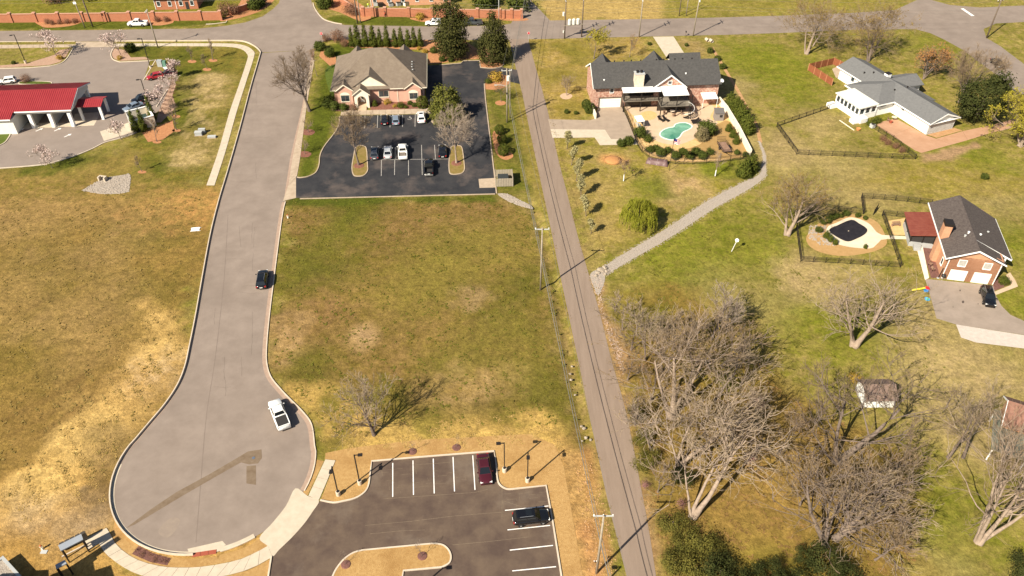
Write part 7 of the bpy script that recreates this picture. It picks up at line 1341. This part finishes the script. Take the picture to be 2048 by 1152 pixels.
for lab, e, o1, o2 in (('litter and dry grass along the left edge of the lane', lanel, -7, 4), ('litter and dry grass along the right edge of the lane', laner, -3, 12)):
    e = [q for q in e if 150 < q[1] < 1160]; tufts('edge_litter', lab, [(x+o1,y) for x,y in e]+[(x+o2,y) for x,y in e[::-1]], 2600, EDG, (.05,.14))
tufts('edge_litter', 'dry grass overhanging the edges of the gravel strip', [(x-4,y-4) for x,y in gv]+gv[::-1], 900, EDG, (.06,.16)); tufts('edge_litter', 'dry grass along the lower edge of the gravel strip', gv2+[(x+4,y+4) for x,y in gv2[::-1]], 900, EDG, (.06,.16))
ck = random.Random(21)                              # hairline cracks and joints of the old asphalt
for k in range(26):
    x, y = ck.uniform(400, 560), ck.uniform(150, 780); x = x*.0 + (500 - (y-150)*.07) + ck.uniform(-45, 45); a = ck.choice((0, 1)); q = [(x, y)]
    for i in range(5): x += ck.uniform(4, 11) if a else ck.uniform(-2, 1.5); y += ck.uniform(-1.5, 1.5) if a else ck.uniform(4, 12); q.append((x, y))
    ribbon('road_crack', W(q), .035, Z2 + .001 + k*.0002, M('crack', (.135,.105,.085), None, rough=.95))
# hydrants, boxes, boards and bits
def hydrant(o):
    MB().lathe([(.16,0),(.16,.08),(.11,.1),(.11,.6),(.14,.62),(.14,.68),(.05,.8)],12).build('barrel', CREAM, o, True); m = MB(); m.tube([(-.2,0,.45),(.2,0,.45)],.06,8); m.build('outlet', CREAM, o); MB().lathe([(.14,0),(.12,.08),(.04,.14)],12).build('bonnet', M('hydrant_orange', (.45,.10,.03), None, rough=.5), o).location = (0,0,.68)
simple('fire_hydrant', 'cream and orange hydrant at the corner of the centre field', 'hydrant', (576,436), hydrant); simple('fire_hydrant', 'orange and white hydrant on the straw left of the mail shelter', 'hydrant', (85,1098), hydrant)
tag(MB().box(-.4,.4,-.25,.25,0,.06).build('meter_lid', GALV), 'grey meter lid beside the hydrant on the straw', 'utility box').location = P(88,1104)
o = thing('board_sign', 'white board on legs lying on the left field beside the street', 'board', P(391,459), R(8)); MB().box(-.75,.75,-.55,.55,.05,.11).build('board', WHITE, o); [MB().box(-.9,.95,y-.04,y+.04,0,.05).build('leg', WHITE, o) for y in (-.5,.5)]
BX = M('box_grey', (.34,.35,.35), (.28,.29,.29), 1.2, .6)
for x, y, sx, sy, h, lab in ((398,270,1.5,.9,.8,'grey utility cabinet on the left verge, left of the group'),(405,265,1.4,.6,.9,'grey utility cabinet at the back of the verge group'),(424,275,1.7,.7,.35,'low pale utility vault right of the verge cabinets')):
    o = thing('utility_cabinet', lab, 'utility box', P(x,y), R(4), 'utility cabinets on the verge'); MB().box(-sx/2,sx/2,-sy/2,sy/2,.08,h).build('body', BX, o); MB().box(-sx/2-.04,sx/2+.04,-sy/2-.04,sy/2+.04,h,h+.05).build('lid', GALV, o); MB().box(-sx/2-.12,sx/2+.12,-sy/2-.12,sy/2+.12,0,.08).build('pad', CONC_OLD, o)
o = thing('drain_inlet', 'concrete pipe headwall above the rock apron in the left field', 'drain', P(206,361), R(-12)); m = MB(); m.box(-.8,-.5,-.4,.5,0,.9); m.box(.5,.8,-.4,.5,0,.9); m.box(-.5,.5,.3,.5,0,.9); m.build('headwall', CONC, o); MB().tube([(0,.28,.4),(0,.6,.4)], .35, 12).build('pipe_mouth', DKINT, o)
o = thing('air_machine', 'grey and green air machine box beside the white pad', 'machine', P(325,133), R(0)); MB().box(-1.0,.2,-.5,.5,0,1.7).build('cabinet', BX, o); MB().box(.3,1.1,-.4,.4,0,1.5).build('green_cabinet', M('green_box', (.10,.2,.15), None, rough=.6), o)
sheet('concrete_pad', [(312,136),(334,134),(338,143),(312,145)], .06, M('bright_pad', (.72,.70,.68), None, rough=.7), thick=.05)
# culvert with two pipe ends, mail box
for x, y, n in ((1414,82,'left'),(1422,84,'right')): o = thing('culvert_pipe', 'concrete culvert pipe end by the cross street, %s one' % n, 'pipe', P(x,y), R(-70)); m = MB(); m.tube([(-.6,0,.35),(.6,0,.35)], .42, 12, False); m.tube([(-.6,0,.35),(.6,0,.35)], .34, 12, False); m.build('barrel', CONC, o); MB().tube([(-.1,0,.35),(.0,0,.35)], .33, 12).build('shade_plug', DKINT, o)  # dark plug painted in for the shade inside each pipe
o = thing('mailbox', 'dark post mailbox at the foot of the ranch driveway', 'mailbox', P(1371,72)); MB().box(-.05,.05,-.05,.05,0,1.05).build('post', WOODP_DK, o); MB().box(-.12,.12,-.3,.3,1.05,1.35).build('box', BLACKM, o)
# toys and garden things by the brick house
o = thing('play_slide', 'yellow and blue toddler slide with red top on the lawn', 'slide', P(1848,582), R(178)); m = MB(); m.prism([(0,-.2,.85),(2.6,-.2,.12),(2.6,.2,.12),(0,.2,.85)], (0,0,.06)); m.build('chute', M('toy_yellow', (.70,.58,.05), None, rough=.5), o); MB().box(-.7,0,-.35,.35,0,.8).build('tower', M('toy_blue', (.04,.22,.55), None, rough=.5), o); MB().box(-.75,-.1,-.4,.4,.8,1.0).build('top', M('toy_red', (.6,.03,.03), None, rough=.5), o)
o.scale = (.8,.8,.8)
o = thing('toy_pool', 'light blue plastic toy lying beside the driveway of the brick house', 'toy', P(1854,599), R(12)); MB().lathe([(.5,0),(.62,.2),(.55,.22),(.45,.06)],12).build('tub', M('toy_sky', (.08,.30,.55), None, rough=.5), o); o.scale = (.75,.75,.75); MB().box(-.15,.3,-.2,.2,.05,.35).build('seat', M('toy_green', (.1,.5,.25), None, rough=.5), o)
def grill(o):
    MB().lathe([(.05,.55),(.32,.65),(.40,.85),(.36,1.02),(.15,1.12),(.03,1.13)],12).build('kettle', M('grill_dark', (.03,.028,.028), None, rough=.35), o, True)
    for k in range(3): MB().tube([(.15*math.cos(k*2.1),.15*math.sin(k*2.1),.6),(.35*math.cos(k*2.1),.35*math.sin(k*2.1),0)], .025, 5).build('leg', GALV, o)
simple('kettle_grill', 'dark kettle grill on the planting strip of the brick house', 'grill', (1863,510), grill, .02); simple('kettle_grill', 'dark red kettle grill at the driveway corner of the brick house', 'grill', (1884,559), grill, .02)
for x, y, a, lab in ((1860,531,30,'white garden chair on the planting strip'),(1865,541,100,'second white garden chair lower on the planting strip')): simple('garden_chair', lab, 'chair', (x,y), chair, .02, a)
o = thing('folded_parasol', 'folded dark parasol leaning beside the brick house grill', 'parasol', P(1876,556)); MB().tube([(0,0,0),(.5,.4,1.9)], [.05,.12,], 6).build('canopy', BLACKM, o); MB().lathe([(.25,0),(.22,.08),(.05,.1)],10).build('base', GREYW, o)
# white house odds and ends
simple('garden_table', 'round glass table with green rim near the white house door', 'table', (1787,240), table, .03); simple('garden_chair', 'small chair beside the round table of the white house', 'chair', (1777,243), chair, .03, 40)
o = thing('planter_pot', 'brown planter pot below the round table of the white house', 'planter', P(1781,246)); MB().lathe([(.25,0),(.38,.5),(.33,.5),(.3,.4)],12).build('pot', RUST, o); o = thing('planter_pot', 'orange planter pot inside the lawn fence of the white house', 'planter', P(1716,260)); MB().lathe([(.35,0),(.5,.4),(.45,.4),(.4,.3)],12).build('pot', M('terracotta', (.55,.22,.08), None), o)
o = thing('ac_unit', 'grey outdoor air conditioner below the sunroom hedge', 'air conditioner', P(1744,255), R(22)); MB().box(-.45,.45,-.45,.45,.05,.85).build('case', GALV, o); MB().lathe([(.36,0),(.36,.03)],14).build('fan_guard', BLACKM, o).location = (0,0,.85)
ribbon('garden_edging', W([(1679,241),(1708,261)]), .15, .01, CREAM, h=.12)
# yard things behind the top brick wall
for k, (x, y, c) in enumerate([(752,11,GREYW),(762,13,BLACKM),(782,12,BX),(797,11,BX),(812,11,CREAM),(846,6,BX)]): o = thing('yard_cabinet', '%s piece of yard equipment behind the top brick wall' % 'first second third fourth fifth last'.split()[k], 'equipment', P(x,y), .2*k); MB().box(-.6,.6,-.5,.5,0,1.0).build('case', c, o); MB().box(-.65,.65,-.55,.55,1.0,1.08).build('lid', BLACKM, o)
# people: one continuous skinned body each
def person(px, py, label, shirt, trousers, rz, stride=.22):
    o = thing('person', label, 'person', P(px,py), R(rz)); SK = M('skin', (.45,.27,.19), None, rough=.6)
    V = [(0,0,.95),(0,0,1.2),(0,0,1.42),(0,0,1.52),(0,0,1.66),(-.1,0,.9),(-.11,stride*.4,.5),(-.11,stride,.08),(-.11,stride-.14,.04),(.1,0,.9),(.11,-stride*.3,.5),(.11,-stride,.08),(.11,-stride-.14,.04),(-.19,0,1.4),(-.25,-.04,1.13),(-.22,-.16,.93),(.19,0,1.4),(.25,.06,1.13),(.22,-.06,.93)]
    E_ = [(0,1),(1,2),(2,3),(3,4),(0,5),(5,6),(6,7),(7,8),(0,9),(9,10),(10,11),(11,12),(2,13),(13,14),(14,15),(2,16),(16,17),(17,18)]; Rr = [.14,.13,.14,.055,.10,.09,.06,.045,.04,.09,.06,.045,.04,.06,.045,.035,.06,.045,.035]
    me = bpy.data.meshes.new('body'); me.from_pydata(V, E_, []); b = link('body', me, None, o); md = b.modifiers.new('skin','SKIN'); sv = me.skin_vertices[0].data
    for i, r in enumerate(Rr): sv[i].radius = (r,r)
    sv[0].use_root = True; ss = b.modifiers.new('sub','SUBSURF'); ss.levels = ss.render_levels = 1
    dg = bpy.context.evaluated_depsgraph_get(); nm = bpy.data.meshes.new_from_object(b.evaluated_get(dg)); bpy.data.objects.remove(b); nm.materials.clear()
    for mt in (SK, shirt, trousers): nm.materials.append(mt)
    for f in nm.polygons: z = f.center.z; f.material_index = 2 if z < .93 and abs(f.center.x) < .2 else 1 if z < 1.47 else 0; f.use_smooth = True
    link('body', nm, None, o); h = MB(); h.lathe([(.11,1.66),(.115,1.72),(.08,1.78),(.02,1.79)],10); h.build('hair', M('hair', (.03,.02,.015), None), o, True)
person(770,34.5,'person in a red top and dark trousers walking along the top brick wall', M('red_shirt', (.55,.10,.06), None), M('dark_cloth', (.03,.03,.035), None), 80); person(737,17,'person in a neon yellow top behind the top brick wall', M('neon_shirt', (.55,.75,.08), None), M('pale_cloth', (.5,.5,.48), None), 20, .1)
